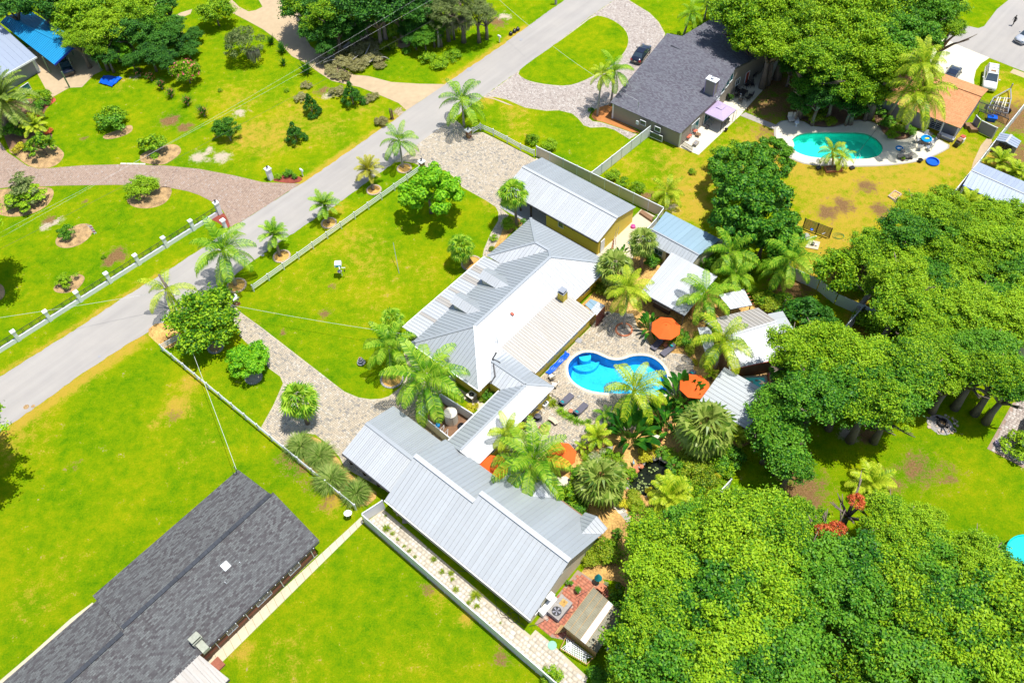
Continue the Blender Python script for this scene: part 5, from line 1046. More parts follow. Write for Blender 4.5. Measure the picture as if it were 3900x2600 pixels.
CROWN['oak_deep'] = [fluffy('crown',limb_lobes(24,10),14000,.07,.045,'deep_leaf') for _ in range(2)]
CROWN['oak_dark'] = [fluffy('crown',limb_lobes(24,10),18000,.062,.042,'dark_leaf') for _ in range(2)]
CROWN['oak_lime'] = [fluffy('crown',limb_lobes(26,11),22000,.06,.04,'lime_oak_leaf') for _ in range(2)]
crown_set('dark',70,13000,.075,.05,'dark_leaf',2,r0=.12,r1=.24,irr=.15)
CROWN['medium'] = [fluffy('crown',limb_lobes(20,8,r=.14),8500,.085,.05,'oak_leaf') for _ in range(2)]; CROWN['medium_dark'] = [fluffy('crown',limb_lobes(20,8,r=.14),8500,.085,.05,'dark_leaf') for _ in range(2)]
crown_set('bright',40,6500,.10,.055,'bright_leaf',2,r0=.12,r1=.28,irr=.45); crown_set('olive',34,5200,.09,.03,'olive_leaf',2,r0=.14,r1=.3,irr=.35)
crown_set('sparse',26,1500,.14,.07,'olive_leaf',2,r0=.12,r1=.3,irr=.6,fill=.4); crown_set('sparse_green',26,1700,.14,.07,'oak_leaf',2,r0=.12,r1=.3,irr=.6,fill=.4)
crown_set('bush',16,1700,.13,.075,'oak_leaf',2,r0=.25,r1=.45,zlo=-.2); crown_set('bush_dark',16,1700,.13,.075,'dark_leaf',2,r0=.25,r1=.45,zlo=-.2)
crown_set('bush_lime',16,1700,.13,.07,'lime_leaf',2,r0=.25,r1=.45,zlo=-.2,irr=.4); crown_set('bush_yellow',14,1200,.14,.08,'yellow_leaf',2,r0=.25,r1=.45,zlo=-.2,irr=.4)
crown_set('bush_red',14,900,.18,.09,'red_leaf',1,r0=.25,r1=.45,zlo=-.2,irr=.4); crown_set('bush_pale',14,1200,.16,.05,'pale_leaf',1,r0=.25,r1=.45,zlo=-.2,irr=.4)
crown_set('brush',22,2600,.16,.05,'dead_leaf',2,r0=.15,r1=.4,zlo=-.1,irr=.6)
# cone shaped cedar
def cone_lobes():
    out = []
    for i in range(60):
        t = rng.rand() ** .8; r_ = .10+.17*(1-t); ph = rng.uniform(0,6.28); rad = (1-t)*.8+.02; out.append((math.cos(ph)*rad,math.sin(ph)*rad,-0.9+1.85*t,r_))
    return out
CROWN['cedar'] = [cloud('crown',cone_lobes(),3600,.12,.05,'cedar_leaf',up=.2,tip=0) for _ in range(2)]
def flower_mesh(m):
    C = unit(60)*.95; C[:,2] = np.abs(C[:,2]); return leaves(C,unit(60)*.3+C,.14,.12,m,'flowers')
# trunks: unit height, limbs into the crown
def trunk_mesh(name,m,r=.045,limbs=6,spread=.5,gap=.55):
    mb = MB(); mb.tube([(0,0,-.02),(.01,0,.25),(-.01,.01,gap)],[r*1.5,r,r*.8],8)
    for k in range(limbs):
        a = 6.28*k/limbs+random.uniform(-.4,.4); s = spread*random.uniform(.4,.8); zt = random.uniform(.75,1.02)
        p1 = Vector((math.cos(a)*s*.45,math.sin(a)*s*.45,gap+(zt-gap)*.5)); p2 = Vector((math.cos(a)*s,math.sin(a)*s,zt))
        mb.tube([(0,0,gap-.05),p1,p2],[r*.65,r*.42,r*.15],5)
        for j in range(2):
            b = a+random.uniform(-.9,.9); mb.tube([p1.lerp(p2,.3+.3*j),p1.lerp(p2,.5+.3*j)+Vector((math.cos(b)*s*.35,math.sin(b)*s*.35,.12))],[r*.3,r*.1],4)
    return mb.mesh(name,m,None,True)
TRUNK = [trunk_mesh('trunk','bark') for _ in range(3)]+[trunk_mesh('trunk','pale_bark',r=.03,gap=.2,limbs=7) for _ in range(2)]
def tree(kind,at,zc,rad,hh,label,cat='tree',name='tree',group=None,trunk=None,base=None,extra=None,rz=None):
    """at = survey position of the crown centre at height zc"""
    c = W(at,zc) if not isinstance(at,Vector) else at
    b = W(base,0) if base else Vector((c.x,c.y,0))
    t = thing(name,label,cat,b,0,group)
    tm = TRUNK[trunk if trunk is not None else random.randrange(3)]
    o = link('trunk',tm,t); o.scale = (zc*1.1,zc*1.1,zc*1.05); o.rotation_euler = (0,0,random.uniform(0,6.28))
    lean = (c-b); lean.z = 0
    if zc < rad*.9: o.scale = (rad*.9,rad*.9,zc)
    cr = link('crown',random.choice(CROWN[kind]),t); cr.location = (lean.x,lean.y,zc); rad *= 1.08; cr.scale = (rad,rad*random.uniform(.93,1.07),hh*1.05); cr.rotation_euler = (0,0,rz if rz is not None else random.uniform(0,6.28))
    if extra:
        e = link('flowers',extra,t); e.location = (lean.x,lean.y,zc); e.scale = (rad,rad,hh)
    return t
# ---- palm fronds
def frond_mesh(name,m,L=2.6,e0=50,bend=95,nl=26,ll=.72,lw=.062,droop=1.0,vee=0.0,prof=1.0):
    mb = MB(); pts = []; p = ZV(0); n = 14
    for i in range(n+1):
        t = i/n; pts.append(p.copy()); a = R(e0-bend*t ** 1.25); p = p+Vector((math.cos(a),0,math.sin(a)))*(L/n)
    mb.tube(pts,[.035*(1-.8*i/n)+.006 for i in range(n+1)],4,cap=False)
    for i in range(nl):
        t = .12+.88*(i+.5)/nl; f = t*n; k = min(int(f),n-1); q_ = pts[k].lerp(pts[k+1],f-k); tg = (pts[k+1]-pts[k]).normalized()
        l = ll*(math.sin(math.pi*min(1,t*.92+.06)) ** .6)*random.uniform(.85,1.1)
        for s in (-1,1):
            side = Vector((0,s,0)); d1 = (side*.95+tg*.55+Vector((0,0,vee))).normalized(); d2 = (side*(1-droop*.6)+tg*.35+Vector((0,0,-droop+vee*.6+random.uniform(-.35,.35)))).normalized()
            a = q_; b = q_+d1*l*.5; c = b+d2*l*.5; w = (tg-d1*tg.dot(d1)).normalized()*lw*.5
            mb.add([a-w*.6,b-w,c,b+w,a+w*.6],[(0,1,3,4),(1,2,3)])
    return mb.mesh(name,m)
def fan_mesh(name,m,pet=.8,Rf=.8,ns=15,e0=40,arc=250):
    mb = MB(); a = R(e0); tip = Vector((math.cos(a),0,math.sin(a)))*pet; mb.tube([(0,0,0),tip*.6,tip],[.025,.02,.015],4,cap=False)
    ax = tip.normalized(); up = Vector((-math.sin(a),0,math.cos(a))); tilt = Vector((math.cos(a-.6),0,math.sin(a-.6)))
    for k in range(ns):
        th = R(-arc/2+arc*k/(ns-1)); d = (tilt*math.cos(th)+Vector((0,1,0))*math.sin(th)).normalized(); l = Rf*(1-.18*abs(th)/2.2)*random.uniform(.9,1.06)
        w = d.cross(up).normalized()*.065; m1 = tip+d*l*.55; e = m1+(d*.8+ZV(-.65)).normalized()*l*.5
        mb.add([tip,m1-w,m1+w+up*.02],[(0,1,2)]); mb.add([m1-w,e,m1+w],[(0,1,2)])
    return mb.mesh(name,m)
FR = {}
for key,mm in (('queen','palm_leaf'),('queen_lime','lime_palm_leaf')):
    FR[key] = [frond_mesh('frond',mm,e0=e,bend=b_) for e,b_ in ((78,75),(60,95),(42,105),(22,95),(5,80),(-20,60))]
FR['date'] = [frond_mesh('frond','palm_leaf',L=1.7,e0=e,bend=b_,nl=22,ll=.46,lw=.055,droop=.25,vee=.45) for e,b_ in ((75,45),(58,55),(38,60),(15,55),(-10,40))]
FR['date_gold'] = [frond_mesh('frond','gold_palm_leaf',L=1.7,e0=e,bend=b_,nl=22,ll=.46,lw=.055,droop=.25,vee=.45) for e,b_ in ((75,45),(58,55),(38,60),(15,55),(-10,40))]
FR['areca'] = [frond_mesh('frond','lime_palm_leaf',L=1.6,e0=e,bend=b_,nl=22,ll=.42,lw=.055,droop=.5,vee=.2) for e,b_ in ((80,60),(65,80),(50,90),(30,80))]
FR['canary'] = [frond_mesh('frond','fan_leaf',L=2.8,e0=e,bend=b_,nl=46,ll=.5,lw=.05,droop=.35,vee=.35) for e,b_ in ((78,60),(58,75),(38,80),(16,80),(-8,60))]
for key,mm in (('fan','palm_leaf'),('fan_lime','fan_leaf')): FR[key] = [fan_mesh('frond',mm,e0=e) for e in (75,50,25,0,-25)]
SIZE = {'queen': 2.1,'queen_lime': 2.1,'date': 1.45,'date_gold': 1.45,'areca': 1.25,'canary': 2.3,'fan': 1.35,'fan_lime': 1.35}
def palm(kind,base,top,rad,label,group=None,zt=None,n=16,name=None,r0=.16,wind=0.0,skirt=False,cat='palm tree'):
    """base = survey position of the foot; the head stands over it at height zt (or at survey position top)"""
    b = W(base,0); t_ = W(top,zt) if top else Vector((b.x,b.y,zt))
    t = thing(name or 'palm_tree',label,cat,b,0,group)
    mid = b.lerp(t_,.5)+Vector((random.uniform(-.08,.08),random.uniform(-.08,.08),0))
    MB().tube([b-ZV(.05),b.lerp(mid,.5),mid,mid.lerp(t_,.5),t_],[r0*1.3,r0,r0*.85,r0*.8,r0*1.15],8).build('trunk','pale_bark'if kind.startswith('queen') else 'bark',t,smooth=True)
    s = rad/SIZE[kind]; lib = FR[kind]; ph = random.uniform(0,6.28); mt = XF[t.name].inverted()
    for k in range(n):
        f = (k+.5)/n; v = min(len(lib)-1,int(f ** 1.0*len(lib))); o = link('frond',lib[v],t)
        o.location = mt @ (t_+Vector((0,0,.08*(1-f)))); sc1 = s*random.uniform(.88,1.08); o.scale = (sc1,sc1,sc1)
        o.rotation_euler = (random.uniform(-.15,.15),random.uniform(-.1,.1),ph+k*2.39996)
    return t
def leaf_paddle(name,m,L=1.3,Wd=.42,st=.9,e0=72,bend=60):
    mb = MB(); pts = []; p = ZV(0); n = 8; tot = L+st
    for i in range(n+1): pts.append(p.copy()); a = R(e0-bend*(i/n) ** 2); p = p+Vector((math.cos(a),0,math.sin(a)))*tot/n
    mb.tube(pts[:5],.025,4,cap=False); prev = None
    for i in range(3,n+1):
        t = (i-3)/(n-3); w = Wd*.5*math.sin(math.pi*min(.97,t*.9+.08)) ** .7; up = Vector((0,0,.12*w/.2))
        cur = (pts[i]+Vector((0,-w,0))+up,pts[i],pts[i]+Vector((0,w,0))+up)
        if prev: mb.add([prev[0],prev[1],prev[2],cur[0],cur[1],cur[2]],[(0,1,4,3),(1,2,5,4)])
        prev = cur
    return mb.mesh(name,m)
PAD = [leaf_paddle('leaf','banana_leaf',e0=e,bend=b_) for e,b_ in ((85,30),(75,55),(62,75),(50,90))]
def paddle_plant(at,rad,label,n=24,group=None,name='banana_plant',zc=1.0,cat='plant'):
    c = W(at,zc); t = thing(name,label,cat,(c.x,c.y,0),0,group)
    for k in range(n):
        o = link('leaf',PAD[k % 4],t); a = k*2.4; rr = rad*.45*math.sqrt(random.random()); s = rad/1.9*random.uniform(.8,1.25)
        o.location = (math.cos(a)*rr,math.sin(a)*rr,random.uniform(0,.25)); o.rotation_euler = (0,0,a+random.uniform(-.5,.5)); o.scale = (s,s,s*1.1)
    for k in range(3): MB().tube([(.15*k,.1*k,0),(.15*k-.1,.1*k+.1,1.2*rad/1.6)],[.08,.05],6).build('stem','bark',t,world=False)
    return t
def blades(name,m,n=420,L=1.5,w=.03,spread=1.0,curl=1.2):
    mb = MB()
    for k in range(n):
        a = random.uniform(0,6.28); e = R(random.uniform(35,88)); l = L*random.uniform(.6,1.1); p = Vector((math.cos(a),math.sin(a),0))*random.uniform(0,.2); prev = None; sd = Vector((-math.sin(a),math.cos(a),0))
        for i in range(5):
            ww = w*(1-i/4.2); cur = (p-sd*ww,p+sd*ww)
            if prev: mb.add([prev[0],prev[1],cur[1],cur[0]],[(0,1,2,3)])
            prev = cur; ee = e-curl*(i/4)*spread; p = p+Vector((math.cos(a)*math.cos(ee),math.sin(a)*math.cos(ee),math.sin(ee)))*l/4
    return mb.mesh(name,m)
BL = {'pampas': [blades('foliage','pampas',1100,1.9,.045,1.0,1.6) for _ in range(2)],'yucca': [blades('foliage','cedar_leaf',90,.9,.045,.3,.5) for _ in range(2)],'tuft': [blades('foliage','lime_leaf',90,.6,.03,1.2) for _ in range(2)],'liriope': [blades('foliage','palm_leaf',90,.6,.03,1.2) for _ in range(1)],'fern': [blades('foliage','lime_leaf',520,1.6,.025,1.0) for _ in range(1)]}
def clump(kind,at,s,label,group=None,name='grass_clump',cat='plant',zc=.4,stem=0):
    c = W(at,zc); t = thing(name,label,cat,(c.x,c.y,0),0,group); o = link('foliage',random.choice(BL[kind]),t); o.scale = (s,s,s); o.rotation_euler = (0,0,random.uniform(0,6)); o.location.z = stem
    if stem:
        for a in (0,2,4): MB().tube([(0,0,0),(math.cos(a)*.15,math.sin(a)*.15,stem)],[.05,.04],5).build('stem','pale_bark',t,world=False)
    return t
def bush(kind,at,rad,label,h=None,group=None,name='bush',cat='bush',extra=None):
    h = h or rad*.8; return tree(kind,at,h*.55,rad,h,label,cat,name,group,trunk=3,extra=extra)

# ---- planting rings with palms along the rail fence
def ring(t,x,y,rx,label,m='mulch',edge='curb_stone',group='round edged planting rings',n=26):
    c = W((t,x,y)); o = thing('planting_ring',label,'planter',c,0,group)
    MB().lathe([(rx,0),(rx,.05),(0.01,.10)],24).build('mulch',m,o,world=False)
    w = 2*math.pi*rx/n
    for k in range(n):
        a = 2*math.pi*k/n; p = Vector((math.cos(a),math.sin(a),0)); s = Vector((-p.y,p.x,0))*w*.47
        MB().hexa([p*(rx-.02)-s,p*(rx+.2)-s,p*(rx+.2)+s,p*(rx-.02)+s],[x_+ZV(.13) for x_ in (p*(rx-.02)-s,p*(rx+.2)-s,p*(rx+.2)+s,p*(rx-.02)+s)]).build('edging_stone',edge,o,world=False)
    return o
mat('gold_mulch',(0.50,0.29,0.07),.95,.4,9)
ring('B1',165,845,.95,'stone ring around the leftmost date palm outside the rail fence','gold_mulch'); ring('B1',567,562,.85,'stone ring around the middle date palm outside the rail fence','gold_mulch'); ring('B1',952,280,.85,'stone ring around the golden date palm outside the rail fence','gold_mulch')
ring('A1',1210,1440,.85,'stone ring around the queen palm at the grass corner by the upper drive','gold_mulch'); ring('B0',2020,1093,1.05,'stone ring around the leaning queen palm by the street corner','gold_mulch'); ring('B1',1785,905,1.15,'stone ring at the porch edge below the leaning fan palm','gold_mulch')
ring('C1',1105,432,1.15,'stone ring around the queen palm by the front walk','gold_mulch','grey_stone'); ring('C0',1840,165,.75,'grey ring under the big round tree','mulch','grey_stone'); ring('C0',2165,420,.8,'grey ring of pebbles under the smaller drive tree','river_stone','grey_stone')
ring('B2',842,1470,.85,'orange brick ring around the courtyard palm trunk','river_stone','terracotta')
palm('date',('B1',150,843),('B1',100,660),1.9,'yellow green date palm in the leftmost stone ring by the rail fence',zt=2.6,n=22,r0=.2)
palm('date',('B1',565,560),('B1',528,410),1.95,'green date palm in the middle stone ring by the rail fence',zt=2.4,n=18,r0=.18)
palm('date_gold',('B1',945,280),('B1',905,110),1.95,'golden tipped date palm in the ring nearest the upper drive',zt=2.4,n=20,r0=.2)
palm('queen',('A1',1197,1432),('A1',1165,1205),2.7,'queen palm standing in the ring at the grass corner of the upper drive',zt=4.0,n=12)
palm('queen',('A1',1720,1080),('A1',1700,860),3.5,'tall queen palm by the stone gate pillar at the upper drive corner',zt=4.7,n=14)
palm('queen',('B0',2012,1090),('B0',1905,800),4.0,'large leaning queen palm beside the road at the lower drive',zt=5.6,n=18,r0=.2)
palm('queen_lime',('B0',1500,1330),('B0',1420,1130),3.2,'sparse wind blown palm behind the wooden utility pole',zt=3.4,n=7)
palm('fan',('B1',1790,905),('B1',1690,765),1.9,'leaning fan palm at the front porch edge',zt=3.2,n=30)
palm('fan',('B1',2172,610),('B1',2135,310),2.1,'tall fan palm before the garage carport',zt=5.4,n=30,r0=.2)
palm('fan',('C1',385,812),('C1',310,610),2.25,'fan palm standing alone on the lower paver drive',zt=3.9,n=26,r0=.2)
palm('fan',('C1',1170,180),('B1',1110,1390),1.6,'dark fan palm at the porch corner behind the front walk',zt=2.8,n=26)
palm('queen',('C1',1105,430),('C1',1085,150),3.1,'queen palm in the grey stone ring by the front walk',zt=4.2,n=16)
palm('queen',('C1',1450,640),('C1',1400,440),4.3,'largest queen palm spreading over the water tank enclosure',zt=4.6,n=18,r0=.2)
palm('queen',(2060,1850),(2030,1755),4.0,'queen palm arching over the garden side roof gable',zt=4.4,n=18,r0=.2)
palm('queen_lime',(1965,1720),(1935,1650),2.2,'smaller feathery palm at the breezeway eave',zt=3.4,n=14)
palm('queen_lime',('C2',900,690),('C2',930,535),3.5,'queen palm leaning over the near edge of the blue pool',zt=3.6,n=15)
palm('queen_lime',(2724,1407),(2750,1300),3.3,'queen palm between the pool house and silver patio cover',zt=4.6,n=14)
palm('queen',(2672,1220),(2686,1130),3.4,'queen palm overhanging the cabana roof corner',zt=4.3,n=15)
palm('queen_lime',('B2',842,1455),('B2',880,1130),2.7,'yellow green palm in the orange brick ring',zt=5.4,n=20)
palm('fan_lime',('B2',985,960),('B2',1005,730),2.0,'pale fan palm behind the garage end yard',zt=4.4,n=30,r0=.2)
palm('fan_lime',('B2',800,1120),('B2',770,950),2.5,'broad yellow green fan palm against the house corner',zt=3.2,n=34)
palm('queen',('B2',1640,990),('B2',1760,810),3.2,'queen palm at the blue grey shed corner below the dark trees',zt=4.0,n=15)
palm('queen',('B2',1750,1150),('B2',1790,1010),2.6,'green palm between the cabana and the small lean to roof',zt=3.0,n=14)
palm('queen',('B3',100,1140),('B3',250,870),3.4,'drooping queen palm leaning over the rear fence line',zt=5.2,n=15)
palm('queen',('B3',70,1120),('B3',130,970),2.2,'small palm in front of the drooping palm by the rear fence',zt=3.5,n=12)
palm('queen_lime',('B2',1210,410),('B2',1210,300),2.3,'young feathery palm standing on the dry neighbour lawn',zt=1.8,n=13)
palm('fan_lime',('C2',1535,1000),('C2',1530,850),3.4,'huge fan palm below the silver patio cover',zt=3.6,n=32,r0=.22)
palm('fan_lime',('C2',650,1420),('C2',640,1310),3.0,'broad fan palm left of the garden pond',zt=2.6,n=28)
palm('areca',('C2',610,1000),('C2',615,930),1.5,'small palm in the dark pot on the fire pit terrace',zt=1.3,n=14)
palm('areca',('C2',480,1060),('C2',480,1010),.8,'tiny palm seedling left of the potted terrace palm',zt=.7,n=9)
palm('areca',('C2',1590,420),('C2',1590,400),.9,'golden young palm between umbrella and silver cover',zt=.7,n=10)
palm('queen_lime',('A2',617,985),('A2',655,640),2.0,'left slim palm in the orange mulch bed by the grey house',zt=6.3,n=14)
palm('queen',('A2',727,905),('A2',760,610),2.8,'right slim palm in the orange mulch bed by the grey house',zt=5.6,n=15)
palm('queen',('A2',1355,292),('A2',1415,120),2.1,'short palm left of the rear roof of the grey house',zt=4.2,n=14)
palm('queen',('A2',1530,165),('A2',1560,30),2.1,'middle palm of three behind the grey house roof',zt=3.6,n=12)
palm('queen',('A2',1635,120),('A2',1650,0),2.0,'right palm of three behind the grey house roof',zt=3.4,n=12)
palm('queen_lime',('A3',1222,1135),('A3',1345,810),4.0,'tall shaggy palm in front of the orange roof',zt=8.2,n=26,r0=.2)
palm('queen_lime',('A3',1070,1000),('A3',1370,560),3.2,'taller shaggy palm behind, beside the pale concrete drive',zt=11.5,n=22,r0=.2)
palm('queen_lime',('A3',605,1430),('A3',605,1300),1.8,'left small palm in the brick box at the turquoise pool',zt=2.7,n=14)
palm('gold'if False else 'queen_lime',('A3',640,1440),('A3',690,1340),1.7,'right small palm in the brick box at the turquoise pool',zt=2.0,n=14)
palm('canary',('A0',60,1080),('A0',20,860),4.6,'large feathery date palm at the left edge by the grey walled house',zt=5.0,n=34,r0=.35)
palm('areca',('A0',310,1150),('A0',300,1090),1.8,'small bright palm in the front bed of the grey walled house',zt=1.4,n=22)
palm('fan',('A1',1060,300),('A1',1060,210),2.5,'fan palm at the woods edge behind the brush pile',zt=2.2,n=26)
palm('areca',('A3',2030,1420),('A3',2030,1390),1.9,'yellow green palm clump beside the grey garden shed',zt=1.0,n=18)
palm('areca',('A3',2150,1500),('A3',2150,1480),1.8,'golden palm clump above the right metal carport',zt=1.0,n=18)
palm('areca',('B3',1740,430),('B3',1760,400),1.9,'golden palm under the front of the right metal carport',zt=1.4,n=18)
palm('areca',('B3',1800,560),('B3',1800,540),1.5,'yellow palm fronds lying among the oaks by the carport',zt=1.0,n=14)
palm('areca',('C3',930,1330),('C3',930,1330),2.2,'small green palm at the edge of the shaded lawn',zt=.8,n=16)
palm('fan',('C2',1870,900),('C2',1900,880),1.4,'dark fan palm in the shade under the silver cover corner',zt=1.2,n=18)
palm('areca',('C2',1790,950),('C2',1790,920),1.3,'yellow palm fronds right of the huge fan palm',zt=1.2,n=14)
palm('fan',('C3',290,130),('C3',280,110),1.4,'small fan palm behind the pool house side roof',zt=1.6,n=18)
# ---- paddle leaved plants
for t,x,y,r_,n,lb in (('C2',1340,570,2.3,40,'lush paddle leaved clump between pool and orange umbrella'),('C2',900,900,2.6,46,'large bird of paradise clump below the pool palm'),('C2',1170,740,1.9,26,'dark paddle leaved clump at the pool patio corner'),
                           ('B2',1070,1430,1.6,26,'paddle leaved clump left of the top orange umbrella'),('B2',820,800,1.1,14,'dark banana leaves at the garage end yard'),('B2',1530,900,1.2,14,'banana leaves beside the blue grey shed corner'),('C2',1230,830,1.8,20,'shaded paddle leaved clump left of the huge fan palm'),('A3',2230,1480,1.8,12,'big banana leaves at the right edge above the carport')):
    paddle_plant((t,x,y),r_,lb,n)
# ---- pampas and spiky plants
for x,y,s,lb in ((330,1010,1.15,'tan green pampas clump nearest the lone fan palm'),(490,1090,1.15,'second pampas clump from the drive, widest of the row'),(585,1290,1.25,'third pampas clump, overhanging the white rail fence'),(800,1410,1.1,'rounded green pampas clump beside the carport posts')): clump('pampas',('C1',x,y),s,lb,'pampas clumps along the white rail fence','pampas_clump')
fl = flower_mesh('pink_flower')
for x,y,s,lb in ((1180,610,1.5,'red flowered spiky shrub nearest the blue carport'),(1280,650,1.4,'spiky shrub second in the row from the blue carport'),(1370,720,1.5,'spiky shrub third in the row beside the round flowering tree'),(1450,790,1.4,'spiky shrub fourth in the row below the round flowering tree'),(1590,860,1.5,'spiky shrub fifth in the row with red blooms'),(1730,950,1.7,'pink flowered spiky shrub at the lower end of the row')):
    t = clump('yucca',('A0',x,y),s,lb,'spiky shrubs in a row on the lawn','spiky_shrub',zc=.9,stem=.5); o = link('flowers',fl,t); o.location.z = .7; o.scale = (.8,.8,.9)
for x,y,s,lb in ((70,350,1.5,'spiky yucca highest along the tan drive'),(165,420,1.8,'tall yucca in the middle along the tan drive'),(175,530,1.2,'low yucca rosette at the tan drive edge'),(375,600,2.2,'largest yucca standing by the tan drive bend')): clump('yucca',('A1',x,y),s,lb,'yuccas along the tan drive','yucca',zc=.6,stem=.3)
# ---- lone trees
tree('bright',('B1',1440,300),4.3,4.0,3.5,'bright green leafy tree on the front lawn inside the rail fence',base=('B1',1440,470))
tree('medium',('B0',1750,1400),2.9,4.3,2.7,'big dense round tree beside the utility pole')
tree('bright',('C0',2110,270),2.1,2.6,1.7,'smaller spreading tree between the rail fence and lower drive')
tree('medium',('A0',1590,620),1.9,2.2,2.1,'round green tree beside the spiky shrub row',extra=fl)
tree('medium',('A0',1830,100),2.6,2.8,2.3,'round tree at the top beside the tan drive')
tree('olive',('A0',2080,370),2.8,3.2,2.7,'olive grey weeping tree with hanging moss on the upper lawn')
bush('bush_dark',('A0',965,1030),2.5,'wide dense oval bush on the left lawn',2.0); bush('bush',('A0',960,1010),1.9,'round top growth of the oval bush on the left lawn',2.1)
tree('sparse_green',('A0',1320,1240),1.5,2.5,1.6,'thin leafed small tree in the mulch bed above the pink drive'); tree('sparse_green',('A0',350,1240),1.7,2.3,1.7,'thin leafed small tree in the bed by the pink drive at left')
tree('medium_dark',('A0',1925,1090),1.7,1.9,1.6,'low multi stemmed tree right of the mulch bed on the lawn',base=('A0',1970,1200),trunk=4)
tree('sparse',('B0',185,280),1.5,3.3,1.7,'wide thin leafed tree in the large mulch bed at the left edge',trunk=4); tree('sparse_green',('B0',190,330),1.2,3.0,1.2,'lower leafy growth in the large mulch bed at the left edge',trunk=4)
tree('medium',('B0',1215,250),1.3,2.1,1.4,'round leafy small tree in the mulch bed below the pink drive'); bush('bush_dark',('B0',570,645),1.2,'small bush in the kidney shaped mulch bed',1.1); tree('sparse_green',('B0',562,1030),.9,1.5,1.0,'thin small shrub in the round mulch bed near the wall')
tree('oak',('B0',-290,610),10,4.6,3.6,'tall oak just outside the left edge shading the lawn',trunk=0,base=('B0',-120,1100)); tree('oak',('C0',-470,900),10,4.8,3.6,'tall oak outside the left edge by the shingle house',base=('C0',-140,1400))
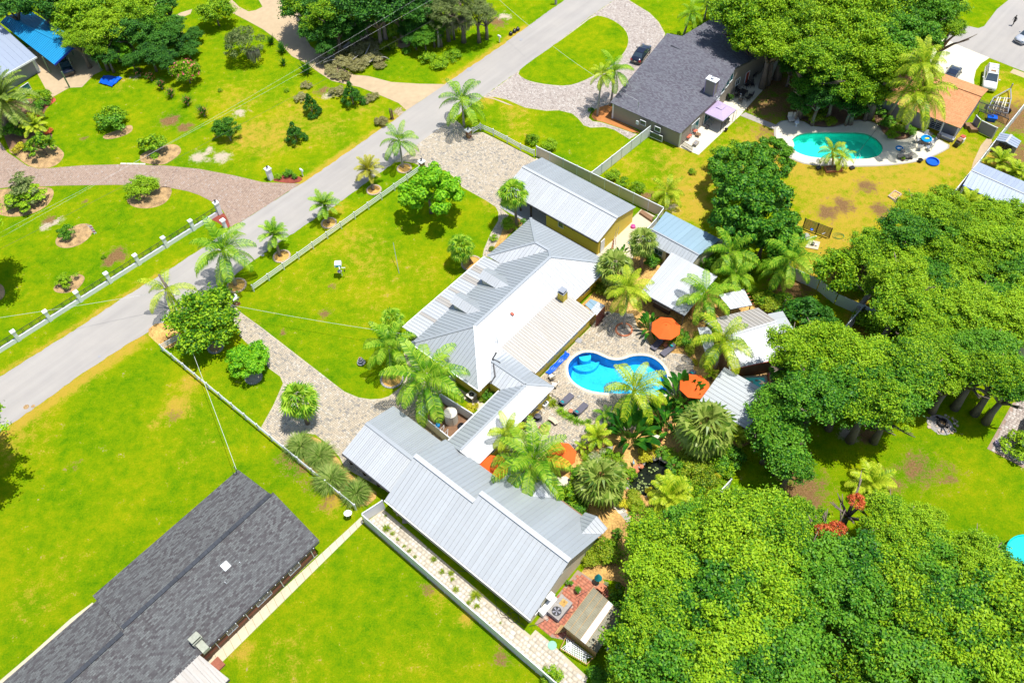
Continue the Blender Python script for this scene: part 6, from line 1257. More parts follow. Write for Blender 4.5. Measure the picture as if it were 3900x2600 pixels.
# cedars
for x,y,r_,h,lb in ((405,890,1.6,1.75,'cone shaped cedar nearest the two drives, left of the pair'),(755,800,1.9,2.0,'largest cone shaped cedar beside the tan drive'),(270,1130,1.75,1.75,'lowest cone shaped cedar alone on the lawn')):
    tree('cedar',('A1',x,y),h*.95,r_,h,lb,'tree','cedar_tree','cone shaped cedars on the upper lawn')
for t,x,y,r_,lb in (('A1',205,775,.45,'tiny sapling left of the cedars'),('A0',1880,770,.4,'tiny sapling right of the round flowering tree'),('B2',1430,120,.6,'small low shrub on the dry neighbour lawn'),('B0',880,850,.35,'thin sapling by the bare patch near the wall')): bush('bush',(t,x,y),r_,lb)
for t,x,y,r_,k,lb in (('A2',60,1190,1.1,'bush','left loose bush on the lawn behind the beige fence'),('A2',200,1240,1.2,'bush','right loose bush on the lawn behind the beige fence'),('B2',740,150,1.1,'bush','highest of the three bushes along the beige fence'),('B2',835,215,.95,'bush','middle of the three bushes along the beige fence'),('B2',958,260,1.1,'bush','lowest of the three bushes along the beige fence'),
    ('B1',2115,570,1.2,'bush','round bush in the bed beside the garage carport'),('B1',1975,690,.6,'bush','low bush along the front walk'),('B1',1960,780,.5,'bush_lime','lime coloured low plant at the walk end'),('B1',2230,550,.5,'bush_dark','dark bush at the garage end of the bed'),
    ('A0',360,830,1.5,'bush','clipped bush at the corner of the grey walled house'),('A0',330,905,1.1,'bush_dark','dark bush in front of the clipped corner bush'),('A0',415,880,.5,'bush_dark','small clipped ball by the red edging'),('A0',110,1120,1.6,'bush_dark','dark hedge mass under the big feathery date palm'),('A0',200,1120,1.3,'bush_dark','dark bush right of the hedge mass at left'),('A0',170,1270,1.1,'bush_yellow','golden flowering shrub at the curve of the pink drive'),('A0',250,1240,1.1,'bush_lime','lime shrub beside the golden flowering shrub'),
    ('A0',205,1010,.7,'bush_red','left red leaved shrub under the feathery date palm'),('A0',325,990,.9,'bush_red','right red leaved shrub by the house bed edge'),('A0',245,985,.6,'bush_red','middle red leaved shrub by the house bed'),('A0',415,1120,.7,'bush_red','red leaved shrub behind the small bright palm'),
    ('A1',130,1510,.6,'bush','green tuft left in the red mulch triangle'),('A1',215,1480,.8,'bush_dark','dark shrub in the red mulch triangle'),('A1',270,1510,.5,'bush_dark','shrub beside the mailbox in the red mulch triangle'),
    ('A1',1080,390,1.7,'bush_lime','bright shrub at the woods edge behind the brush pile'),('A1',1200,320,1.1,'bush_lime','pale shrub below the blue tarp'),('A1',1230,440,.8,'bush_dark','small dark shrub on the upper lawn'),('A1',1740,960,.7,'bush','low plants at the foot of the tall gate palm'),
    ('C1',1330,190,.8,'bush_dark','dark shrub at the porch corner behind palms'),('C1',1920,560,.9,'bush_dark','green shrub in the corner by the breezeway'),('C1',1880,600,.5,'bush_lime','bright plant below the breezeway corner shrub'),('C1',1765,690,.8,'bush_yellow','yellow flowering shrub by the tank enclosure'),('C1',1820,660,.4,'bush_yellow','small yellow plant right of the flowering shrub'),
    ('C2',1030,1075,1.2,'bush_yellow','bright yellow shrub at the head of the pond'),('C2',1290,110,1.0,'bush_lime','lime shrub right of the upper loungers'),('C2',1340,60,.8,'bush_dark','dark shrub under the top orange umbrella'),('C2',1400,180,.8,'bush_lime','lime shrub by the pool house steps'),('C2',1380,120,.9,'bush_dark','dark leafy shrub behind the lime shrubs'),('C2',1450,290,.5,'bush_yellow','yellow plant at the patio corner'),
    ('C2',600,1110,1.3,'bush_pale','pale flowering grass below the potted palm'),('C2',740,1180,1.1,'bush_pale','pale tuft left of the pond stones'),('C2',890,1245,.8,'bush','green plant at the left pond bank'),('C2',700,1090,.9,'bush','leafy plant below the bird of paradise clump'),('C2',1180,1070,.9,'bush_dark','dark shrub at the upper pond bank'),('C2',1300,1180,1.2,'bush_dark','dark shrub on the right pond bank'),
    ('C2',1440,1180,1.7,'bush_lime','bright leafy mass right of the pond'),('C2',1530,1300,1.6,'bush_lime','bright shrub above the white rear fence piece'),('C2',1420,1340,1.3,'bush','green shrub in the mulch right of the pond'),('C2',1650,1080,1.8,'bush','leafy shrub under the huge fan palm right side'),('C2',1750,1110,1.6,'bush_dark','dark shrub in the shade of the right oak'),('C2',1640,1240,.9,'bush_yellow','yellow green shrub near the rear fence piece'),('C2',1500,1420,1.3,'bush','shrub on the orange litter near the white rear fence'),
    ('C2',380,1440,1.5,'bush','green shrub between hall roof and broad fan palm'),('C2',460,1510,1.3,'bush_dark','dark shrub at the hall eave'),('C2',350,1530,1.0,'bush_dark','low dark shrub against the hall wall'),('C2',930,1440,1.0,'bush_lime','orange green shrub at the pond foot'),('C2',1060,1400,.6,'bush_yellow','yellow plant at the lower pond bank'),('C2',1060,820,1.0,'bush_dark','dark shrub at the patio foot'),('C2',1110,870,.8,'bush','shrub above the stone bench'),('C2',420,1310,.7,'bush','small shrub by the garden lamp'),
    ('B2',1070,870,1.3,'bush_dark','dark leafy shrub by the shed boards'),('B2',1130,850,.9,'bush','shrub at the shed wall corner'),('B2',640,1120,1.1,'bush_lime','lime shrub below the house corner palms'),('B2',730,1150,1.1,'bush_lime','yellow green shrub left of the ring palm'),('B2',1160,530,1.0,'bush','shrub behind the white fence end by the shed'),('B2',1110,570,.6,'bush_yellow','small yellow plant at the shed end'),('B2',1900,1120,1.0,'bush','shrub by the small lean to'),('B2',1850,980,1.4,'bush_dark','dark shrub behind the cabana palms'),
    ('B2',2010,1200,1.2,'bush_lime','lime shrub behind the small lean to'),('B2',2070,1260,1.0,'bush_lime','yellow green shrub above the pool house side roof'),('B2',1600,920,1.2,'bush_dark','dark growth beside the shed corner palm'),('B2',2190,1210,1.2,'bush','shrub below the litter bank near the rear fence'),('B3',60,1250,1.4,'bush_lime','lime shrub at the rear fence foot'),('B3',20,1200,1.3,'bush','green shrub above the pool house'),
    ('A3',440,1000,1.4,'bush_lime','speckled shrub left above the turquoise pool'),('A3',590,1040,1.0,'bush_lime','lime shrub at the upper rim of the turquoise pool'),('A3',510,950,1.3,'bush','shrub behind the pool rim shrubs'),('A3',1010,950,1.2,'bush_dark','dark shrub at the orange house corner'),('A3',1070,1050,1.3,'bush_dark','dark shrub in the curved brick bed'),('A3',1160,1110,1.2,'bush','leafy shrub in the curved brick bed'),('A3',1260,1120,1.0,'bush_dark','right shrub in the curved brick bed'),('A3',1110,1150,.9,'bush','front shrub in the curved brick bed'),
    ('D3',1150,100,.3,'bush_dark','tiny plant'),('A2',560,940,.5,'bush_dark','dark plant at the curved edging of the orange bed')):
    if 'tiny plant'!= lb: bush(k,(t,x,y),r_,lb)
for x,y,r_,k,lb in ((375,245,1.6,'bush_lime','bright shrub against the end wall of the hall'),(320,280,1.2,'bush_lime','lime shrub nearest the hall end wall'),(430,260,1.3,'bush','green shrub right of the lime wall shrubs'),(470,510,1.3,'bush_dark','dark shrub beside the translucent roofed shed'),(440,475,.8,'bush','leafy plant in front of the dark shed shrub'),(360,870,1.2,'bush_dark','shrub at the foot of the latticed shed'),(130,860,1.1,'bush','leafy branch tips at the side yard end'),(450,170,.6,'bush_dark','spiky dark plant on the orange litter'),(540,30,1.0,'bush_lime','orange tinted shrub beside the garden walk'),(620,100,1.3,'bush','shrub below the garden walk')):
    bush(k,('D2',x,y),r_,lb)
for k,(x,y,s) in enumerate(((300,700,1.2),(340,730,1.2),(390,760,1.2),(440,790,1.1),(230,640,1.4),(540,790,.9),(490,800,.8))): clump('liriope'if k != 4 else 'tuft',('C2',x,y),s,'grassy tuft in the curved border between terrace and loungers'if k != 4 else 'bright grassy tuft beside the square planter','grassy tufts in the curved border'if k != 4 else None,'grass_tuft',zc=.2)
palm('areca',('C2',1240,1470),('C2',1240,1440),2.2,'bright feathery fern palm below the pond',zt=.8,n=22)
palm('queen',('C2',680,800),('C2',680,740),1.3,'small palm in the bowl planter beside the border',zt=1.0,n=12)
k_ = 0
KN = {'bush': 'green','bush_dark': 'dark green','bush_lime': 'lime','bush_yellow': 'yellow green','bush_pale': 'pale green'}
for x,y,r_,k in ((560,1180,.8,'bush_lime'),(520,1090,.7,'bush'),(650,1150,.7,'bush_lime'),(800,1110,.7,'bush'),(840,1180,.5,'bush_dark'),(770,1250,.7,'bush_lime'),(830,1330,.6,'bush'),(500,1200,.8,'bush'),(440,1250,.8,'bush_dark'),(1000,990,.9,'bush_dark'),(1080,1010,.7,'bush_yellow'),(1250,1080,.9,'bush'),(1370,1090,1.0,'bush_lime'),(1330,1250,1.0,'bush'),(1280,1300,.8,'bush_dark'),(1500,1200,1.1,'bush'),(1590,1180,1.1,'bush_lime'),(1560,1400,1.0,'bush_lime'),(1350,1430,1.1,'bush_lime'),(1150,1480,1.0,'bush_lime'),(960,1530,.9,'bush'),(840,1500,.8,'bush_yellow'),(1650,1340,.9,'bush'),(1700,1180,1.3,'bush'),(1290,640,.9,'bush_dark'),(1060,980,.8,'bush'),(560,870,.6,'bush_dark'),(760,860,.7,'bush_dark'),(250,1320,.6,'bush_yellow'),(300,1400,.8,'bush'),(1480,60,.8,'bush_lime'),(1560,330,.6,'bush_yellow')):
    bush(k,('C2',x,y),r_,f"{KN[k]} shrub {('left of the pond', 'right of the pond')[x > 1050]}, {ORD[k_ % 11]} such from the patio side"if y > 900 else f"{KN[k]} small shrub at the patio border, number {k_} along it"if 0 else f"{KN[k]} shrub in the planting, {ORD[k_ % 11]} counted along the patio edge"); k_ += 1
# weeds growing through the side yard
for k,(x,y,s) in enumerate(((1060,250,1.3),(1110,290,.8),(1250,440,.7),(1150,340,.6),(1460,510,1.0),(1530,620,.9),(1610,630,1.0),(1650,770,1.0),(1820,820,1.7),(1760,880,.8),(1830,910,.9),(1300,490,.6),(1210,400,.6),(1620,680,.7),(2030,1050,.4),(1050,140,.5),(1180,240,.4),(1410,410,.4),(1930,560+500,.4))):
    clump('tuft',('D1',x,y),s*.75,'weed tuft growing between the side yard pavers','weeds in the side yard','weed','weed',zc=.1)
WSHORT = {'oaks of the lower right canopy': 'oak of the lower right canopy','huge spreading oak right of the courtyard': 'bright oak right of the courtyard','dark trees between garden and lawn': 'shaded tree by the garden','oaks of the right hand canopy': 'oak over the brown roof','oaks of the great upper right canopy': 'tall oak behind the grey house',
 'shaded trees under the great canopy': 'shaded tree above the turquoise pool','trees of the upper left woods': 'leafy tree behind the blue carport','dark trees of the upper left woods': 'dark tree in the upper left woods','dark trees above the tan drive': 'dark tree above the tan drive','sunlit trees of the top centre woods': 'sunlit crown above the tan drive','mossy cypresses beside the street': 'mossy cypress beside the street','low trees under the cypresses': 'low tree under the cypresses'}
# ---- woods: named tiles of big crowns
def wood(kind,items,label,group,zc=6.5,rad=4.6,hh=4.0,name='oak_tree'):
    base_label = label; yy = [q(*i[:3])[1] for i in items]; xx = [q(*i[:3])[0] for i in items]; top = min(yy); bh = max(1,(max(yy)-top)/max(1,round((max(yy)-top)/90)))
    bands = [min(int((y-top)/bh),int((max(yy)-top)/bh+.01)) for y in yy]; ub = sorted(set(bands)); short = WSHORT[group]
    for ix,it in enumerate(items):
        mates = sorted((xx[j],j) for j in range(len(items)) if bands[j] == bands[ix]); ci = mates.index((xx[ix],ix)); ri = ub.index(bands[ix])
        label = f"{short}, {ORD[ci]} from left in {ORD[ri]} row from top"if len(ub) > 1 else f"{short}, {ORD[ci]} from the left"

        t,x,y = it[:3]; s = it[3] if len(it) > 3 else 1.0; z = it[4] if len(it) > 4 else zc
        kk = random.choice(['oak','oak','oak','oak_lime','oak_dark']) if kind == 'oak'else kind
        tree(kk,(t,x,y),z+random.uniform(-1.3,1.1),rad*s*random.uniform(.85,1.0),hh*s*random.uniform(.75,.95),label,'tree',name,group)
wood('oak',[('D2',650,250,.8),('D2',810,160,.8),('D2',990,110,.75),('D2',700,390,.9),('D2',860,330),('D2',1040,240),('D2',1200,150,.8),('D2',630,600,.65),('D2',760,560,.95),('D2',950,500),('D2',1130,420),('D2',600,740,.9),('D2',780,740),('D2',980,700),('D2',1180,620),('D2',700,880,.9),('D2',900,880),('D2',1100,850),('D2',1270,780),('D2',540,830,.6),
    ('D3',60,200,.9),('D3',200,110,.6),('D3',60,420),('D3',240,380,.9),('D3',300,240,.6),('D3',420,360,.9),('D3',620,330,.9),('D3',800,330,.85),('D3',760,210,.7),('D3',620,110,.7),('D3',780,120,.55),('D3',1040,280,.6),('D3',980,400),('D3',1180,380,.75),('D3',560,520,.9),('D3',760,530,.9),('D3',960,580),('D3',1180,540),('D3',80,620,.8),('D3',640,700),('D3',840,750),('D3',1060,740),('D3',1240,720),('D3',60,830,.9),('D3',560,870,.8),('D3',780,900),('D3',1000,900),('D3',1200,900)],
    'broad leafy oak in the dense canopy filling the lower right','oaks of the lower right canopy',zc=5.5,rad=4.5)
wood('oak',[('C3',330,200,.8),('C3',560,160,.85),('C3',500,380),('C3',760,330),('C3',720,540,.9),('C3',470,560,.85),('C3',980,330,.9),('C3',940,600,.8),('C3',1150,480,.85),('C3',1130,660,.6),('C3',1260,330,.8)],'part of the huge spreading oak crown right of the silver cover','huge spreading oak right of the courtyard',zc=7.5,rad=4.3)
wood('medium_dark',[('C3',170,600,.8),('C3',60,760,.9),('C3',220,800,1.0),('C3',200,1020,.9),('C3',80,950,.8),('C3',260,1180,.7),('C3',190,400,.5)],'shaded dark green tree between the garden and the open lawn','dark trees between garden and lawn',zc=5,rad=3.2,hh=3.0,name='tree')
wood('oak',[('B3',1380,460,.75),('B3',1580,430,.8),('B3',1250,620,.8),('B3',1500,640,.85),('B3',1650,560,.7),('B3',960,780,.75),('B3',1150,800,.8),('B3',1350,820,.85),('B3',1580,800,.8),('B3',1060,1080,.6),('B3',1220,1050,.9),('B3',1420,1080,.85),('B3',1180,1260,.85),('B3',1420,1260,.9),('B3',1640,1150,.75),('B3',1620,1370,.9),('B3',1380,1450,.8),
    ('B3',1950,520,.75),('B3',2120,560,.85),('B3',1880,700,.8),('B3',2080,740,.85),('B3',2230,720,.8),('B3',1830,900,.7),('B3',2230,950,.7),('B3',2040,880,.6),('B3',1850,1280,.8),('B3',2050,1200,.8),('B3',2240,1150,.8),('B3',1900,1450,.85),('B3',2120,1400,.85),('B3',2280,1350,.7),('C3',1400,180,.8),('C3',1560,290,.7),('C3',1750,230,.7),('C3',1640,420,.5),('C3',1450,400,.5),('C3',1950,200,.75),('C3',2050,400,.75),('C3',2150,480,.5),('C3',1880,330,.5)],
    'leafy oak in the right hand canopy around the hidden brown roof','oaks of the right hand canopy',zc=6.5,rad=4.1,hh=3.5)
tree('medium',('B3',660,980),3.6,3.1,3.2,'small rounded tree at the rear fence beside the right canopy'); tree('cedar',('B3',380,1330),2.4,3.6,2.5,'feathery dark green tree above the pool house',name='feathery_tree')
tree('cedar',('B3',520,1400),2.2,2.8,2.3,'dark feathery tree beside the leaning trunk',name='feathery_tree'); bush('bush',('B3',900,1370),1.8,'hedge left end behind the right white fence'); bush('bush',('B3',1010,1440),1.9,'hedge middle behind the right white fence'); bush('bush',('B3',1150,1500),1.9,'hedge right end behind the right white fence')
tree('dark',('B2',1860,110),4.2,3.9,3.2,'upper of two dense dark trees on the dry lawn'); tree('dark',('B2',2080,20),4.0,3.0,2.8,'dark leafy growth beside the upper dense tree',rz=1); tree('dark',('B2',1950,440),5.2,4.9,4.6,'larger rounded magnolia like tree on the dry lawn'); tree('dark',('B2',2050,650),4.2,4.2,4.0,'lower lobe of the rounded dark tree by the rear palms')
tree('medium',('A2',1750,1340),2.6,2.4,2.0,'leafy outer branch mass of the upper dense tree')
wood('oak',[('A2',1850,110),('A2',2050,60),('A2',1950,300,.9),('A2',2150,350,.8),('A3',100,80),('A3',330,60),('A3',560,60),('A3',100,330,.9),('A3',400,300),('A3',620,260),('A3',830,130),('A3',1050,120),('A3',1280,80),('A3',1500,90,.9),('A3',860,340),('A3',1080,330),('A3',1300,270,.9),('A3',480,510,.8),('A3',700,480,.9),('A3',920,520,.9),('A3',1080,540,.7),('A3',400,720,.5,5),('A3',640,760,.6,5),('A3',860,740,.7,6),('A3',250,180,.8),('A3',1600,230,.5),('A3',-100,-120,1),('A3',300,-150,1),('A3',700,-120,1),('A3',1100,-120,1),('A2',2000,-140,1),('A3',1450,-100)],
    'tall oak in the great canopy behind the grey shingle house','oaks of the great upper right canopy',zc=8.5,rad=5.0,hh=5.0)
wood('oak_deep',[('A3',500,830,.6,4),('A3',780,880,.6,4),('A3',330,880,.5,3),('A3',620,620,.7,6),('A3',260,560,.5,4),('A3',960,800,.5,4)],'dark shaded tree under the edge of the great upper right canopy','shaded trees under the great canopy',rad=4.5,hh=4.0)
wood('oak',[('A0',700,120,1.0),('A0',900,220,.8),('A0',650,330,.55,5),('A0',820,380,.6,5),('A0',1150,60,.9),('A0',1300,150,.75),('A0',780,-40,1)],'leafy tree in the woods behind the blue carport','trees of the upper left woods',zc=6.5,rad=4.4,hh=3.8)
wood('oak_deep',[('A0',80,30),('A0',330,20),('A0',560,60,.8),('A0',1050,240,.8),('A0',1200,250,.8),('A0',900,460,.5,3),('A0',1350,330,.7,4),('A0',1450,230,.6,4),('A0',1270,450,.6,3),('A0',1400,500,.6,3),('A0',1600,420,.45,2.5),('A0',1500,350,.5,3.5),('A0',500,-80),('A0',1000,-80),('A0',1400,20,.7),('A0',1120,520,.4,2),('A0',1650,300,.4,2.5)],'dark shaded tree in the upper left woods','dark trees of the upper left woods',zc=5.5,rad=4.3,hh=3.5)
tree('bright',('A0',1000,430),2.4,2.6,2.3,'bright big leaved tree in front of the upper left woods')
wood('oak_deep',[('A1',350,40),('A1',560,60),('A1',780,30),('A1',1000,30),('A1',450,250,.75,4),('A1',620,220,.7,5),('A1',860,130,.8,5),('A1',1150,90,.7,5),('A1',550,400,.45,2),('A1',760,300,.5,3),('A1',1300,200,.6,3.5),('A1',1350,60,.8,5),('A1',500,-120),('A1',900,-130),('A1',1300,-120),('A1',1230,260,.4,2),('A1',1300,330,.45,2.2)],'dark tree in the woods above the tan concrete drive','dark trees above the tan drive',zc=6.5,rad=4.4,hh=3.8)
wood('medium',[('A1',330,30,1.1),('A1',560,100,1.0),('A1',470,200,.9,5),('A1',840,60,1.1),('A1',960,80,.8),('A1',1300,110,.9,5)],'sunlit leafy crown at the front of the top centre woods','sunlit trees of the top centre woods',zc=7,rad=3.2,hh=2.8)
wood('olive',[('A1',1560,80,1.0,5),('A1',1690,60,1.0,5.5),('A1',1830,110,.9,5),('A1',1900,130,.6,4.5),('A1',1620,180,.6,3.5),('A1',1600,-30,1,6),('A1',1500,180,.5,3.5)],'feathery cypress hung with grey moss beside the street','mossy cypresses beside the street',rad=3.4,hh=3.0,name='cypress_tree')
wood('medium_dark',[('A1',1450,250,.6,3),('A1',1380,330,.6,2),('A1',1500,300,.4,2)],'low green tree under the mossy cypresses','low trees under the cypresses',rad=3.2,hh=2.5,name='tree')
bush('bush',('A1',1400,490),1.5,'left part of the oval shrub bed below the cypresses',.9); bush('bush',('A1',1500,540),1.6,'front part of the oval shrub bed below the cypresses',.8); bush('bush',('A1',1620,480),1.6,'right part of the oval shrub bed below the cypresses',.8)
# hanging moss
def moss(t,x,y,z,s,label):
    c = W((t,x,y),z); mb = MB()
    for k in range(260):
        a = random.uniform(0,6.28); r_ = random.uniform(0,1) ** .6*s*.55; l = random.uniform(.5,1.1)*s*(1.3-r_/s); x0,y0 = math.cos(a)*r_,math.sin(a)*r_*.7
        mb.add([(x0-.05,y0,0),(x0+.05,y0+.03,0),(x0+.03+random.uniform(-.1,.1),y0,-l*.6),(x0+random.uniform(-.15,.15),y0,-l)],[(0,1,2,3)])
    t_ = thing('hanging_moss',label,'moss',c); mb.build('strands','moss_hang',t_,world=False)
moss('A1',1600,150,4.2,2.6,'long grey moss hanging from the left cypress'); moss('A1',1720,150,4.2,2.3,'grey moss hanging from the right cypress'); moss('A0',2150,430,3.0,2.0,'grey moss hanging from the weeping lawn tree')
# fallen brush pile across the tan drive
for k,(x,y,s) in enumerate(((560,520,1.6),(650,420,1.9),(700,520,2.1),(820,420,2.2),(800,560,1.8),(930,500,1.9),(950,400,1.8),(880,330,1.8),(780,350,1.6),(640,640,1.2),(700,650,1.2),(640,780,1.4),(330,830,1.2),(370,730,1.0),(940,830,1.1),(870,860,.9),(1010,1040,1.2),(590,600,1.2),(1000,560,1.0))):
    bush('brush',('A1',x,y),s,'heap of cut branches lying across the tan drive'if k < 11 or k == 17 else 'loose cut branches scattered on the upper lawn',s*.55,'cut branches across the tan drive'if k < 11 or k == 17 else 'cut branches on the lawn','brush_heap','brush pile')
for k in range(16):
    a = W(('A1',random.uniform(600,1000),random.uniform(280,560)),.8); ang = random.uniform(0,6.28); b = a+Vector((math.cos(ang)*2,math.sin(ang)*2,random.uniform(-.2,.8)))
    tag(MB().tube([a,a.lerp(b,.5)+Vector((.2,.1,.2)),b],[.09,.07,.03],5).build('branch','pale_bark'),'bare broken limb poking from the brush pile','branch','bare limbs in the brush pile')
# tall trunks seen against the woods
for t,x0,y0,x1,y1,z,r_,lb in (('A1',785,225,745,80,4.2,.45,'thick grey trunk at the edge of the top centre woods'),('A1',1160,60,1140,-60,4,.6,'thick grey trunk at the top edge of the woods'),('A1',1503,400,1495,270,3.3,.2,'straight pale trunk below the mossy cypresses'),('A1',1918,305,1905,150,4,.22,'straight trunk of the cypress nearest the mailbox'),('A1',750,200,720,60,5,.3,'thinner trunk beside the thick grey trunk')):
    tag(MB().tube([W((t,x0,y0)),W((t,x1,y1),z)],[r_,r_*.8],8).build('bare_tree','pale_bark'),lb,'bare tree')
tag(MB().tube([W(('A1',690,420),.8),W(('A1',880,240),1.6),W(('A1',1120,90),2.4)],[.35,.3,.25],8).build('fallen_log','pale_bark'),'long fallen grey trunk leaning through the woods','log')
tag(MB().tube([W(('B3',700,1530),.2),W(('B3',840,1270),1.2),W(('B3',960,1110),2.4)],[.35,.32,.28],8).build('leaning_log','pale_bark'),'leaning grey trunk lying against the white rear fence','log')
for x0,y0,x1,y1,lb in ((270,850,230,640,'left bare trunk showing in the canopy gap at the bottom'),(370,850,400,620,'right bare trunk showing in the canopy gap at the bottom')): tag(MB().tube([W(('D3',x0,y0)),W(('D3',x1,y1),5)],[.4,.28],8).build('bare_tree','bark'),lb,'bare tree')
# lily pads
mat('lily',(0.20,0.26,0.06),.6,.35,9)
for k in range(46):
    x,y = (random.gauss(985,45),random.gauss(1335,40)) if k > 8 else (random.gauss(1105,20),random.gauss(1200,18)); c = W(('C2',x,y))
    if inside(np.array([[c.x,c.y]]),POND)[0]: a0 = random.uniform(0,6); r_ = random.uniform(.07,.14); MB().add([(c.x,c.y,-.04)]+[(c.x+r_*math.cos(a0+j*.6),c.y+r_*math.sin(a0+j*.6),-.04) for j in range(10)],[(0,j,j+1) for j in range(1,10)]).build('lily_pad','lily',pn)

# ================================================================ FENCES AND WALLS
def panel_fence(name,label,pts,h=1.8,m='white_vinyl',seg=2.3,cat='fence',group=None,cap=True,t=.05,cm=None):
    o = thing(name,label,cat,pts[0],0,group)
    for i in range(len(pts)-1):
        a,b = Vector(pts[i]),Vector(pts[i+1]); n = max(1,round((b-a).length/seg)); d = (b-a).normalized()
        for k in range(n):
            p,r_ = a.lerp(b,k/n),a.lerp(b,(k+1)/n)
            MB().bar(p+d*.07+Vector((0,0,h*.5)),r_-d*.07+Vector((0,0,h*.5)),t,h*.93).build('panel',m,o)
            MB().bar(p+d*.07+Vector((0,0,h-.03)),r_-d*.07+Vector((0,0,h-.03)),t+.05,.09).build('rail',cm or m,o)
            if k or i == 0:
                po_ = MB().bar(p,p+Vector((0,0,h+.03)),.13).build('post',cm or m,o)
                if cap: MB().lathe([(.11,0),(.11,.03),(.02,.11)],4,p+Vector((0,0,h+.03))).build('cap','white_paint',po_)
    p = Vector(pts[-1]); MB().bar(p,p+Vector((0,0,h+.05)),.13).build('post',cm or m,o); return o
def rail_fence(label,posts,h=1.15,rails=3,group=None):
    o = thing('rail_fence',label,'fence',posts[0],0,group)
    for i,p in enumerate(posts):
        po_ = MB().bar(p,p+Vector((0,0,h+.08)),.13).build('post','white_vinyl',o); MB().lathe([(.11,0),(.11,.03),(.02,.1)],4,p+Vector((0,0,h+.08))).build('cap','white_paint',po_)
        if i < len(posts)-1:
            for k in range(rails): z = h-.06-k*(h-.25)/rails; MB().bar(p+ZV(z),posts[i+1]+ZV(z),.045,.13).build('rail','white_vinyl',o)
    return o
f1a,f1b = W(q('B0',2168,1142)),W(q('B1',1345,128))
rail_fence('long white post and rail fence between the front lawn and the road palms',[f1a.lerp(f1b,k/12) for k in range(13)])
rail_fence('white rail fence along the upper paver drive to the beige fence',[W(('A1',x,y)) for x,y in ((1795,1150),(1860,1112),(1970,1160),(2088,1222),(2202,1285))]+[W(('A2',78,1338))])
f2a,f2b = W(q('C0',1392,192)),W(q('C1',800,1548))
rail_fence('white rail fence running from the pole shrubs to the pampas clumps',[W(('C0',1545,105))]+[f2a.lerp(f2b,k/15) for k in range(16)])
panel_fence('privacy_fence','long white panel fence around the weedy side yard',[U(13.45,39.85),U(12.9,42.2),U(40.2,42.55)],m='white_vinyl')
panel_fence('privacy_fence','long beige panel fence behind the yellow garage',[U(-8.9,-11.85),U(11.7,-12.6),U(11.95,-10.9)],m='beige_vinyl',cm='white_vinyl')
panel_fence('privacy_fence','short white fence from the beige fence corner to the shed',[U(11.95,-10.8),U(12.1,-8.4)],1.6)
panel_fence('privacy_fence','white panel fence from the beige fence up to the grey house wall',[U(.3,-12.25)]+[W(('A2',1062,1160))])
panel_fence('privacy_fence','white fence behind the blue grey shed roof',[U(13.6,-12.0),U(20.8,-12.2),U(24.0,-12.5)])
panel_fence('privacy_fence','rear white fence half hidden by the drooping palm',[W(('B3',210,1010)),W(('B3',470,1130)),W(('B3',620,1250)),W(('B3',850,1350))])
panel_fence('privacy_fence','rear white fence with hedge showing between the right hand oaks',[W(('B3',850,1350)),W(('B3',1200,1490)),W(('B3',1560,1640)),W(('C3',1880,340)),W(('C3',2300,540))])
panel_fence('privacy_fence','grey white fence seen edge on beside the leaning log',[W(('B3',850,1330)),W(('B3',600,1610))],1.6)
panel_fence('privacy_fence','white fence piece beside the orange litter below the huge fan palm',[W(('C2',1735,1360)),W(('C2',1545,1560))])
panel_fence('privacy_fence','white fence piece poking from the lower canopy edge',[W(('D2',850,110)),W(('D2',775,215))])
panel_fence('privacy_fence','white fence piece beside the brown roofed garden shed',[W(('D2',565,470)),W(('D2',455,650)),W(('D2',400,740))],1.6)
panel_fence('privacy_fence','narrow white fence running down the right side to the metal carport',[W(('A3',2300,850)),W(('A3',2035,1180)),W(('A3',1825,1450)),W(('B3',1560,430))])
panel_fence('privacy_fence','grey white wall panel joining the orange roofed house to the right fence',[W(('A3',1790,1080)),W(('A3',1830,1120)),W(('A3',1965,1185))],1.9,'grey_wall',cm='white_vinyl')
panel_fence('privacy_fence','white enclosure fence around the water tank, near side',[U(9.0,29.9),U(13.9,30.1)],1.7)
panel_fence('privacy_fence','white enclosure fence around the water tank, far side',[U(9.3,27.1),U(9.0,26.6),U(13.8,26.3)],1.7); panel_fence('privacy_fence','white gate panel at the yellow wall by the cooling unit',[U(8.3,24.3),U(8.3,23.4)],1.7)
panel_fence('privacy_fence','short side of the tank enclosure under the largest palm',[U(8.9,29.8),U(8.7,28.3)],1.7)
# slatted black screen
s0,s1 = W(('B3',350,605)),W(('B3',575,690)); sc_o = thing('slat_screen','black slatted screen panel beside the pool pump on the dry lawn','screen',s0)
for k in range(9): MB().bar(s0+Vector((0,0,.2+k*.19)),s1+Vector((0,0,.2+k*.19)),.03,.11).build('slat','dark_metal',sc_o)
for t in (0,.5,1): p = s0.lerp(s1,t); MB().bar(p,p+ZV(1.85),.1).build('post','dark_metal',sc_o)
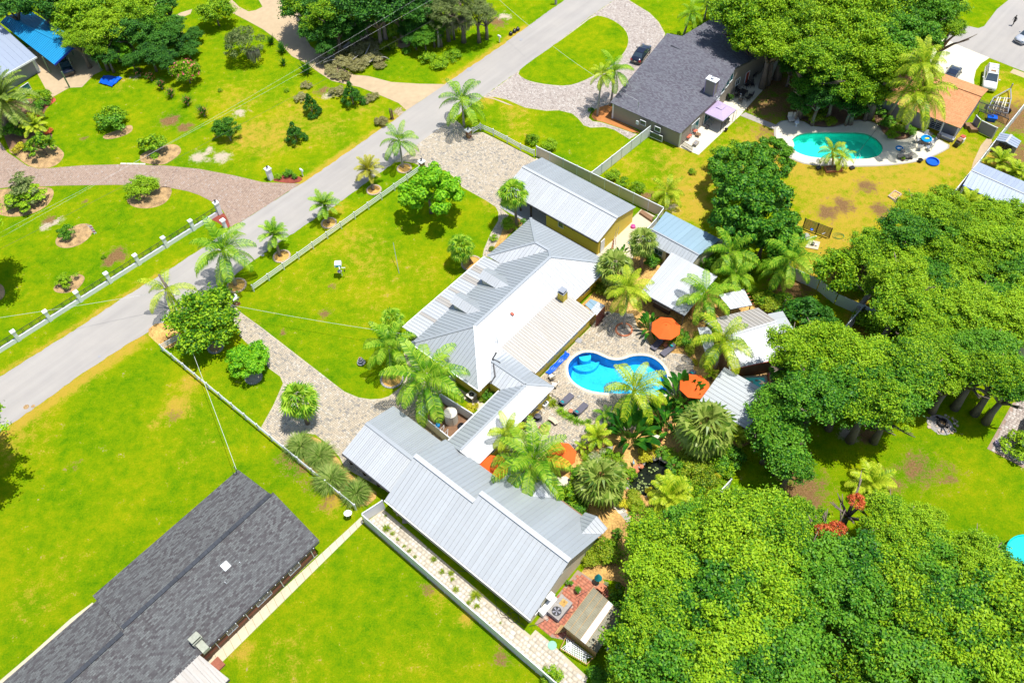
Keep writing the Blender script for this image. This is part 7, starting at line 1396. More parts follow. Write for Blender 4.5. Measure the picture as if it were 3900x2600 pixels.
# low wall with iron railings
wl = thing('railing_wall','low white stucco wall with square pillars and black iron railings','wall',W(('B0',700,1215)))
bases = [W(('B0',x,y)) for x,y in ((-380,1915),(-110,1735),(165,1558),(440,1388),(703,1218),(948,1058),(1192,903),(1420,757),(1652,612),(1878,478))]
a,b = bases[2],bases[-1]; bases = [a.lerp(b,k/7) for k in range(-2,8)]
dv = (b-a).normalized()
for i,p in enumerate(bases):
    h = 1.75 if i < 9 else 2.0; w = .42 if i < 9 else .55
    MB().bar(p,p+Vector((0,0,h-.1)),w,w,up=dv).build('pillar','white_paint',wl); cpz = p+Vector((0,0,h-.1)); MB().bar(cpz,cpz+ZV(.12),w+.14,w+.14,up=dv).build('pillar_cap','white_paint',wl)
    if i < 9:
        r_ = bases[i+1]; p1,r1 = p+dv*.22,r_-dv*.22; MB().bar(p1+ZV(.3),r1+ZV(.3),.2,.62).build('low_wall','white_paint',wl)
        mb = MB(); n_ = 22
        for z in (.72,1.38): mb.bar(p1+ZV(z),r1+ZV(z),.04)
        for k in range(1,n_): x_ = p1.lerp(r1,k/n_); mb.bar(x_+ZV(.72),x_+ZV(1.38),.022)
        for t in (.2,.5,.8):
            c = p1.lerp(r1,t)+ZV(1.05)
            for s_ in (-1,1): mb.tube([c+dv*(s_*.16*math.sin(j*.9))+Vector((0,0,.28-j*.093)) for j in range(7)],.02,4)
        mb.build('railing','dark_metal',wl)
def lantern(parent,p,s=1.0):
    l = MB().lathe([(.05*s,0),(.04*s,.08*s),(.11*s,.12*s),(.13*s,.34*s),(.17*s,.36*s),(.02,.5*s)],6,p).build('lantern','dark_metal',parent); return l
lantern(wl,bases[-1]+ZV(2.03))
def pillar(t,x,y,h,w,m,label,lamp=True,stones=False):
    p = W((t,x,y)); o = thing('gate_pillar',label,'pillar',p)
    if stones:
        MB().bar(p,p+Vector((0,0,h-.1)),w*.8,w*.8,up=dv).build('core','dark_wood',o)
        for r_ in range(6):
            for sx,sy in ((1,0),(-1,0),(0,1),(0,-1)):
                for k in range(2):
                    z = .02+r_*(h-.12)/6; d1 = dv; d2 = Vector((-dv.y,dv.x,0)); c = p+(d1*sx+d2*sy)*w*.44+(d2*sx+d1*sy)*(k-.5)*w*.5
                    MB().bar(c+ZV(z),c+Vector((0,0,z+(h-.12)/6-.02)),w*random.uniform(.36,.48),w*.16,up=(d1*sx+d2*sy)).build('stone',random.choice(['brown_wood','river_stone','brick','gold_wood']),o)
    else: MB().bar(p,p+Vector((0,0,h-.1)),w,w,up=dv).build('shaft',m,o)
    MB().bar(p+Vector((0,0,h-.1)),p+Vector((0,0,h+.02)),w+.22,w+.22,up=dv).build('cap','white_paint',o)
    if lamp: lantern(o,p+Vector((0,0,h+.02)))
pillar('B0',1925,600,1.45,.4,'white_paint','short white pillar with a round plaque in the red planting',lamp=False); MB().lathe([(.12,0),(.12,.04)],12,W(('B0',1925,600))+Vector((.1,-.22,1.0))).build('plaque','galv',bpy.data.objects['gate_pillar'])
pillar('A1',72,1528,1.9,.6,'white_paint','tall white pillar with lantern at the pink drive mouth')
pillar('A1',1760,1172,1.35,.6,'river_stone','stacked stone pillar with white cap by the upper drive entrance',stones=True); pillar('B0',2025,1252,1.35,.6,'river_stone','stacked stone pillar with white cap by the lower drive entrance',stones=True); pillar('B1',1365,95,1.35,.6,'river_stone','stone pillar with white cap behind the front lawn tree',stones=True)
ptree = W(('B0',680,760))
# ---- street things
def mailbox(t,x,y,label,m='white_paint'):
    p = W((t,x,y)); o = thing('mailbox',label,'mailbox',p,R(45)); MB().box(-.05,.05,-.05,.05,0,1.1).build('post',m,o,world=False); MB().box(-.04,.04,-.35,.25,.95,1.02).build('arm',m,o,world=False)
    b = MB(); pr = [(.12*math.cos(a),.12*math.sin(a)) for a in [math.pi*k/6 for k in range(7)]]; pr = [(.12,-.12)]+pr+[(-.12,-.12)]
    b.add([(x_,-.3,1.15+z_) for x_,z_ in pr]+[(x_,.25,1.15+z_) for x_,z_ in pr],[tuple(range(len(pr))),tuple(range(2*len(pr)-1,len(pr)-1,-1))]+[(i,len(pr)+i,len(pr)+(i+1) % len(pr),(i+1) % len(pr)) for i in range(len(pr))]); b.build('box',m,o,world=False)
mailbox('A1',345,1502,'white mailbox on a post beside the red mulch triangle'); mailbox('A1',2022,362,'white mailbox on the lawn by the mossy cypresses')
for x,y,lb in ((2118,300,'left tied black bin bag at the street edge'),(2150,278,'middle black bin bag at the street edge'),(2178,262,'right black bin bag at the street edge')):
    c = W(('A1',x,y)); tag(MB().lathe([(.02,0),(.3,.05),(.36,.28),(.22,.5),(.06,.58),(.12,.68),(.01,.7)],9,c,1,random.uniform(.75,1)).build('bin_bag','black_plastic'),lb,'bin bag','bin bags at the street edge')
p = W(('A1',1105,1015)); o = thing('carved_post','dark brown carved bundle of upright logs by the road','sculpture',p)
for k in range(5): a = k*1.26; MB().tube([(math.cos(a)*.16,math.sin(a)*.16,0),(math.cos(a)*.18,math.sin(a)*.18,1.0),(math.cos(a)*.2,math.sin(a)*.2,1.55+.12*(k % 3))],.07,6).build('log','dark_wood'if k % 2 else 'brown_wood',o,world=False)
MB().lathe([(.3,0),(.3,.1)],10).build('base','dark_wood',o,world=False)
p = W(('A2',262,38)); tag(MB().tube([p,p+ZV(3.2)],.2,10).build('utility_post','grey_stone'),'thick grey post at the road edge at the top','post')
def cloth(name,label,cat,quad_,m,z=.05,amp=.1,n=12):
    c = [W(k) for k in quad_]; mb = MB(); vs = []
    for i in range(n+1):
        for j in range(n+1):
            u,v = i/n,j/n; p = (c[0].lerp(c[1],u)).lerp(c[3].lerp(c[2],u),v); vs.append((p.x+random.uniform(-.06,.06),p.y+random.uniform(-.06,.06),z+amp*(noise.noise(p*1.7)+.5)+random.uniform(0,amp*.4)))
    mb.add(vs,[(i*(n+1)+j,(i+1)*(n+1)+j,(i+1)*(n+1)+j+1,i*(n+1)+j+1) for i in range(n) for j in range(n)])
    o = mb.build(name,m); return tag(o,label,cat)
cloth('tarp','crumpled bright blue tarp lying on the upper left lawn','tarp',[('A0',890,650),('A0',1048,670),('A0',960,750),('A0',848,715)],'blue_plastic',.08,.2)
mat('tarp_navy',(0.05,0.13,0.30),.5,.3); cloth('tarp','dark blue tarp in the woods edge beyond the brush','tarp',[('A1',1180,270),('A1',1290,235),('A1',1275,300),('A1',1190,310)],'tarp_navy',.4,.5)
# utility pole and cables
pb,pt = W(('B0',1535,1290)),W(('B0',1356,1000),6.0); ptop = Vector((pb.x-.15,pb.y+.1,6.0)); ptop = pt
up_ = thing('utility_pole','leaning wooden utility pole with street lamp beside the big round tree','utility pole',pb)
MB().tube([pb,pb.lerp(pt,.5),pt],[.19,.16,.13],10).build('pole','bark',up_,smooth=True)
lm = pb.lerp(pt,.45); MB().tube([lm,lm+Vector((.35,-.1,.1)),lm+Vector((.7,-.2,.05))],.035,6).build('lamp_arm','galv',up_)
MB().ball(lm+Vector((.55,-.2,.1)),.3,10,6,(1.1,.8,.55)).build('lamp_head','white_paint',up_); MB().tube([pb.lerp(pt,.62)+Vector((.2,0,0)),pb.lerp(pt,.78)+Vector((.2,0,0))],.06,6).build('conduit','galv',up_)
def cable(a,b,sag,m,label,r=.022):
    pts = [a.lerp(b,k/24)+Vector((0,0,-sag*4*(k/24)*(1-k/24))) for k in range(25)]; return tag(MB().tube(pts,r,4).build('cable',m),label,'cable')
ch_ = lambda t: pb.lerp(pt,t)
cable(ch_(.47),W(q('C0',2015,1200),3.6),.35,'cable_white','white service cable from the pole across the lawn to the shingle house',.02); cable(ch_(.5),W(q('C1',1300,60),2.6),.5,'cable_white','pale cable sagging from the pole over the front lawn',.015); cable(ch_(.55),W(('B0',0,1355),5.0)+(W(('B0',0,1355),5.0)-ch_(.55))*.5,.2,'cable_white','pale cable from the pole over the stucco wall to the left edge',.015)
cable(W(('A1',1300,0),8),W(('A0',0,2030),5.5),.3,'cable_white','long thin cable crossing the upper lawn, higher of two',.008); cable(W(('A1',1440,0),8),W(('B0',0,640),6),.4,'cable_white','long thin cable crossing the upper left lawn and drive',.008); cable(W(('A1',1000+440,180),7.5),W(('B0',0,780),5.5),.4,'cable_dark','thin dark cable over the left lawn',.016)
cable(W(('A1',2020,0),5),W(('A1',2300,240),5),.1,'cable_white','short pale cable crossing the street at the top',.015); cable(W(('A2',225,385),3.5),W(q('A2',965,860),3.9),.5,'cable_white','pale service cable over the grass island to the grey house',.015)
cable(W(('A3',1060,1000),.5),W(('A3',820,1310),.6),.0,'cable_dark','dark string line across the turquoise pool',.02)
# ---- lawn ornament
p = W((1304,1050)); o = thing('lawn_ornament','white box with crossarm hung with trinkets on a leaning post in the front lawn','ornament',p)
mt_ = lambda u,v,z: W((1250+u/6.89,960+v/6.89),z)
MB().tube([p,mt_(300,440,2.0),mt_(260,300,2.25)],.055,6).build('post','white_paint',o); MB().bar(mt_(290,415,1.75),mt_(445,410,1.75),.07).build('crossarm','white_paint',o)
c = mt_(255,315,2.1); MB().hexa([c+Vector((x_,y_,-.15)) for x_,y_ in ((-.42,-.4),(.42,-.4),(.42,.4),(-.42,.4))],[c+Vector((x_,y_,.25)) for x_,y_ in ((-.38,-.36),(.38,-.36),(.38,.36),(-.38,.36))]).build('box','white_paint',o)
MB().hexa([c+Vector((x_,y_,-.1)) for x_,y_ in ((-.25,-.44),(.4,-.44),(.4,-.4),(-.25,-.4))],[c+Vector((x_,y_,.12)) for x_,y_ in ((-.25,-.42),(.4,-.42),(.4,-.38),(-.25,-.38))]).build('label_plate','teal_cloth',o)
MB().lathe([(.04,0),(.28,.04),(.26,.1)],14,mt_(300,510,1.0)).build('dish','lilac_cloth',o); MB().ball(mt_(425,490,1.2),.12,6,5,(.8,.8,1.4)).build('hanging_sign','dark_metal',o); MB().tube([mt_(420,415,1.72),mt_(425,470,1.35)],.012,4).build('chain','dark_metal',o)
tag(MB().tube([W(('B1',1165,988)),W(('B1',1115,725),2.6)],.03,5).build('flag_pole','galv'),'thin bare metal rod standing in the front lawn','pole')
# fountain
p = W(('C1',845,300)); o = thing('fountain','three tier dark stone fountain on the front lawn near the palm ring','fountain',p)
for r_,z,nm in ((.48,0,'basin'),(.34,.38,'bowl'),(.22,.68,'bowl'),(.12,.9,'finial')): MB().lathe([(r_*.45,0),(r_*.5,.12),(r_,.2),(r_,.28),(r_*.85,.26),(r_*.8,.2),(.05,.2)],16,(0,0,z)).build(nm,'cool_grey_concrete'if nm != 'finial'else 'mulch',o,world=False)
# satellite dish
p = W(('D1',738,160)); o = thing('satellite_dish','white satellite dish on a short post beside the rail fence end','satellite dish',p)
MB().tube([(0,0,0),(.02,0,.8)],.04,6).build('mast','galv',o,world=False); MB().lathe([(.02,-.12),(.25,-.09),(.42,0)],18,(.05,.05,.98),1,.85).build('reflector','white_paint',o,world=False); MB().tube([(.02,0,.75),(-.1,-.4,.85)],.02,5).build('feed_arm','galv',o,world=False)
# tank, cooling units, yard bits
p = U(11.55,27.7); o = thing('water_tank','tall weathered cream water tank in the white fenced enclosure','tank',p)
MB().lathe([(.72,0),(.72,1.55),(.70,1.58)],24).build('shell','water_tank',o,world=False); MB().lathe([(.74,1.58),(.72,1.66),(.45,1.76),(.05,1.8)],24).build('lid','water_tank',o,world=False)
for a in (0,1.2,2.4,3.6,5): MB().tube([(.73*math.cos(a),.73*math.sin(a),0),(.73*math.cos(a),.73*math.sin(a),1.5)],.02,4).build('strap','pale_bark',o,world=False)
def ac(p,w,d,h,label,fans=1,m='taupe_siding'):
    o = thing('cooling_unit',label,'air conditioner',p,LA); MB().box(-w/2,w/2,-d/2,d/2,.08,h-.05).build('casing',m,o,world=False); MB().box(-w/2-.02,w/2+.02,-d/2-.02,d/2+.02,h-.05,h).build('top_plate','water_tank',o,world=False)
    for k in range(int(w/.07)): x = -w/2+.04+k*.07; MB().box(x,x+.02,-d/2-.02,-d/2,.1,h-.06).build('fin','dark_metal',o,world=False)
    f = MB().lathe([(min(w,d)*.36,h),(min(w,d)*.36,h+.02)],18).build('fan_grille','dark_metal',o,world=False); MB().lathe([(.06,h+.02),(.05,h+.05)],8).build('hub','galv',f,world=False)
ac(U(11.4,24.2),.85,.85,.95,'square cooling unit on pavers at the yellow house wall')
o = thing('cooling_unit','long grey cooling unit with big black fan on the red patio','air conditioner',U(33.8,37.0),LA)
MB().box(-.65,.65,-.75,1.35,0,.75).build('casing','grey_wall',o,world=False); MB().box(-.68,.68,-.78,1.38,.75,.79).build('top_plate','grey_stone',o,world=False); MB().lathe([(.46,.79),(.46,.82)],18,(0,-.2,0)).build('fan_well','black_plastic',o,world=False)
for k in range(5): a = k*1.257; MB().add([(0,-.2,.83),(.4*math.cos(a),-.2+.4*math.sin(a),.83),(.4*math.cos(a+.5),-.2+.4*math.sin(a+.5),.83)],[(0,1,2)]).build('fan_blade','grey_wall',o,world=False)
MB().box(-.3,.3,.5,1.15,.79,.81).build('leaf_patch','leaf_litter',o,world=False); tag(MB().hexa([U(32.55,36.2,.0),U(33.1,36.2,.0),U(33.1,38.3,0),U(32.55,38.3,0)],[U(32.55,36.2,.95),U(33.1,36.2,.7),U(33.1,38.3,.7),U(32.55,38.3,.95)]).build('duct_cover','white_paint'),'white sloping duct cover against the hall end wall','cover')
def pot(at,r_,h,m,label,plant=None,group=None,z=0):
    p = W(at,0) if not isinstance(at,Vector) else at; o = thing('potted_plant'if plant else 'pot',label,'potted plant'if plant else 'pot',p,0,group)
    MB().lathe([(r_*.7,0),(r_,h),(r_*1.12,h),(r_*1.12,h+.04),(r_*.9,h+.04),(r_*.88,h-.03),(.02,h-.03)],14).build('pot',m,o,world=False)
    if plant: c = link('foliage',random.choice(CROWN[plant]),o); c.scale = (r_*1.5,r_*1.5,r_*1.3); c.location = (0,0,h+r_*.8)
    return o
for x,y,r_,lb,pl in ((207,415,.17,'left small round pot plant on the red patio','bush_dark'),(226,417,.17,'right small round pot plant on the red patio','bush_dark'),(258,450,.26,'larger dark green pot plant alone on the red patio','bush_dark'),(393,422,.2,'pale pot beside the small patio table','bush_pale'),(452,430,.25,'leafy pot on the grass square by the shed','bush')): pot(('D2',x,y),r_,.35,'river_stone',lb,pl)
sheet('lawn_patch',[W(('D2',x,y)) for x,y in ((380,390),(440,400),(490,430),(480,460),(440,470),(415,460))],.036,'lawn_plain')
p = W(('D2',350,410)); o = thing('umbrella','closed green and white patio umbrella by the garden shed','umbrella',p); MB().tube([(0,0,0),(.1,.1,1.9)],.03,6).build('pole','gold_wood',o,world=False); MB().lathe([(.38,0),(.25,.35),(.1,.8),(.02,.95)],10,(.1,.1,1.0)).build('canopy','teal_cloth',o,world=False)
p = W(('D2',373,440)); o = thing('table','small square brown table beside the closed umbrella','table',p,LA); MB().box(-.35,.35,-.35,.35,.5,.55).build('table_top','terracotta',o,world=False)
for sx in (-1,1):
    for sy in (-1,1): MB().box(sx*.3-.03,sx*.3+.03,sy*.3-.03,sy*.3+.03,0,.5).build('leg','brown_wood',o,world=False)
mat('green_lid',(0.22,0.50,0.34),.6,.05); tag(MB().lathe([(.42,0),(.42,.05),(.38,.07)],22,W(('D2',132,712))).build('septic_lid','green_lid'),'round pale green lid set in the pavers by the shed','lid')
for x,y,s,m_,lb in ((1168,125,.28,'river_stone','upper stacked block against the hall wall in the side yard'),(1200,150,.22,'water_tank','round urn between blocks at the hall wall'),(1225,185,.35,'taupe_siding','flat box lying at the hall wall in the side yard')):
    c = W(('D1',x,y)); (tag(MB().lathe([(s*.6,0),(s,.2),(s*.8,.42),(s*.4,.5)],12,c).build('urn',m_),lb,'urn') if 'urn'in lb else tag(MB().hexa([c+Vector((a_*s,b_*s,0)) for a_,b_ in ((-1,-.8),(1,-.8),(1,.8),(-1,.8))],[c+Vector((a_*s,b_*s,.45 if s < .3 else .22)) for a_,b_ in ((-1,-.8),(1,-.8),(1,.8),(-1,.8))]).build('block',m_),lb,'block'))
mb = MB()
for cx,cy,r_ in ((2065,955,.42),(2095,995,.3),(2165,1030,.3),(2140,1010,.5)):
    c = W(('D1',cx,cy)); mb.tube([c+Vector((r_*math.cos(t*.5),r_*math.sin(t*.5),.06+.003*t)) for t in range(14)],.02,5)
mb.tube([W(('D1',x,y))+ZV(.05) for x,y in ((1650,610),(1760,620),(1880,700),(1980,820),(2000,950),(2030,1010),(2120,1010),(2240,1080))],.02,5); tag(mb.build('garden_hose','dark_metal'),'black garden hose looped along the shaded side yard wall','hose')
tag(MB().tube([W(('D2',x,y))+ZV(.06) for x,y in ((20,620),(60,610),(130,575),(190,560),(250,545),(262,500),(250,480),(300,450))],.018,5).build('garden_hose','dark_metal'),'thin dark hose across the red patio','hose')
# sleepers, ladder, sled by the garage
tag(MB().hexa([U(8.9+a_,-11.9+b_,0) for a_,b_ in ((0,0),(3.0,.35),(2.9,1.0),(0,.6))],[U(8.9+a_,-11.9+b_,.35) for a_,b_ in ((0,0),(3.0,.35),(2.9,1.0),(0,.6))]).build('timber_stack','brown_wood'),'stacked reddish timbers by the beige fence end','timber'); tag(MB().hexa([U(10.7,-6.9,.02),U(11.6,-7.1,.02),U(11.7,-6.2,.02),U(10.9,-6.0,.02)],[U(10.7,-6.9,.1),U(11.6,-7.1,.1),U(11.7,-6.2,.1),U(10.9,-6.0,.1)]).build('tarp_bundle','blue_grey_metal'),'pale blue folded tarp on the garage end yard','tarp')
o = thing('hand_truck','rusty hand truck leaning on the yellow garage wall','hand truck',U(9.5,-5.5))
for dv_ in (-.25,.25): MB().tube([U(9.9,-4.6+dv_,.1),U(9.3,-5.6+dv_,.9),U(9.25,-5.9+dv_,1.9)],.03,5).build('frame_tube','galv',o)
for k in range(6): t = k/5; MB().bar(U(10.4-t*.9,-3.2-t*1.8,.15),U(10.0-t*.9,-3.6-t*1.8,.15),.05).build('rung','terracotta',o)
MB().bar(U(10.4,-3.2,.15),U(9.5,-5.0,.15),.05).build('side_rail','brown_wood',o); MB().bar(U(10.0,-3.6,.15),U(9.1,-5.4,.15),.05).build('side_rail','brown_wood',o)
tag(MB().lathe([(.35,0),(.3,.3),(.05,.4)],10,U(9.7,-8.8)).build('seat_cushion','pink'),'small pink object at the garage end wall','cushion')

# ================================================================ FURNITURE
def umbrella(at,zc,R_,label,tilt=(0,0),group='orange market umbrellas'):
    c = W(at,zc); p = Vector((c.x,c.y,0)); o = thing('umbrella',label,'umbrella',p,R(11),group); MB().tube([(0,0,0),(0,0,zc+.35)],.035,8).build('pole','brown_wood',o,world=False)
    MB().lathe([(.3,0),(.3,.08),(.08,.14)],14).build('base','dark_metal',o,world=False)
    tiers = ((1.0,.62,0.0,.30),(.66,.36,.24,.47),(.38,.02,.41,.60))
    for i,(ra,rb,za,zb) in enumerate(tiers):
        n = 8; z0 = zc-.35
        for k in range(n):
            a,b = 2*math.pi*k/n,2*math.pi*(k+1)/n; vs = [(ra*R_*math.cos(a),ra*R_*math.sin(a),z0+za),(ra*R_*math.cos(b),ra*R_*math.sin(b),z0+za),(rb*R_*math.cos(b),rb*R_*math.sin(b),z0+zb),(rb*R_*math.cos(a),rb*R_*math.sin(a),z0+zb)]
            mb = MB().add(vs,[(0,1,2,3)])
            mb.add([vs[0],vs[1],(vs[1][0]*.985,vs[1][1]*.985,vs[1][2]-.13),(vs[0][0]*.985,vs[0][1]*.985,vs[0][2]-.13)],[(0,3,2,1)])
            mb.build('canopy_panel','orange_cloth',o,world=False)
    for k in range(8): a = 2*math.pi*k/8; MB().tube([(R_*math.cos(a),R_*math.sin(a),zc-.37),(0,0,zc+.2)],.012,4).build('rib','dark_metal',o,world=False)
    MB().ball((0,0,zc+.33),.06,8,5).build('finial','orange_cloth',o,world=False); return o
umbrella(('B2',1203,1440),2.35,1.72,'top orange umbrella in front of the cabana bar'); umbrella((1877+0,1777),2.35,1.72,'orange umbrella in the corner between breezeway and hall') if False else umbrella(('C1',1972,1180),2.4,1.62,'orange umbrella in the corner between breezeway and hall')
umbrella(('C2',1448,478),2.35,1.68,'orange umbrella shaded by palm at the silver cover'); umbrella(('C2',310,1065),2.35,1.6,'orange umbrella at the foot of the fire pit terrace')
def lounger(p,rz,label,group=None,m='sling_grey',cushion=True,back=35,fm='sling_grey'):
    o = thing('sun_lounger',label,'sun lounger',p,rz,group); b = MB(); L_ = 1.35; ba = R(back)
    out = [(0,-.33),(.12,-.36),(L_,-.36),(L_,.36),(.12,.36),(0,.33)]; b.prism(out,.28,.36); b.build('seat',m,o,world=False)
    b = MB(); nb = 5
    q0,q1 = [(L_+.01,-.36,.36),(L_+.01,.36,.36)],[]
    b.hexa([(L_+.01,-.36,.28),(L_+.01+.72*math.cos(ba),-.33,.28+.72*math.sin(ba)),(L_+.01+.72*math.cos(ba),.33,.28+.72*math.sin(ba)),(L_+.01,.36,.28)],[(L_+.01,-.36,.36),(L_+.01+.72*math.cos(ba),-.33,.36+.72*math.sin(ba)),(L_+.01+.72*math.cos(ba),.33,.36+.72*math.sin(ba)),(L_+.01,.36,.36)]); b.build('backrest',m,o,world=False)
    MB().box(L_+.15,L_+.62,-.34,.34,.02,.24).build('rear_base','dark_metal',o,world=False)
    for s_ in (-1,1): MB().bar((.02,s_*.36,.28),(L_+.6,s_*.36,.28),.05).build('side_frame',fm,o,world=False)
    for x in (.2,L_+.3):
        for s_ in (-1,1): MB().box(x-.03,x+.03,s_*.31-.03,s_*.31+.03,0,.28).build('leg',fm,o,world=False)
    if cushion: cz = .44+.25*math.sin(ba); MB().ball((L_+.2*math.cos(ba)+.1,0,cz+.02),.2,8,5,(.7,1.2,.4)).build('pillow','teal_cloth',o,world=False)
    return o
def between(a,b): a,b = W(a),W(b); d = b-a; return a,math.atan2(d.y,d.x)
for (a,b,lb) in (((('C2',400,575)),('C2',315,655),'grey lounger with teal pillow nearest the breezeway'),(('C2',520,655),('C2',440,735),'grey lounger with teal pillow beside the small terracotta table'),(('C2',1085,190),('C2',1155,115),'shaded grey lounger above the pool by the orange umbrella'),(('C2',1165,240),('C2',1250,170),'sunlit grey lounger above the pool with teal pillow'),(('C2',1330,470),('C2',1400,420),'lounger tucked under the palm shaded orange umbrella')):
    p,rz = between(a,b); lounger(p,rz,lb,'grey loungers round the blue pool')
def round_table(p,r_,h,label,m='terracotta',name='side_table'):
    o = thing(name,label,'table',p); MB().lathe([(r_,h-.05),(r_,h),(r_*.9,h+.01)],16).build('table_top',m,o,world=False); MB().lathe([(r_*.55,0),(r_*.35,.1),(r_*.5,h-.05)],12).build('pedestal',m,o,world=False)
round_table(W(('C2',388,720)),.25,.42,'small round terracotta table between grass border and lounger'); round_table(W(('C2',1195,160)),.25,.42,'small tiled table between the two upper loungers','terracotta')
def chair(p,rz,label,m='water_tank',fm='dark_metal',group=None,arms=True,s=1.0,name='chair'):
    o = thing(name,label,'chair',p,rz,group); o.scale = (s,s,s)
    MB().box(-.25,.25,-.25,.25,.38,.44).build('seat',m,o,world=False); MB().hexa([(-.25,.22,.44),(.25,.22,.44),(.25,.28,.44),(-.25,.28,.44)],[(-.24,.36,.95),(.24,.36,.95),(.24,.41,.95),(-.24,.41,.95)]).build('backrest',m,o,world=False)
    for sx in (-1,1):
        for sy in (-1,1): MB().bar((sx*.25,sy*.25,0),(sx*.24,sy*.23,.4),.04).build('leg',fm,o,world=False)
        if arms: MB().tube([(sx*.28,-.24,.42),(sx*.28,-.24,.62),(sx*.28,.28,.64)],.022,5).build('armrest',fm,o,world=False)
    return o
chair(W(('C2',225,430)),R(-150),'reclining beige patio chair against the house end by the blue mat',s=1.15); chair(W(('C2',250,500)),R(-110),'beige patio chair at the breezeway eave corner',s=1.1)
o = thing('glider_frame','bent black metal rack beside the breezeway window','rack',W(('C2',250,600))); g_ = lambda x,y,z=0: W(('C2',x,y),z)
for a,b in (((200,560,.8),(235,555,1.0)),((215,590,.1),(275,635,.1)),((225,570,.6),(290,600,.6)),((290,600,.6),(275,640,0)),((235,555,1.0),(225,600,0)),((275,635,.1),(295,610,.1))): MB().bar(g_(*a),g_(*b),.05).build('bar','dark_metal',o)
o = thing('planter_box','white square planter with curved white ornament beside the breezeway','planter',W(('C2',165,655)),LA)
for x0,x1,y0,y1 in ((-.36,.36,-.36,-.26),(-.36,.36,.26,.36),(-.36,-.26,-.26,.26),(.26,.36,-.26,.26)): MB().box(x0,x1,y0,y1,0,.5).build('side','white_paint',o,world=False)
MB().box(-.26,.26,-.26,.26,0,.35).build('soil','black_plastic',o,world=False); MB().tube([(-.15,-.1,.38),(0,.1,.5),(.15,-.05,.38)],.03,5).build('ornament','white_paint',o,world=False)
def egg(p,rz,label):
    o = thing('egg_chair',label,'chair',p,rz,'wire egg chairs'); mb = MB()
    for k in range(10): a = math.pi*k/10; mb.tube([(.46*math.cos(a)*math.sin(t),.46*math.sin(a)*math.sin(t),.95-.62*math.cos(t)) for t in [math.pi*j/8 for j in range(9)]],.014,4)
    for z,r_ in ((.55,.36),(.8,.45),(1.1,.45),(1.35,.34)): mb.tube([(r_*math.cos(t*.55),r_*math.sin(t*.55),z) for t in range(10)],.014,4)
    mb.build('wire_shell','dark_metal',o,world=False); MB().lathe([(.05,0),(.32,.03),(.36,.16),(.05,.2)],12,(0,0,.42)).build('cushion','sling_grey',o,world=False); MB().lathe([(.5,0),(.5,.04),(.44,.05)],18).build('base','dark_metal',o,world=False)
egg(W(('C2',108,770)),0,'round wire egg chair facing the fire pit'); egg(W(('C2',15,850)),1,'second wire egg chair half hidden by the palm')
o = thing('curved_bench','curved stone topped bench on the fire pit terrace','bench',W(('C2',240,800))); ctr = W(('C2',160,880)); r0 = (W(('C2',240,800))-ctr).length; a0 = math.atan2(*(lambda d: (d.y,d.x))(W(('C2',240,800))-ctr))
for k in range(5):
    a,b = a0-.38+k*.152,a0-.38+(k+1)*.152-.01; MB().prism([ctr+Vector((math.cos(t),math.sin(t),0))*rr for t,rr in ((a,r0-.22),(b,r0-.22),(b,r0+.25),(a,r0+.25))],.38,.46).build('seat_stone','concrete',o)
MB().prism([ctr+Vector((math.cos(t),math.sin(t),0))*rr for t,rr in ((a0-.3,r0-.1),(a0,r0-.15),(a0+.3,r0-.1),(a0+.3,r0+.12),(a0,r0+.08),(a0-.3,r0+.12))],0,.38).build('support','brown_wood',o)
def firepit(at,r_,label,m='river_stone',n=16,h=.35):
    p = W(at); o = thing('fire_pit',label,'fire pit',p)
    for k in range(n):
        a = 6.283*k/n; MB().prism([(rr*math.cos(t),rr*math.sin(t)) for t,rr in ((a+.02,r_*.72),(a+6.283/n-.02,r_*.72),(a+6.283/n-.02,r_),(a+.02,r_))],0,h).build('stone',m,o,world=False)
    MB().lathe([(r_*.7,.02),(r_*.7,.12),(.03,.2)],14).build('ash','mulch',o,world=False); return o
firepit(('C2',160,868),.58,'brick ringed fire pit on the patio terrace','brick'); 
bed(poly('C3',(1400,780),(1480,725),(1590,760),(1650,850),(1600,915),(1500,900),(1430,840)),'grey_stone',.012,2)
fp = firepit(('C3',1538,815),.5,'dark metal fire pit ringed by flat stones on the right lawn','dark_metal',12,.45)
for k in range(40):
    a = random.uniform(0,6.28); r_ = random.uniform(.7,1.75); p = Vector((math.cos(a)*r_,math.sin(a)*r_*.75,0)); s = random.uniform(.12,.24); n_ = random.choice((5,6)); MB().prism([(p.x+s*math.cos(j*6.28/n_)*random.uniform(.7,1.1),p.y+s*math.sin(j*6.28/n_)*random.uniform(.7,1.1)) for j in range(n_)],.01,.07).build('flat_stone',random.choice(['river_stone','curb_stone','concrete']),fp,world=False)
cloth('pool_cover','bright blue folded pool cover laid along the house wall','pool cover',[('C2',345,205),('C2',383,232),('C2',215,402),('C2',172,385)],'blue_plastic',.1,.1)
for k,(pts,lb) in enumerate(((((450,80),(492,95),(470,130),(425,115)),'grey doormat at the rear door of the addition'),(((620,-10),(650,-20),(632,-52),(645,-40)),'x'))):
    if lb != 'x': tag(MB().prism([W(('C2',*p_)) for p_ in pts],.035,.06).build('doormat','cool_grey_concrete'),lb,'doormat')
tag(MB().prism([W(('B2',*p_)) for p_ in ((605,1430),(650,1385),(665,1395),(622,1440))],.035,.06).build('doormat','dark_wood'),'dark doormat in front of the tiny red porch','doormat'); tag(MB().prism([W(('B2',*p_)) for p_ in ((660,1350),(700,1320),(712,1335),(672,1365))],.035,.06).build('doormat','dark_wood'),'second dark mat beyond the tiny red porch','doormat')
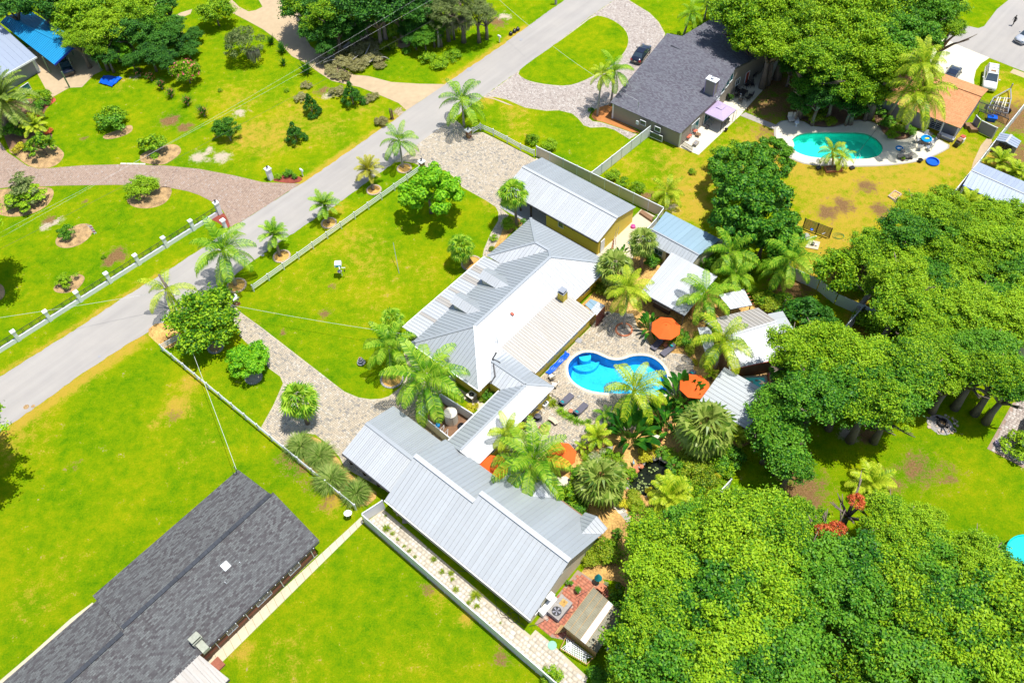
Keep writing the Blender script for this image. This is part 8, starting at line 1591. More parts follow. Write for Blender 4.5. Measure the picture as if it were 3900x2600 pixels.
pot(('C2',655,815),.42,.3,'cool_grey_concrete','wide dark bowl planter beside the curved border'); pot(('C2',612,995),.35,.45,'dark_wood','dark wooden tub holding the small terrace palm'); pot(('C2',545,1030),.3,.4,'red_wood','red brown tub beside the terrace palm tub')
o = thing('stone_bench','pale stone garden bench at the end of the patio','bench',W(('C2',1110,915))); 
MB().hexa([W(('C2',*p_),.4) for p_ in ((1068,905),(1135,940),(1150,915),(1080,892))],[W(('C2',*p_),.47) for p_ in ((1068,905),(1135,940),(1150,915),(1080,892))]).build('seat','pale_concrete',o)
for x,y in ((1085,915),(1135,935)): c = W(('C2',x,y)); MB().bar(c,c+ZV(.4),.12,.3).build('leg','pale_concrete',o)
p = W(('C2',370,1365)); o = thing('garden_lamp','slim garden lamp on the small paver pad','lamp',p); MB().tube([(0,0,0),(0,0,1.7)],.03,6).build('post','dark_metal',o,world=False); MB().lathe([(.12,1.7),(.14,1.85),(.03,1.95)],8).build('lamp_head','dark_metal',o,world=False)
p = W(('C2',922,1165)); o = thing('heron_statue','pale blue heron statue at the pond edge','statue',p); MB().ball((0,0,.5),.16,8,6,(.8,1.5,.9)).build('body','blue_grey_metal',o,world=False); MB().tube([(0,.15,.55),(0,.28,.8),(0,.24,.95)],[.06,.035,.03],6).build('neck','blue_grey_metal',o,world=False); MB().tube([(0,.24,.96),(0,.42,.92)],[.045,.008],5).build('beak','gold_wood',o,world=False)
for s_ in (-1,1): MB().tube([(s_*.05,0,0),(s_*.05,0,.4)],.012,4).build('leg','dark_metal',o,world=False)
tag(MB().hexa([W(('C2',*p_),.02) for p_ in ((690,1010),(755,1000),(740,1050),(700,1060))],[W(('C2',*p_),.3) for p_ in ((695,1012),(750,1004),(736,1046),(704,1054))]).build('flat_boulder','grey_stone'),'flat grey boulder below the bird of paradise clump','boulder')
# hot tub
o = thing('hot_tub','hot tub with pale acrylic shell and red folded cover by the silver roof','hot tub',U(34.9,2.9)); hx = [W((2640+x/3.2,1380+y/3.2),.8) for x,y in ((600,165),(895,160),(935,370),(640,260+120))]
f_ = lambda k,z: [hx[0].lerp(hx[2],.5).lerp(p_,k)*1+Vector((0,0,z-.8)) for p_ in hx]
MB().hexa(f_(1.0,0)[::-1],f_(1.0,.78)[::-1]).build('cabinet','gold_wood',o); MB().hexa(f_(.98,.78)[::-1],f_(.98,.84)[::-1]).build('shell','moss',o); MB().hexa(f_(.78,.84)[::-1],f_(.72,.86)[::-1]).build('water','turquoise_plaster',o)
for k in range(5): a = k*1.25; c = hx[0].lerp(hx[2],.5)+Vector((.55*math.cos(a),.5*math.sin(a),.08)); MB().ball(c,.2,8,4,(1,.8,.3)).build('seat','moss',o)
x8 = lambda x,y: (2640+x/3.2,1380+y/3.2)
MB().bar(W(x8(920,140),1.0),W(x8(950,370),1.0),.18,.35).build('cover','rust_red',o)
tag(MB().hexa([W(x8(*p_),.0) for p_ in ((940,80),(1020,250),(1045,240),(965,60))],[W(x8(*p_),.9) for p_ in ((940,80),(1020,250),(1045,240),(965,60))]).build('garden_wall','dark_wood'),'dark timber retaining wall beside the hot tub','wall')
sheet('deck',[W(x8(*p_)) for p_ in ((560,150),(800,100),(960,60),(1040,250),(960,400),(700,300))],.03,'gold_wood')
# ---- grey house patio
xg = lambda x,y,z=0.0: W((2600+x/2.24,200+y/2.24),z)
gang = math.atan2(*(lambda d: (d.y,d.x))(xg(120,660)-xg(0,790)))
for x,y,lb,w_ in ((100,690,'coral cushioned patio armchair nearest the sliding door',1),(45,735,'coral cushioned patio loveseat behind the iron railing',1.5)):
    o = chair(xg(x,y),gang+R(90) if False else gang,lb,'coral_cloth','brown_wood',None,True,1.25); o.rotation_euler = (0,0,gang+R(0)); o.scale = (1.25*w_,1.25,1.25); o.rotation_euler[2] = gang
o = thing('ottoman','brown framed footstool beside the coral armchair','footstool',xg(128,715),gang); MB().box(-.3,.3,-.3,.3,.35,.42).build('seat','brown_wood',o,world=False)
for sx in (-1,1):
    for sy in (-1,1): MB().box(sx*.27-.03,sx*.27+.03,sy*.27-.03,sy*.27+.03,0,.35).build('leg','brown_wood',o,world=False)
def slab_table(p,rz,w,d,h,label,m='brown_wood',name='table'):
    o = thing(name,label,'table',p,rz); MB().box(-w/2,w/2,-d/2,d/2,h-.05,h).build('table_top',m,o,world=False)
    for sx in (-1,1):
        for sy in (-1,1): MB().box(sx*(w/2-.05)-.025,sx*(w/2-.05)+.025,sy*(d/2-.05)-.025,sy*(d/2-.05)+.025,0,h-.05).build('leg',m,o,world=False)
    return o
slab_table(xg(110,790),gang,.95,.6,.45,'low brown coffee table in front of the coral loveseat','taupe_siding'); slab_table(xg(208,650),gang,.45,.45,.5,'small dark stool table on the sunlit patio','dark_metal')
tag(MB().hexa([xg(107,760,.45),xg(120,765,.45),xg(114,775,.45),xg(102,770,.45)],[xg(107,760,.5),xg(120,765,.5),xg(114,775,.5),xg(102,770,.5)]).build('tray','galv'),'small pale tray on the low coffee table','tray')
o = thing('iron_railing','short black scrolled iron railing at the patio end','railing',xg(40,830)); mb = MB(); ra,rb = xg(-10,800),xg(78,855)
for z in (.1,.95): mb.bar(ra+ZV(z),rb+ZV(z),.05)
for k in range(15): x_ = ra.lerp(rb,k/14); mb.bar(x_,x_+ZV(1.0),.03)
for k in range(6): c = ra.lerp(rb,(k+.5)/6)+ZV(.5); mb.tube([c+(rb-ra).normalized()*.13*math.cos(t)+Vector((0,0,.16*math.sin(t))) for t in [j*.7 for j in range(10)]],.02,4)
mb.build('panel','dark_metal',o)
gz_ = thing('gazebo','lilac square gazebo with vented top and iron corner posts','gazebo',xg(320,640)); gc = [xg(182,512,2.15),xg(345,585,2.15),xg(458,487,2.15),xg(300,408,2.15)]; top_ = xg(330,452,2.75)
for i in range(4):
    a,b = gc[i],gc[(i+1) % 4]; ta,tb = a.lerp(top_,.72),b.lerp(top_,.72); MB().add([a,b,tb,ta],[(0,1,2,3)]).build('canopy_panel','lilac_cloth',gz_); MB().add([a,b,b+ZV(-.18),a+ZV(-.18)],[(0,3,2,1)]).build('valance','lilac_metal',gz_)
    a2_,b2_ = a.lerp(top_,.68)+ZV(.12),b.lerp(top_,.68)+ZV(.12); MB().add([a2_,b2_,top_+ZV(.1)],[(0,1,2)]).build('vent_panel','lilac_cloth',gz_)
    ci = a.lerp(top_,.08)
    for dx,dy in ((0,0),(.3,.0),(0,.3)): MB().bar((ci.x+dx,ci.y+dy,0),(ci.x+dx,ci.y+dy,2.05),.04).build('post','dark_metal',gz_)
slab_table(xg(260,585),gang,1.9,.6,.9,'dark bar counter beneath the gazebo','cool_grey_concrete','counter'); pot(xg(375,610),.3,.9,'grey_stone','grey lidded grill drum beside the gazebo'); pot(xg(368,672),.22,.4,'black_plastic','black pot at the patio edge by the gazebo')
for i in range(5): pot(xg(232+i*14,560+i*4),.07,.12,'dark_metal','small dark pot on the gazebo counter',None,'small pots on the gazebo counter').location.z = .9
o = slab_table(xg(505,375),gang,1.6,1.0,.75,'dark dining table on the shaded patio','dark_metal')
for k,(x,y) in enumerate(((470,340),(455,385),(490,425),(550,410),(575,385),(540,300),(590,295))): chair(xg(x,y),gang+k*.9,'black patio dining chair by the shaded table','dark_metal','dark_metal','black chairs at the shaded dining table',True,1.1)
o = chair(xg(395,410),gang,'dark planter chair by the sliding door','dark_metal','dark_metal'); bush('bush_dark',(2600+405/2.24,200+385/2.24),.6,'dark plant against the grey house wall'); pot(xg(490,395),.1,.5,'white_paint','white jug on the shaded dining table').location.z = .3
round_table(xg(865,75),.5,.75,'round glass table at the far end of the shaded patio','cool_grey_concrete','patio_table'); round_table(xg(795,215),.35,.6,'white round drum table at the patio edge','white_paint','patio_table')
for k,(x,y) in enumerate(((845,150),(870,165),(740,120),(600,215))): chair(xg(x,y),gang+k,('tall dark chair by the glass table','second tall dark chair by the glass table','dark bench seat under the oak on the patio','dark chair by the red door')[k],'dark_metal','dark_metal',None,True,1.2)
# ---- turquoise pool terrace
for x,lb in ((262,'left of two cream loungers above the turquoise pool'),(308,'right of two cream loungers above the turquoise pool')):
    o = lounger(W(('A3',x-8,1050)),R(90),lb,'cream loungers above the turquoise pool','water_tank',False,60,'dark_metal'); o.scale = (.7,1,1)
round_table(W(('A3',295,1075)),.33,.65,'white round drum table by the cream loungers','white_paint','patio_table')
p,rz = between(('A3',1155,1345),('A3',1290,1350)); lounger(p,rz,'slatted grey lounger at the turquoise pool',None,'taupe_siding',False,45,'dark_metal')
slab_table(W(('A3',1200,1300)),R(-10),.55,.5,.4,'small dark wicker table beside the turquoise pool lounger','taupe_siding')
def floatring(at,r_,m,label,h=.18,rim=.1): p = W(at); o = thing('inflatable',label,'inflatable',p); MB().lathe([(r_*.8,0),(r_,.04),(r_*1.05,h*.6),(r_,h),(r_-rim,h),(r_-rim,.05),(.02,.04)],24).build('ring',m,o,world=False); return o
mat('sky_plastic',(0.0,0.26,0.62),.35,.1)
floatring(('A3',1458,1385),.85,'blue_plastic','empty blue paddling pool on the dry lawn',.25,.12); f_o = floatring(('A3',1175,1270),.5,'sky_plastic','blue and white float beside the wicker table'); MB().box(-.3,.3,-.12,.12,.1,.16).build('print','white_paint',f_o,world=False)
slab_table(W(('A3',1385,1225)),R(10),1.3,.9,.72,'brown patio table at the turquoise pool','brown_wood'); f_o = floatring(('A3',1390,1225),.72,'sky_plastic','blue inflatable ring lying on the brown patio table',.2,.16); f_o.location.z = .74; MB().ball((.1,.05,.12),.25,8,4,(1.3,.7,.3)).build('seat_pad','yellow_cloth',f_o,world=False)
for k,(x,y,a) in enumerate(((1330,1215,90),(1345,1275,160),(1420,1280,200),(1445,1235,270),(1400,1180,0))): chair(W(('A3',x,y)),R(a),'grey metal chair round the brown patio table','galv','galv','grey chairs round the brown patio table',True,1.15)
pot(('A3',1350,1380),.3,.35,'black_plastic','black pot at the rim of the turquoise pool terrace'); pot(('A3',1205,1370),.2,.25,'brown_wood','potted green plant below the slatted lounger','bush')
o = thing('brick_planter','square brick planter holding two small palms at the turquoise pool','planter',W(('A3',610,1450)),R(3))
for k in range(9):
    for y_ in (-.55,.45): MB().box(-1.1+k*.25,-.87+k*.25,y_,y_+.13,0,.3).build('brick','terracotta',o,world=False)
for k in range(4):
    for x_ in (-1.1,1.02): MB().box(x_,x_+.12,-.4+k*.21,-.22+k*.21,0,.3).build('brick','terracotta',o,world=False)
MB().box(-.98,1.02,-.42,.45,0,.2).build('soil','soil',o,world=False)
for x,lb in ((485,'black corner box with rod left of the brick planter'),(770,'black corner box with rod right of the brick planter')):
    p = W(('A3',x,1440)); o = thing('torch_stand',lb,'stand',p,R(20)); MB().box(-.3,.3,-.25,.25,0,.3).build('box','dark_metal',o,world=False); MB().tube([(0,0,.3),(.3,.2,2.0)],.02,5).build('rod','dark_metal',o,world=False)
o = thing('pool_ladder','bent steel handrails at the near rim of the turquoise pool','handrail',W(('A3',810,1365)))
for x in (795,830): p = W(('A3',x,1368)); MB().tube([p,p+ZV(.7),p+Vector((.05,.3,.85)),p+Vector((.1,.6,.6)),p+Vector((.1,.65,0))],.025,6).build('rail','chrome',o)
o = thing('diving_bench','pale bench with wooden frame against the orange roofed house wall','bench',OO(-1.3,-.4,0),R(-41)); MB().box(-1.1,1.1,-.35,.35,.4,.5).build('seat','white_paint',o,world=False); MB().box(-1.1,1.1,-.33,.3,0,.4).build('base','grey_wall',o,world=False)
o = thing('fish_plaque','green painted fish plaque on the grey house wall','wall ornament',OO(-1.4,-1.35,1.6),R(-41)); fp_ = [(-.55,.02),(-.35,.16),(.05,.2),(.35,.08),(.55,.2),(.5,.0),(.55,-.18),(.35,-.04),(0,-.12),(-.4,-.1)]; MB().add([(x_,-.06,z_) for x_,z_ in fp_]+[(x_,-.01,z_) for x_,z_ in fp_],[tuple(range(10)),tuple(range(19,9,-1))]+[(i,(i+1) % 10,10+(i+1) % 10,10+i) for i in range(10)]).build('body','green_paint',o,world=False)
bush('bush_dark',('A3',1470,1165),.35,'small green watering plant by the french doors'); pot(('A3',1500,1190),.25,.8,'dark_metal','dark stand beside the french doors')
o = thing('grill','cluttered barbecue cart at the corner of the orange roofed house','grill',W(('A3',1670,1240)),R(40)); MB().box(-.6,.6,-.3,.3,.1,.8).build('cart','dark_metal',o,world=False); MB().box(-.35,.35,-.32,.32,.8,1.05).build('lid','brown_wood',o,world=False); MB().box(.7,1.3,-.3,.3,0,.7).build('side_box','white_paint',o,world=False); MB().box(.9,1.5,-.2,.4,.7,.85).build('tray','rust_red',o,world=False)
for x,y,lb in ((1762,1090,'upper brown crate by the grey white wall'),(1800,1120,'lower brown crate by the grey white wall')): c = W(('A3',x,y)); tag(MB().hexa([c+Vector((a_,b_,0)) for a_,b_ in ((-.5,-.35),(.5,-.45),(.5,.35),(-.5,.45))],[c+Vector((a_,b_,.6)) for a_,b_ in ((-.5,-.35),(.5,-.45),(.5,.35),(-.5,.45))]).build('crate','brown_wood'),lb,'crate')
# square sand box frame on dry lawn
o = thing('square_fire_box','square pink brick frame filled with twigs on the dry lawn','fire pit',W(('B3',1135,330))); c4 = [W(('B3',*p_)) for p_ in ((1075,335),(1135,285),(1198,320),(1138,372))]; cc4 = sum(c4,Vector())/4
for i in range(4):
    a,b = c4[i],c4[(i+1) % 4]
    for k in range(4): p_,r_ = a.lerp(b,k/4+.01),a.lerp(b,(k+1)/4-.01); MB().prism([p_,r_,r_.lerp(cc4,.22),p_.lerp(cc4,.22)],0,.2).build('brick','curb_stone',o)
MB().prism([p_.lerp(cc4,.25) for p_ in c4],0,.1).build('twigs','leaf_litter',o)
# pump equipment
o = thing('pool_pump','pale pump and filter with blue cap by the black slatted screen','pump',W(('B3',390,670))); MB().lathe([(.42,0),(.45,.5),(.3,.7),(.05,.75)],16,W(('B3',375,690))).build('filter','moss',o); MB().lathe([(.16,.7),(.18,.9),(.05,.95)],12,W(('B3',415,655))).build('cap','blue_plastic',o); MB().tube([W(('B3',375,700),.5),W(('B3',430,680),.5),W(('B3',470,670),.3)],.06,6).build('pipe','white_paint',o); MB().tube([W(('B3',515,680),0),W(('B3',520,650),.9),W(('B3',545,640),.9)],.05,6).build('pipe','galv',o)
tag(MB().prism([W(('B3',*p_)) for p_ in ((370,770),(410,705),(500,725),(480,790))],0,.12).build('pump_slab','concrete'),'concrete slab below the black slatted screen','slab')
o = thing('motor','black pump motor on the concrete slab','pump',W(('B3',435,745),.12)); MB().lathe([(.2,0),(.2,.35),(.05,.4)],12).build('motor_body','black_plastic',o,world=False); MB().lathe([(.14,0),(.14,.25)],12,(.4,-.2,0)).build('strainer','white_paint',o,world=False)
mb = MB()
for k in range(3): c = W(('B3',655+k*6,670+k*4)); mb.tube([c+Vector(((.75-k*.12)*math.cos(t*.5),(.55-k*.1)*math.sin(t*.5),.04+.02*k)) for t in range(14)],.02,4)
tag(mb.build('garden_hose','green_paint'),'coiled green hose on the dry lawn by the screen','hose')
# items in the tank enclosure
tag(MB().ball(U(10.9,29.2,.3),.28,10,6).build('ball','sky_plastic'),'round blue lid in the tank enclosure corner','lid'); tag(MB().lathe([(.3,0),(.3,.5)],12,U(9.0,25.4,.9)).build('blue_drum','blue_plastic'),'blue drum under the largest palm','drum')
o = thing('pipework','white bent pipes beside the water tank','pipe',U(12,29.2)); MB().tube([U(11.4,29.4,.1),U(11.7,29.0,.8),U(11.9,29.2,.8),U(11.8,29.5,.1)],.04,5).build('pipe','white_paint',o); MB().tube([U(12.1,29.4,.1),U(12.3,29.0,.7),U(12.5,29.4,.1)],.04,5).build('pipe','white_paint',o); MB().tube([U(12.9,28.6,.1),U(13.3,28.9,.15),U(12.6,29.7,.15)],.05,5).build('pipe','green_lid',o)
tag(MB().lathe([(.4,0),(.42,.2),(.25,.24),(.22,.1)],16,U(12.9,27.6)).build('tyre','black_plastic'),'coiled black hose reel right of the water tank','hose reel')
o = thing('garden_flag','small striped red white and blue garden flag in the kidney bed','flag',W(('B0',805,655))); MB().tube([W(('B0',810,655)),W(('B0',735,565),1.7)],.02,5).build('staff','white_paint',o)
for k in range(7): t0 = .28+k*.09; a_,b_ = W(('B0',800,648),.15).lerp(W(('B0',752,580),1.5),(k)/7),W(('B0',800,648),.15).lerp(W(('B0',752,580),1.5),(k+.95)/7); w_ = Vector((.38,.05,0)); MB().add([a_,b_,b_+w_,a_+w_],[(0,1,2,3)]).build('stripe','pink'if k % 2 else 'white_paint',o)
o = thing('path_slabs','row of three white slabs along the pink drive edge','slabs',W(('A0',1135,1402)))
for k in range(4): MB().prism([W(('A0',1030+k*54,1392+k*1)),W(('A0',1080+k*54,1393+k)),W(('A0',1078+k*54,1405+k)),W(('A0',1028+k*54,1404+k))],0,.06).build('slab','pale_concrete',o)

# ================================================================ VEHICLES
def car(p,rz,label,paint,kind='sedan',cat='car',glass='window_glass',L_=4.8,Wd=1.85,H_=1.45,front_lamps=True):
    """x forward; body lofted through sections"""
    o = thing('parked_car',label,cat,p,rz); hw = Wd/2; k = L_/4.8
    if kind == 'sedan': secs = [(-2.4,.62,.30,.74),(-2.25,.90,.22,.92),(-1.7,.97,.2,.98),(-.9,1.0,.2,.98),(.3,1.0,.2,.95),(1.0,.99,.2,.92),(1.9,.95,.2,.82),(2.3,.82,.24,.68),(2.4,.6,.32,.55)]
    else: secs = [(-2.4,.85,.35,.95),(-2.3,.97,.28,1.1),(-1.5,1.0,.26,1.12),(0,1.0,.26,1.12),(1.0,1.0,.26,1.1),(1.4,.99,.26,1.08),(2.2,.95,.28,1.0),(2.36,.86,.3,.9),(2.42,.7,.36,.75)]
    mb = MB(); n = 10; b0 = 0
    for x,w,z0,z1 in secs:
        w *= hw; mb.v += [(x*k,-w*.86,z0),(x*k,-w,z0+.15),(x*k,-w*.99,z1-.14),(x*k,-w*.84,z1),(x*k,-w*.4,z1+.035),(x*k,w*.4,z1+.035),(x*k,w*.84,z1),(x*k,w*.99,z1-.14),(x*k,w,z0+.15),(x*k,w*.86,z0)]
    for i in range(len(secs)-1):
        for j in range(n): mb.f.append((i*n+j,i*n+(j+1) % n,(i+1)*n+(j+1) % n,(i+1)*n+j))
    mb.f += [tuple(range(n-1,-1,-1)),tuple((len(secs)-1)*n+j for j in range(n))]
    mb.build('body',paint,o,world=False,smooth=True)
    if kind == 'sedan': cab = [(-1.75,.80,.95),(-1.05,.70,H_-.06),(-.3,.71,H_),(.35,.69,H_-.05),(1.15,.80,.93)]; bz = .93
    else: cab = [(-2.3,.84,1.1),(-2.1,.76,H_-.04),(-.8,.77,H_),(.3,.75,H_-.03),(1.25,.84,1.08)]; bz = 1.08
    # greenhouse: glass shell, roof skin, pillars
    g = MB(); nn = len(cab); 
    for x,w,z in cab: g.v += [(x*k,-hw*(.84 if z < H_-.2 else w),bz if z < H_-.2 else z-.03),(x*k,hw*(.84 if z < H_-.2 else w),bz if z < H_-.2 else z-.03)]
    top = cab[1:-1]; lo = [(cab[0][0]*k,bz-.02),(cab[-1][0]*k,bz-.02)]; yb = hw*.86; yt = hw*.72; xr,xf = top[0][0]*k,top[-1][0]*k; zt = H_-.06
    P_ = {'rl': (lo[0][0],-yb,bz),'rr': (lo[0][0],yb,bz),'fl': (lo[1][0],-yb,bz),'fr': (lo[1][0],yb,bz),'trl': (xr,-yt,zt),'trr': (xr,yt,zt),'tfl': (xf,-yt,zt),'tfr': (xf,yt,zt)}
    V_ = {a: Vector(b) for a,b in P_.items()}
    def pane(name,a,b,c,d,s=.06,mm=glass): cc_ = (a+b+c+d)/4; MB().add([x.lerp(cc_,s) for x in (a,b,c,d)],[(0,1,2,3)]).build(name,mm,o,world=False)
    sh = MB().hexa([V_['rl'],V_['rr'],V_['fr'],V_['fl']],[V_['trl'],V_['trr'],V_['tfr'],V_['tfl']]); sh.build('cabin',paint,o,world=False)
    off = .012
    def proud(a,b,c,d): n_ = (b-a).cross(c-a).normalized(); m_ = (a+b+c+d)/4; n_ = n_ if n_.dot(m_-Vector((0,0,bz))) > 0 else -n_; return [x+n_*off for x in (a,b,c,d)]
    pane('windscreen',*proud(V_['fl'],V_['fr'],V_['tfr'],V_['tfl'])); pane('rear_window',*proud(V_['rl'],V_['rr'],V_['trr'],V_['trl']))
    for s_ in ('l','r'):
        a,b,c,d = V_['r'+ s_],V_['f'+ s_],V_['tf'+ s_],V_['tr'+ s_]; cuts = (0,.5,1) if kind == 'sedan'else (0,.3,.62,1)
        for i in range(len(cuts)-1): t0,t1 = cuts[i],cuts[i+1]; pane('side_window',*proud(a.lerp(b,t0),a.lerp(b,t1),d.lerp(c,t1),d.lerp(c,t0)),s=.09)
    rs = MB(); rs.hexa([V_['trl']+Vector((.02,.0,.0)),V_['trr']+Vector((.02,0,0)),V_['tfr']+Vector((-.02,0,0)),V_['tfl']+Vector((-.02,0,0))],[V_['trl']+Vector((.12,.1,.06)),V_['trr']+Vector((.12,-.1,.06)),V_['tfr']+Vector((-.1,-.1,.05)),V_['tfl']+Vector((-.1,.1,.05))]); rs.build('roof',paint,o,world=False,smooth=False)
    if kind == 'suv':
        for s_ in (-1,1): MB().bar((xr+.2,s_*yt*.92,H_+.04),(xf-.1,s_*yt*.92,H_+.04),.05).build('roof_rail','galv',o,world=False)
        for x_ in (xr+.5,xr+1.3): MB().bar((x_,-yt*.9,H_+.05),(x_,yt*.9,H_+.05),.05).build('cross_bar','galv',o,world=False)
        MB().box(xf-.75,xf-.3,-.35,.35,H_-.0,H_+.015).build('sunroof','brown_wood',o,world=False)
    for x_ in (-1.42*k,1.48*k):
        for s_ in (-1,1):
            wv = MB(); r_ = .34; y0 = s_*(hw*.985); N_ = 16
            wv.v += [(x_+r_*math.cos(t),y0-s_*.2,r_+r_*math.sin(t)) for t in [6.283*j/N_ for j in range(N_)]]+[(x_+r_*math.cos(t),y0+s_*.02,r_+r_*math.sin(t)) for t in [6.283*j/N_ for j in range(N_)]]
            wv.f += [(j,(j+1) % N_,N_+(j+1) % N_,N_+j) for j in range(N_)]+[tuple(range(N_)),tuple(range(2*N_-1,N_-1,-1))]; w_o = wv.build('wheel','black_plastic',o,world=False)
            rm = MB(); rm.v += [(x_+.21*math.cos(t),y0+s_*.03,r_+.21*math.sin(t)) for t in [6.283*j/10 for j in range(10)]]; rm.f.append(tuple(range(10))); rm.build('rim','galv',w_o,world=False)
    for s_ in (-1,1):
        z_ = .78 if kind == 'sedan'else .95
        MB().hexa([(-2.40*k,s_*hw*.55,z_-.16),(-2.30*k,s_*hw*.93,z_-.16),(-2.2*k,s_*hw*.93,z_-.16),(-2.2*k,s_*hw*.55,z_-.16)],[(-2.38*k,s_*hw*.58,z_+.08),(-2.26*k,s_*hw*.93,z_+.08),(-2.2*k,s_*hw*.93,z_+.08),(-2.2*k,s_*hw*.58,z_+.08)]).build('tail_lamp','red_lens',o,world=False)
        MB().hexa([(2.41*k,s_*hw*.45,z_-.2),(2.3*k,s_*hw*.86,z_-.2),(2.1*k,s_*hw*.9,z_-.2),(2.15*k,s_*hw*.45,z_-.2)],[(2.36*k,s_*hw*.45,z_-.03),(2.24*k,s_*hw*.84,z_-.03),(2.1*k,s_*hw*.88,z_-.03),(2.15*k,s_*hw*.45,z_-.03)]).build('headlamp','chrome',o,world=False)
        MB().box(xf+.25,xf+.42,s_*(hw+.12)-.09,s_*(hw+.12)+.09,bz-.03,bz+.12).build('mirror',paint,o,world=False)
        MB().bar(Vector((lo[0][0]+.1,s_*(yb+.015),bz-.01)),Vector((lo[1][0]-.1,s_*(yb+.015),bz-.01)),.02,.03).build('window_trim','chrome',o,world=False)
    MB().box(-2.43*k,-2.40*k,-.18,.18,.55,.68).build('number_plate','cream_stucco',o,world=False); MB().box(2.40*k,2.43*k,-.4,.4,.5,.62).build('grille','dark_metal',o,world=False)
    return o
def heading(a,b,z=0.0): a,b = W(a,z),W(b,z); d = b-a; c = (a+b)/2; return Vector((c.x,c.y,0)),math.atan2(d.y,d.x)
p,rz = heading((2417,238),(2467,170),.6); car(p,rz,'dark navy sedan parked on the loop drive before the grey house','navy_paint')
p,rz = heading(('A3',1590,690),('A3',1655,590),.6); car(p,rz,'dark sedan on the pale concrete drive behind the orange roof','navy_paint',H_=1.42)
p,rz = heading(('A3',1965,560),('A3',1938,795),.6); car(p,rz,'pearl white estate wagon with roof rails on the lawn by the drive','pearl_paint','suv','SUV',L_=5.1,Wd=1.98,H_=1.88)
p,rz = heading((195,205),(272,258),.6); p = W(q('A0',560,560),.7); p.z = 0; car(p,R(-62),'dark car parked under the blue carport roof','navy_paint','suv','car',L_=4.7,H_=1.65)
p = W(q('A3',2270,300),.6); p.z = 0; car(p,R(215),'silver blue car entering at the right edge of the shaded street','silver_paint')
# motorhome end at the right edge
p = W(('C3',2330,900)); o = thing('motorhome','white and blue motorhome front on the brick pad at the right edge','motorhome',p,R(55))
MB().box(-3.2,1.3,-1.15,1.15,.45,2.4).build('body','white_paint',o,world=False); MB().hexa([(1.3,-1.1,.45),(2.6,-1.0,.45),(2.6,1.0,.45),(1.3,1.1,.45)],[(1.3,-1.1,2.1),(2.1,-.9,1.9),(2.1,.9,1.9),(1.3,1.1,2.1)]).build('cab','silver_paint',o,world=False); MB().hexa([(2.61,-.8,1.2),(2.62,.8,1.2),(2.2,.8,1.9),(2.2,-.8,1.9)][::-1],[(2.64,-.8,1.2),(2.65,.8,1.2),(2.23,.8,1.9),(2.23,-.8,1.9)][::-1]).build('windscreen','window_glass',o,world=False); MB().box(2.6,2.72,-1.0,1.0,.35,.7).build('bumper','dark_metal',o,world=False)
for x_ in (-2.2,1.9):
    for s_ in (-1,1):
        wv = MB(); N_ = 14; wv.v += [(x_+.38*math.cos(t),s_*.95,.38+.38*math.sin(t)) for t in [6.283*j/N_ for j in range(N_)]]+[(x_+.38*math.cos(t),s_*1.17,.38+.38*math.sin(t)) for t in [6.283*j/N_ for j in range(N_)]]; wv.f += [(j,(j+1) % N_,N_+(j+1) % N_,N_+j) for j in range(N_)]+[tuple(range(N_)),tuple(range(2*N_-1,N_-1,-1))]; wv.build('wheel','black_plastic',o,world=False)
pot(('C3',2010,990),.3,.4,'lilac_cloth','left round pot on the brick pad corner'); pot(('C3',2080,1015),.33,.4,'lilac_cloth','right round pot on the brick pad beside the bush'); bush('bush',('C3',2200,1010),1.8,'bushy green shrub on the brick pad at the right edge')
# boat trailer
xs = lambda x,y,z=0.0: W((3550+x/2.56,220+y/2.56),z)
o = thing('boat_trailer','empty galvanised boat trailer pointing at the white estate wagon','trailer',xs(650,440))
tip_ = xs(765,300,.55); la_,ra_ = xs(600,390,.55),xs(770,400,.55); lb_,rb_ = xs(540,500,.55),xs(735,545,.55)
for a,b in ((tip_,la_),(tip_,ra_),(la_,lb_),(ra_,rb_)): MB().bar(a,b,.12).build('frame_rail','galv',o)
for t in (0,.33,.66,1): MB().bar(la_.lerp(lb_,t),ra_.lerp(rb_,t),.12).build('cross_member','galv',o)
for t in (.25,.38,.62,.75): MB().bar(la_.lerp(ra_,t)+ZV(.15),lb_.lerp(rb_,t)+ZV(.15),.12,.12).build('bunk','pale_concrete',o)
MB().bar(tip_,tip_+ZV(.8),.15).build('winch_post','galv',o)
for s_,e in ((la_.lerp(lb_,.7),-1),(ra_.lerp(rb_,.7),1)): dd = (rb_-lb_).normalized()*e*.25; MB().ball(s_+dd+ZV(-.2),.33,12,8,(.45,1,1)).build('wheel','black_plastic',o)
for x0,y0,x1,y1,lb in ((440,570,575,560,'left black metal rack behind the grey white wall'),(590,590,720,560,'right black metal rack behind the grey white wall')):
    a,b = xs(x0+0,y0),xs(x1,y1+60 if x0 < 500 else y1+90); o = thing('metal_rack',lb,'rack',a); c = a+Vector((.5,2.2,0)); d = b+Vector((.5,2.2,0))
    for k in range(12): t = k/11; MB().bar(a.lerp(b,t)+ZV(.9),c.lerp(d,t)+ZV(1.3),.05).build('bar','dark_metal',o)
    for p_,r_ in ((a,b),(c,d)): MB().bar(p_+ZV(.9),r_+ZV(.9),.08).build('frame_bar','dark_metal',o)
    for p_ in (a,b,c,d): MB().bar(p_,p_+ZV(.95),.07).build('leg','dark_metal',o)
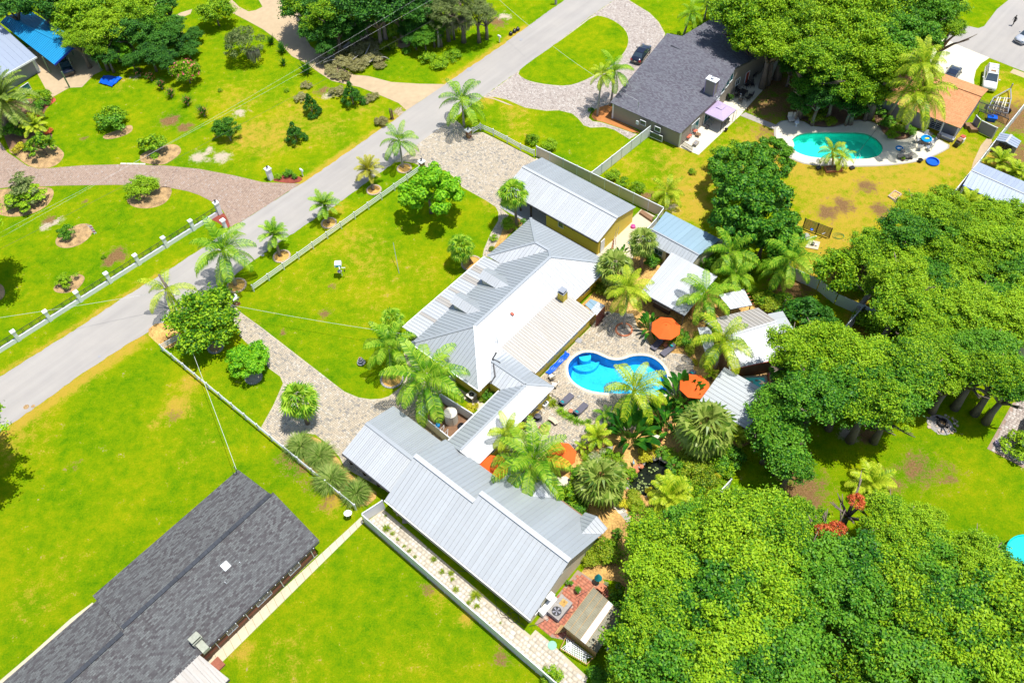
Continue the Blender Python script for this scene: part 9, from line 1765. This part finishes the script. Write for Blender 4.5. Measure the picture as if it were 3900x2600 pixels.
o = thing('storage_bin','bright blue plastic bin behind the grey white wall','bin',xs(572,610),R(-20)); MB().hexa([(-.5,-.35,0),(.5,-.35,0),(.5,.35,0),(-.5,.35,0)],[(-.6,-.42,.6),(.6,-.42,.6),(.6,.42,.6),(-.6,.42,.6)]).build('tub','blue_plastic',o,world=False); MB().box(-.64,.64,-.46,.46,.6,.68).build('lid','blue_plastic',o,world=False)
# things glimpsed beneath the lower right canopy and at its rim
mat('aqua',(0.0,0.52,0.50),.3,.1)
o = thing('swimming_pool','turquoise raised pool at the right edge of the lower lawn','pool',W(('D3',1300,300))); MB().lathe([(2.3,0),(2.3,.9),(2.2,.92),(2.15,.8)],30,(0,0,0)).build('wall','aqua',o,world=False)
cloth('tarp','turquoise tarp showing in the canopy gaps lower right','tarp',[('D3',540,200),('D3',740,230),('D3',760,330),('D3',550,320)],'aqua',.3,.3); cloth('tarp','royal blue tarp beside the turquoise tarp under the canopy','tarp',[('D3',550,150),('D3',640,170),('D3',640,220),('D3',560,200)],'blue_plastic',.9,.3)
o = thing('canvas_tent','white tent roof glimpsed through the lower right oaks','tent',W(('D3',520,150))); tt = [W(('D3',*p_),2.2) for p_ in ((480,190),(540,90),(580,110),(530,210))]; tm = sum(tt,Vector())/4+ZV(.7)
for i in range(4): MB().add([tt[i],tt[(i+1) % 4],tm],[(0,1,2)]).build('roof_panel','white_paint',o); MB().bar((tt[i].x,tt[i].y,0),tt[i],.06).build('pole','galv',o)
for x,y,lb in ((300,165,'left red leaved shrub among the lower right oaks'),(195,300,'lower red leaved shrub among the lower right oaks'),(460,15,'red leaved shrub at the rim of the lower canopy'),(370,150,'small red leaved shrub beside the white tent')): tree('bush_red',('D3',x,y),6.6,.9,.8,lb,'bush','bush')
tag(MB().prism([W(('A3',*p_)) for p_ in ((1300,370),(1390,400),(1340,470),(1290,440))],0,.5).build('raised_bed','dark_wood'),'dark raised bed at the edge of the great canopy','planter')
# ---- person
hp = W((3856,98)); per = thing('person','person in dark clothes walking on the shaded street at upper right','person',hp,R(205))
vs = {'pelvis': (0,0,.93,.14),'waist': (0,.01,1.08,.125),'chest': (.03,0,1.30,.155),'neck': (.06,0,1.50,.055),'chin': (.09,0,1.57,.075),'head': (.10,0,1.68,.10),'crown': (.09,0,1.77,.06),
      'shl': (.03,.19,1.42,.065),'ell': (-.06,.25,1.14,.045),'wrl': (.06,.24,.92,.032),'hal': (.10,.24,.86,.038),'shr': (.03,-.19,1.42,.065),'elr': (.04,-.26,1.15,.045),'wrr': (.2,-.22,.98,.032),'har': (.25,-.21,.94,.038),
      'hil': (0,.09,.88,.105),'knl': (.17,.10,.50,.068),'anl': (.24,.10,.09,.042),'tol': (.40,.10,.04,.035),'hir': (0,-.09,.88,.105),'knr': (-.08,-.10,.49,.068),'anr': (-.32,-.10,.13,.042),'tor': (-.20,-.10,.04,.035)}
ks = list(vs); ed_ = [('pelvis','waist'),('waist','chest'),('chest','neck'),('neck','chin'),('chin','head'),('head','crown'),('chest','shl'),('shl','ell'),('ell','wrl'),('wrl','hal'),('chest','shr'),('shr','elr'),('elr','wrr'),('wrr','har'),('pelvis','hil'),('hil','knl'),('knl','anl'),('anl','tol'),('pelvis','hir'),('hir','knr'),('knr','anr'),('anr','tor')]
me = bpy.data.meshes.new('body'); me.from_pydata([vs[k][:3] for k in ks],[(ks.index(a),ks.index(b)) for a,b in ed_],[]); bo = link('body',me,per,'black_plastic')
md = bo.modifiers.new('skin','SKIN'); 
for i,k in enumerate(ks): me.skin_vertices[0].data[i].radius = (vs[k][3],vs[k][3])
me.skin_vertices[0].data[0].use_root = True
bo.modifiers.new('sub','SUBSURF').render_levels = 1
MB().ball((.10,0,1.69),.098,10,7,(1,.85,1.2)).build('face','skin',per,world=False); MB().ball((.08,0,1.72),.108,10,7,(1,.9,1.15)).build('hair','black_plastic',per,world=False)
for sy,hx_ in ((.24,.12),(-.21,.27)):
    for k in range(4): MB().tube([(hx_,sy-.03+k*.02,.86 if sy > 0 else .94),(hx_+.03,sy-.03+k*.02,.80 if sy > 0 else .89),(hx_+.02,sy-.03+k*.02,.77 if sy > 0 else .86)],.009,5).build('finger','skin',per,world=False)
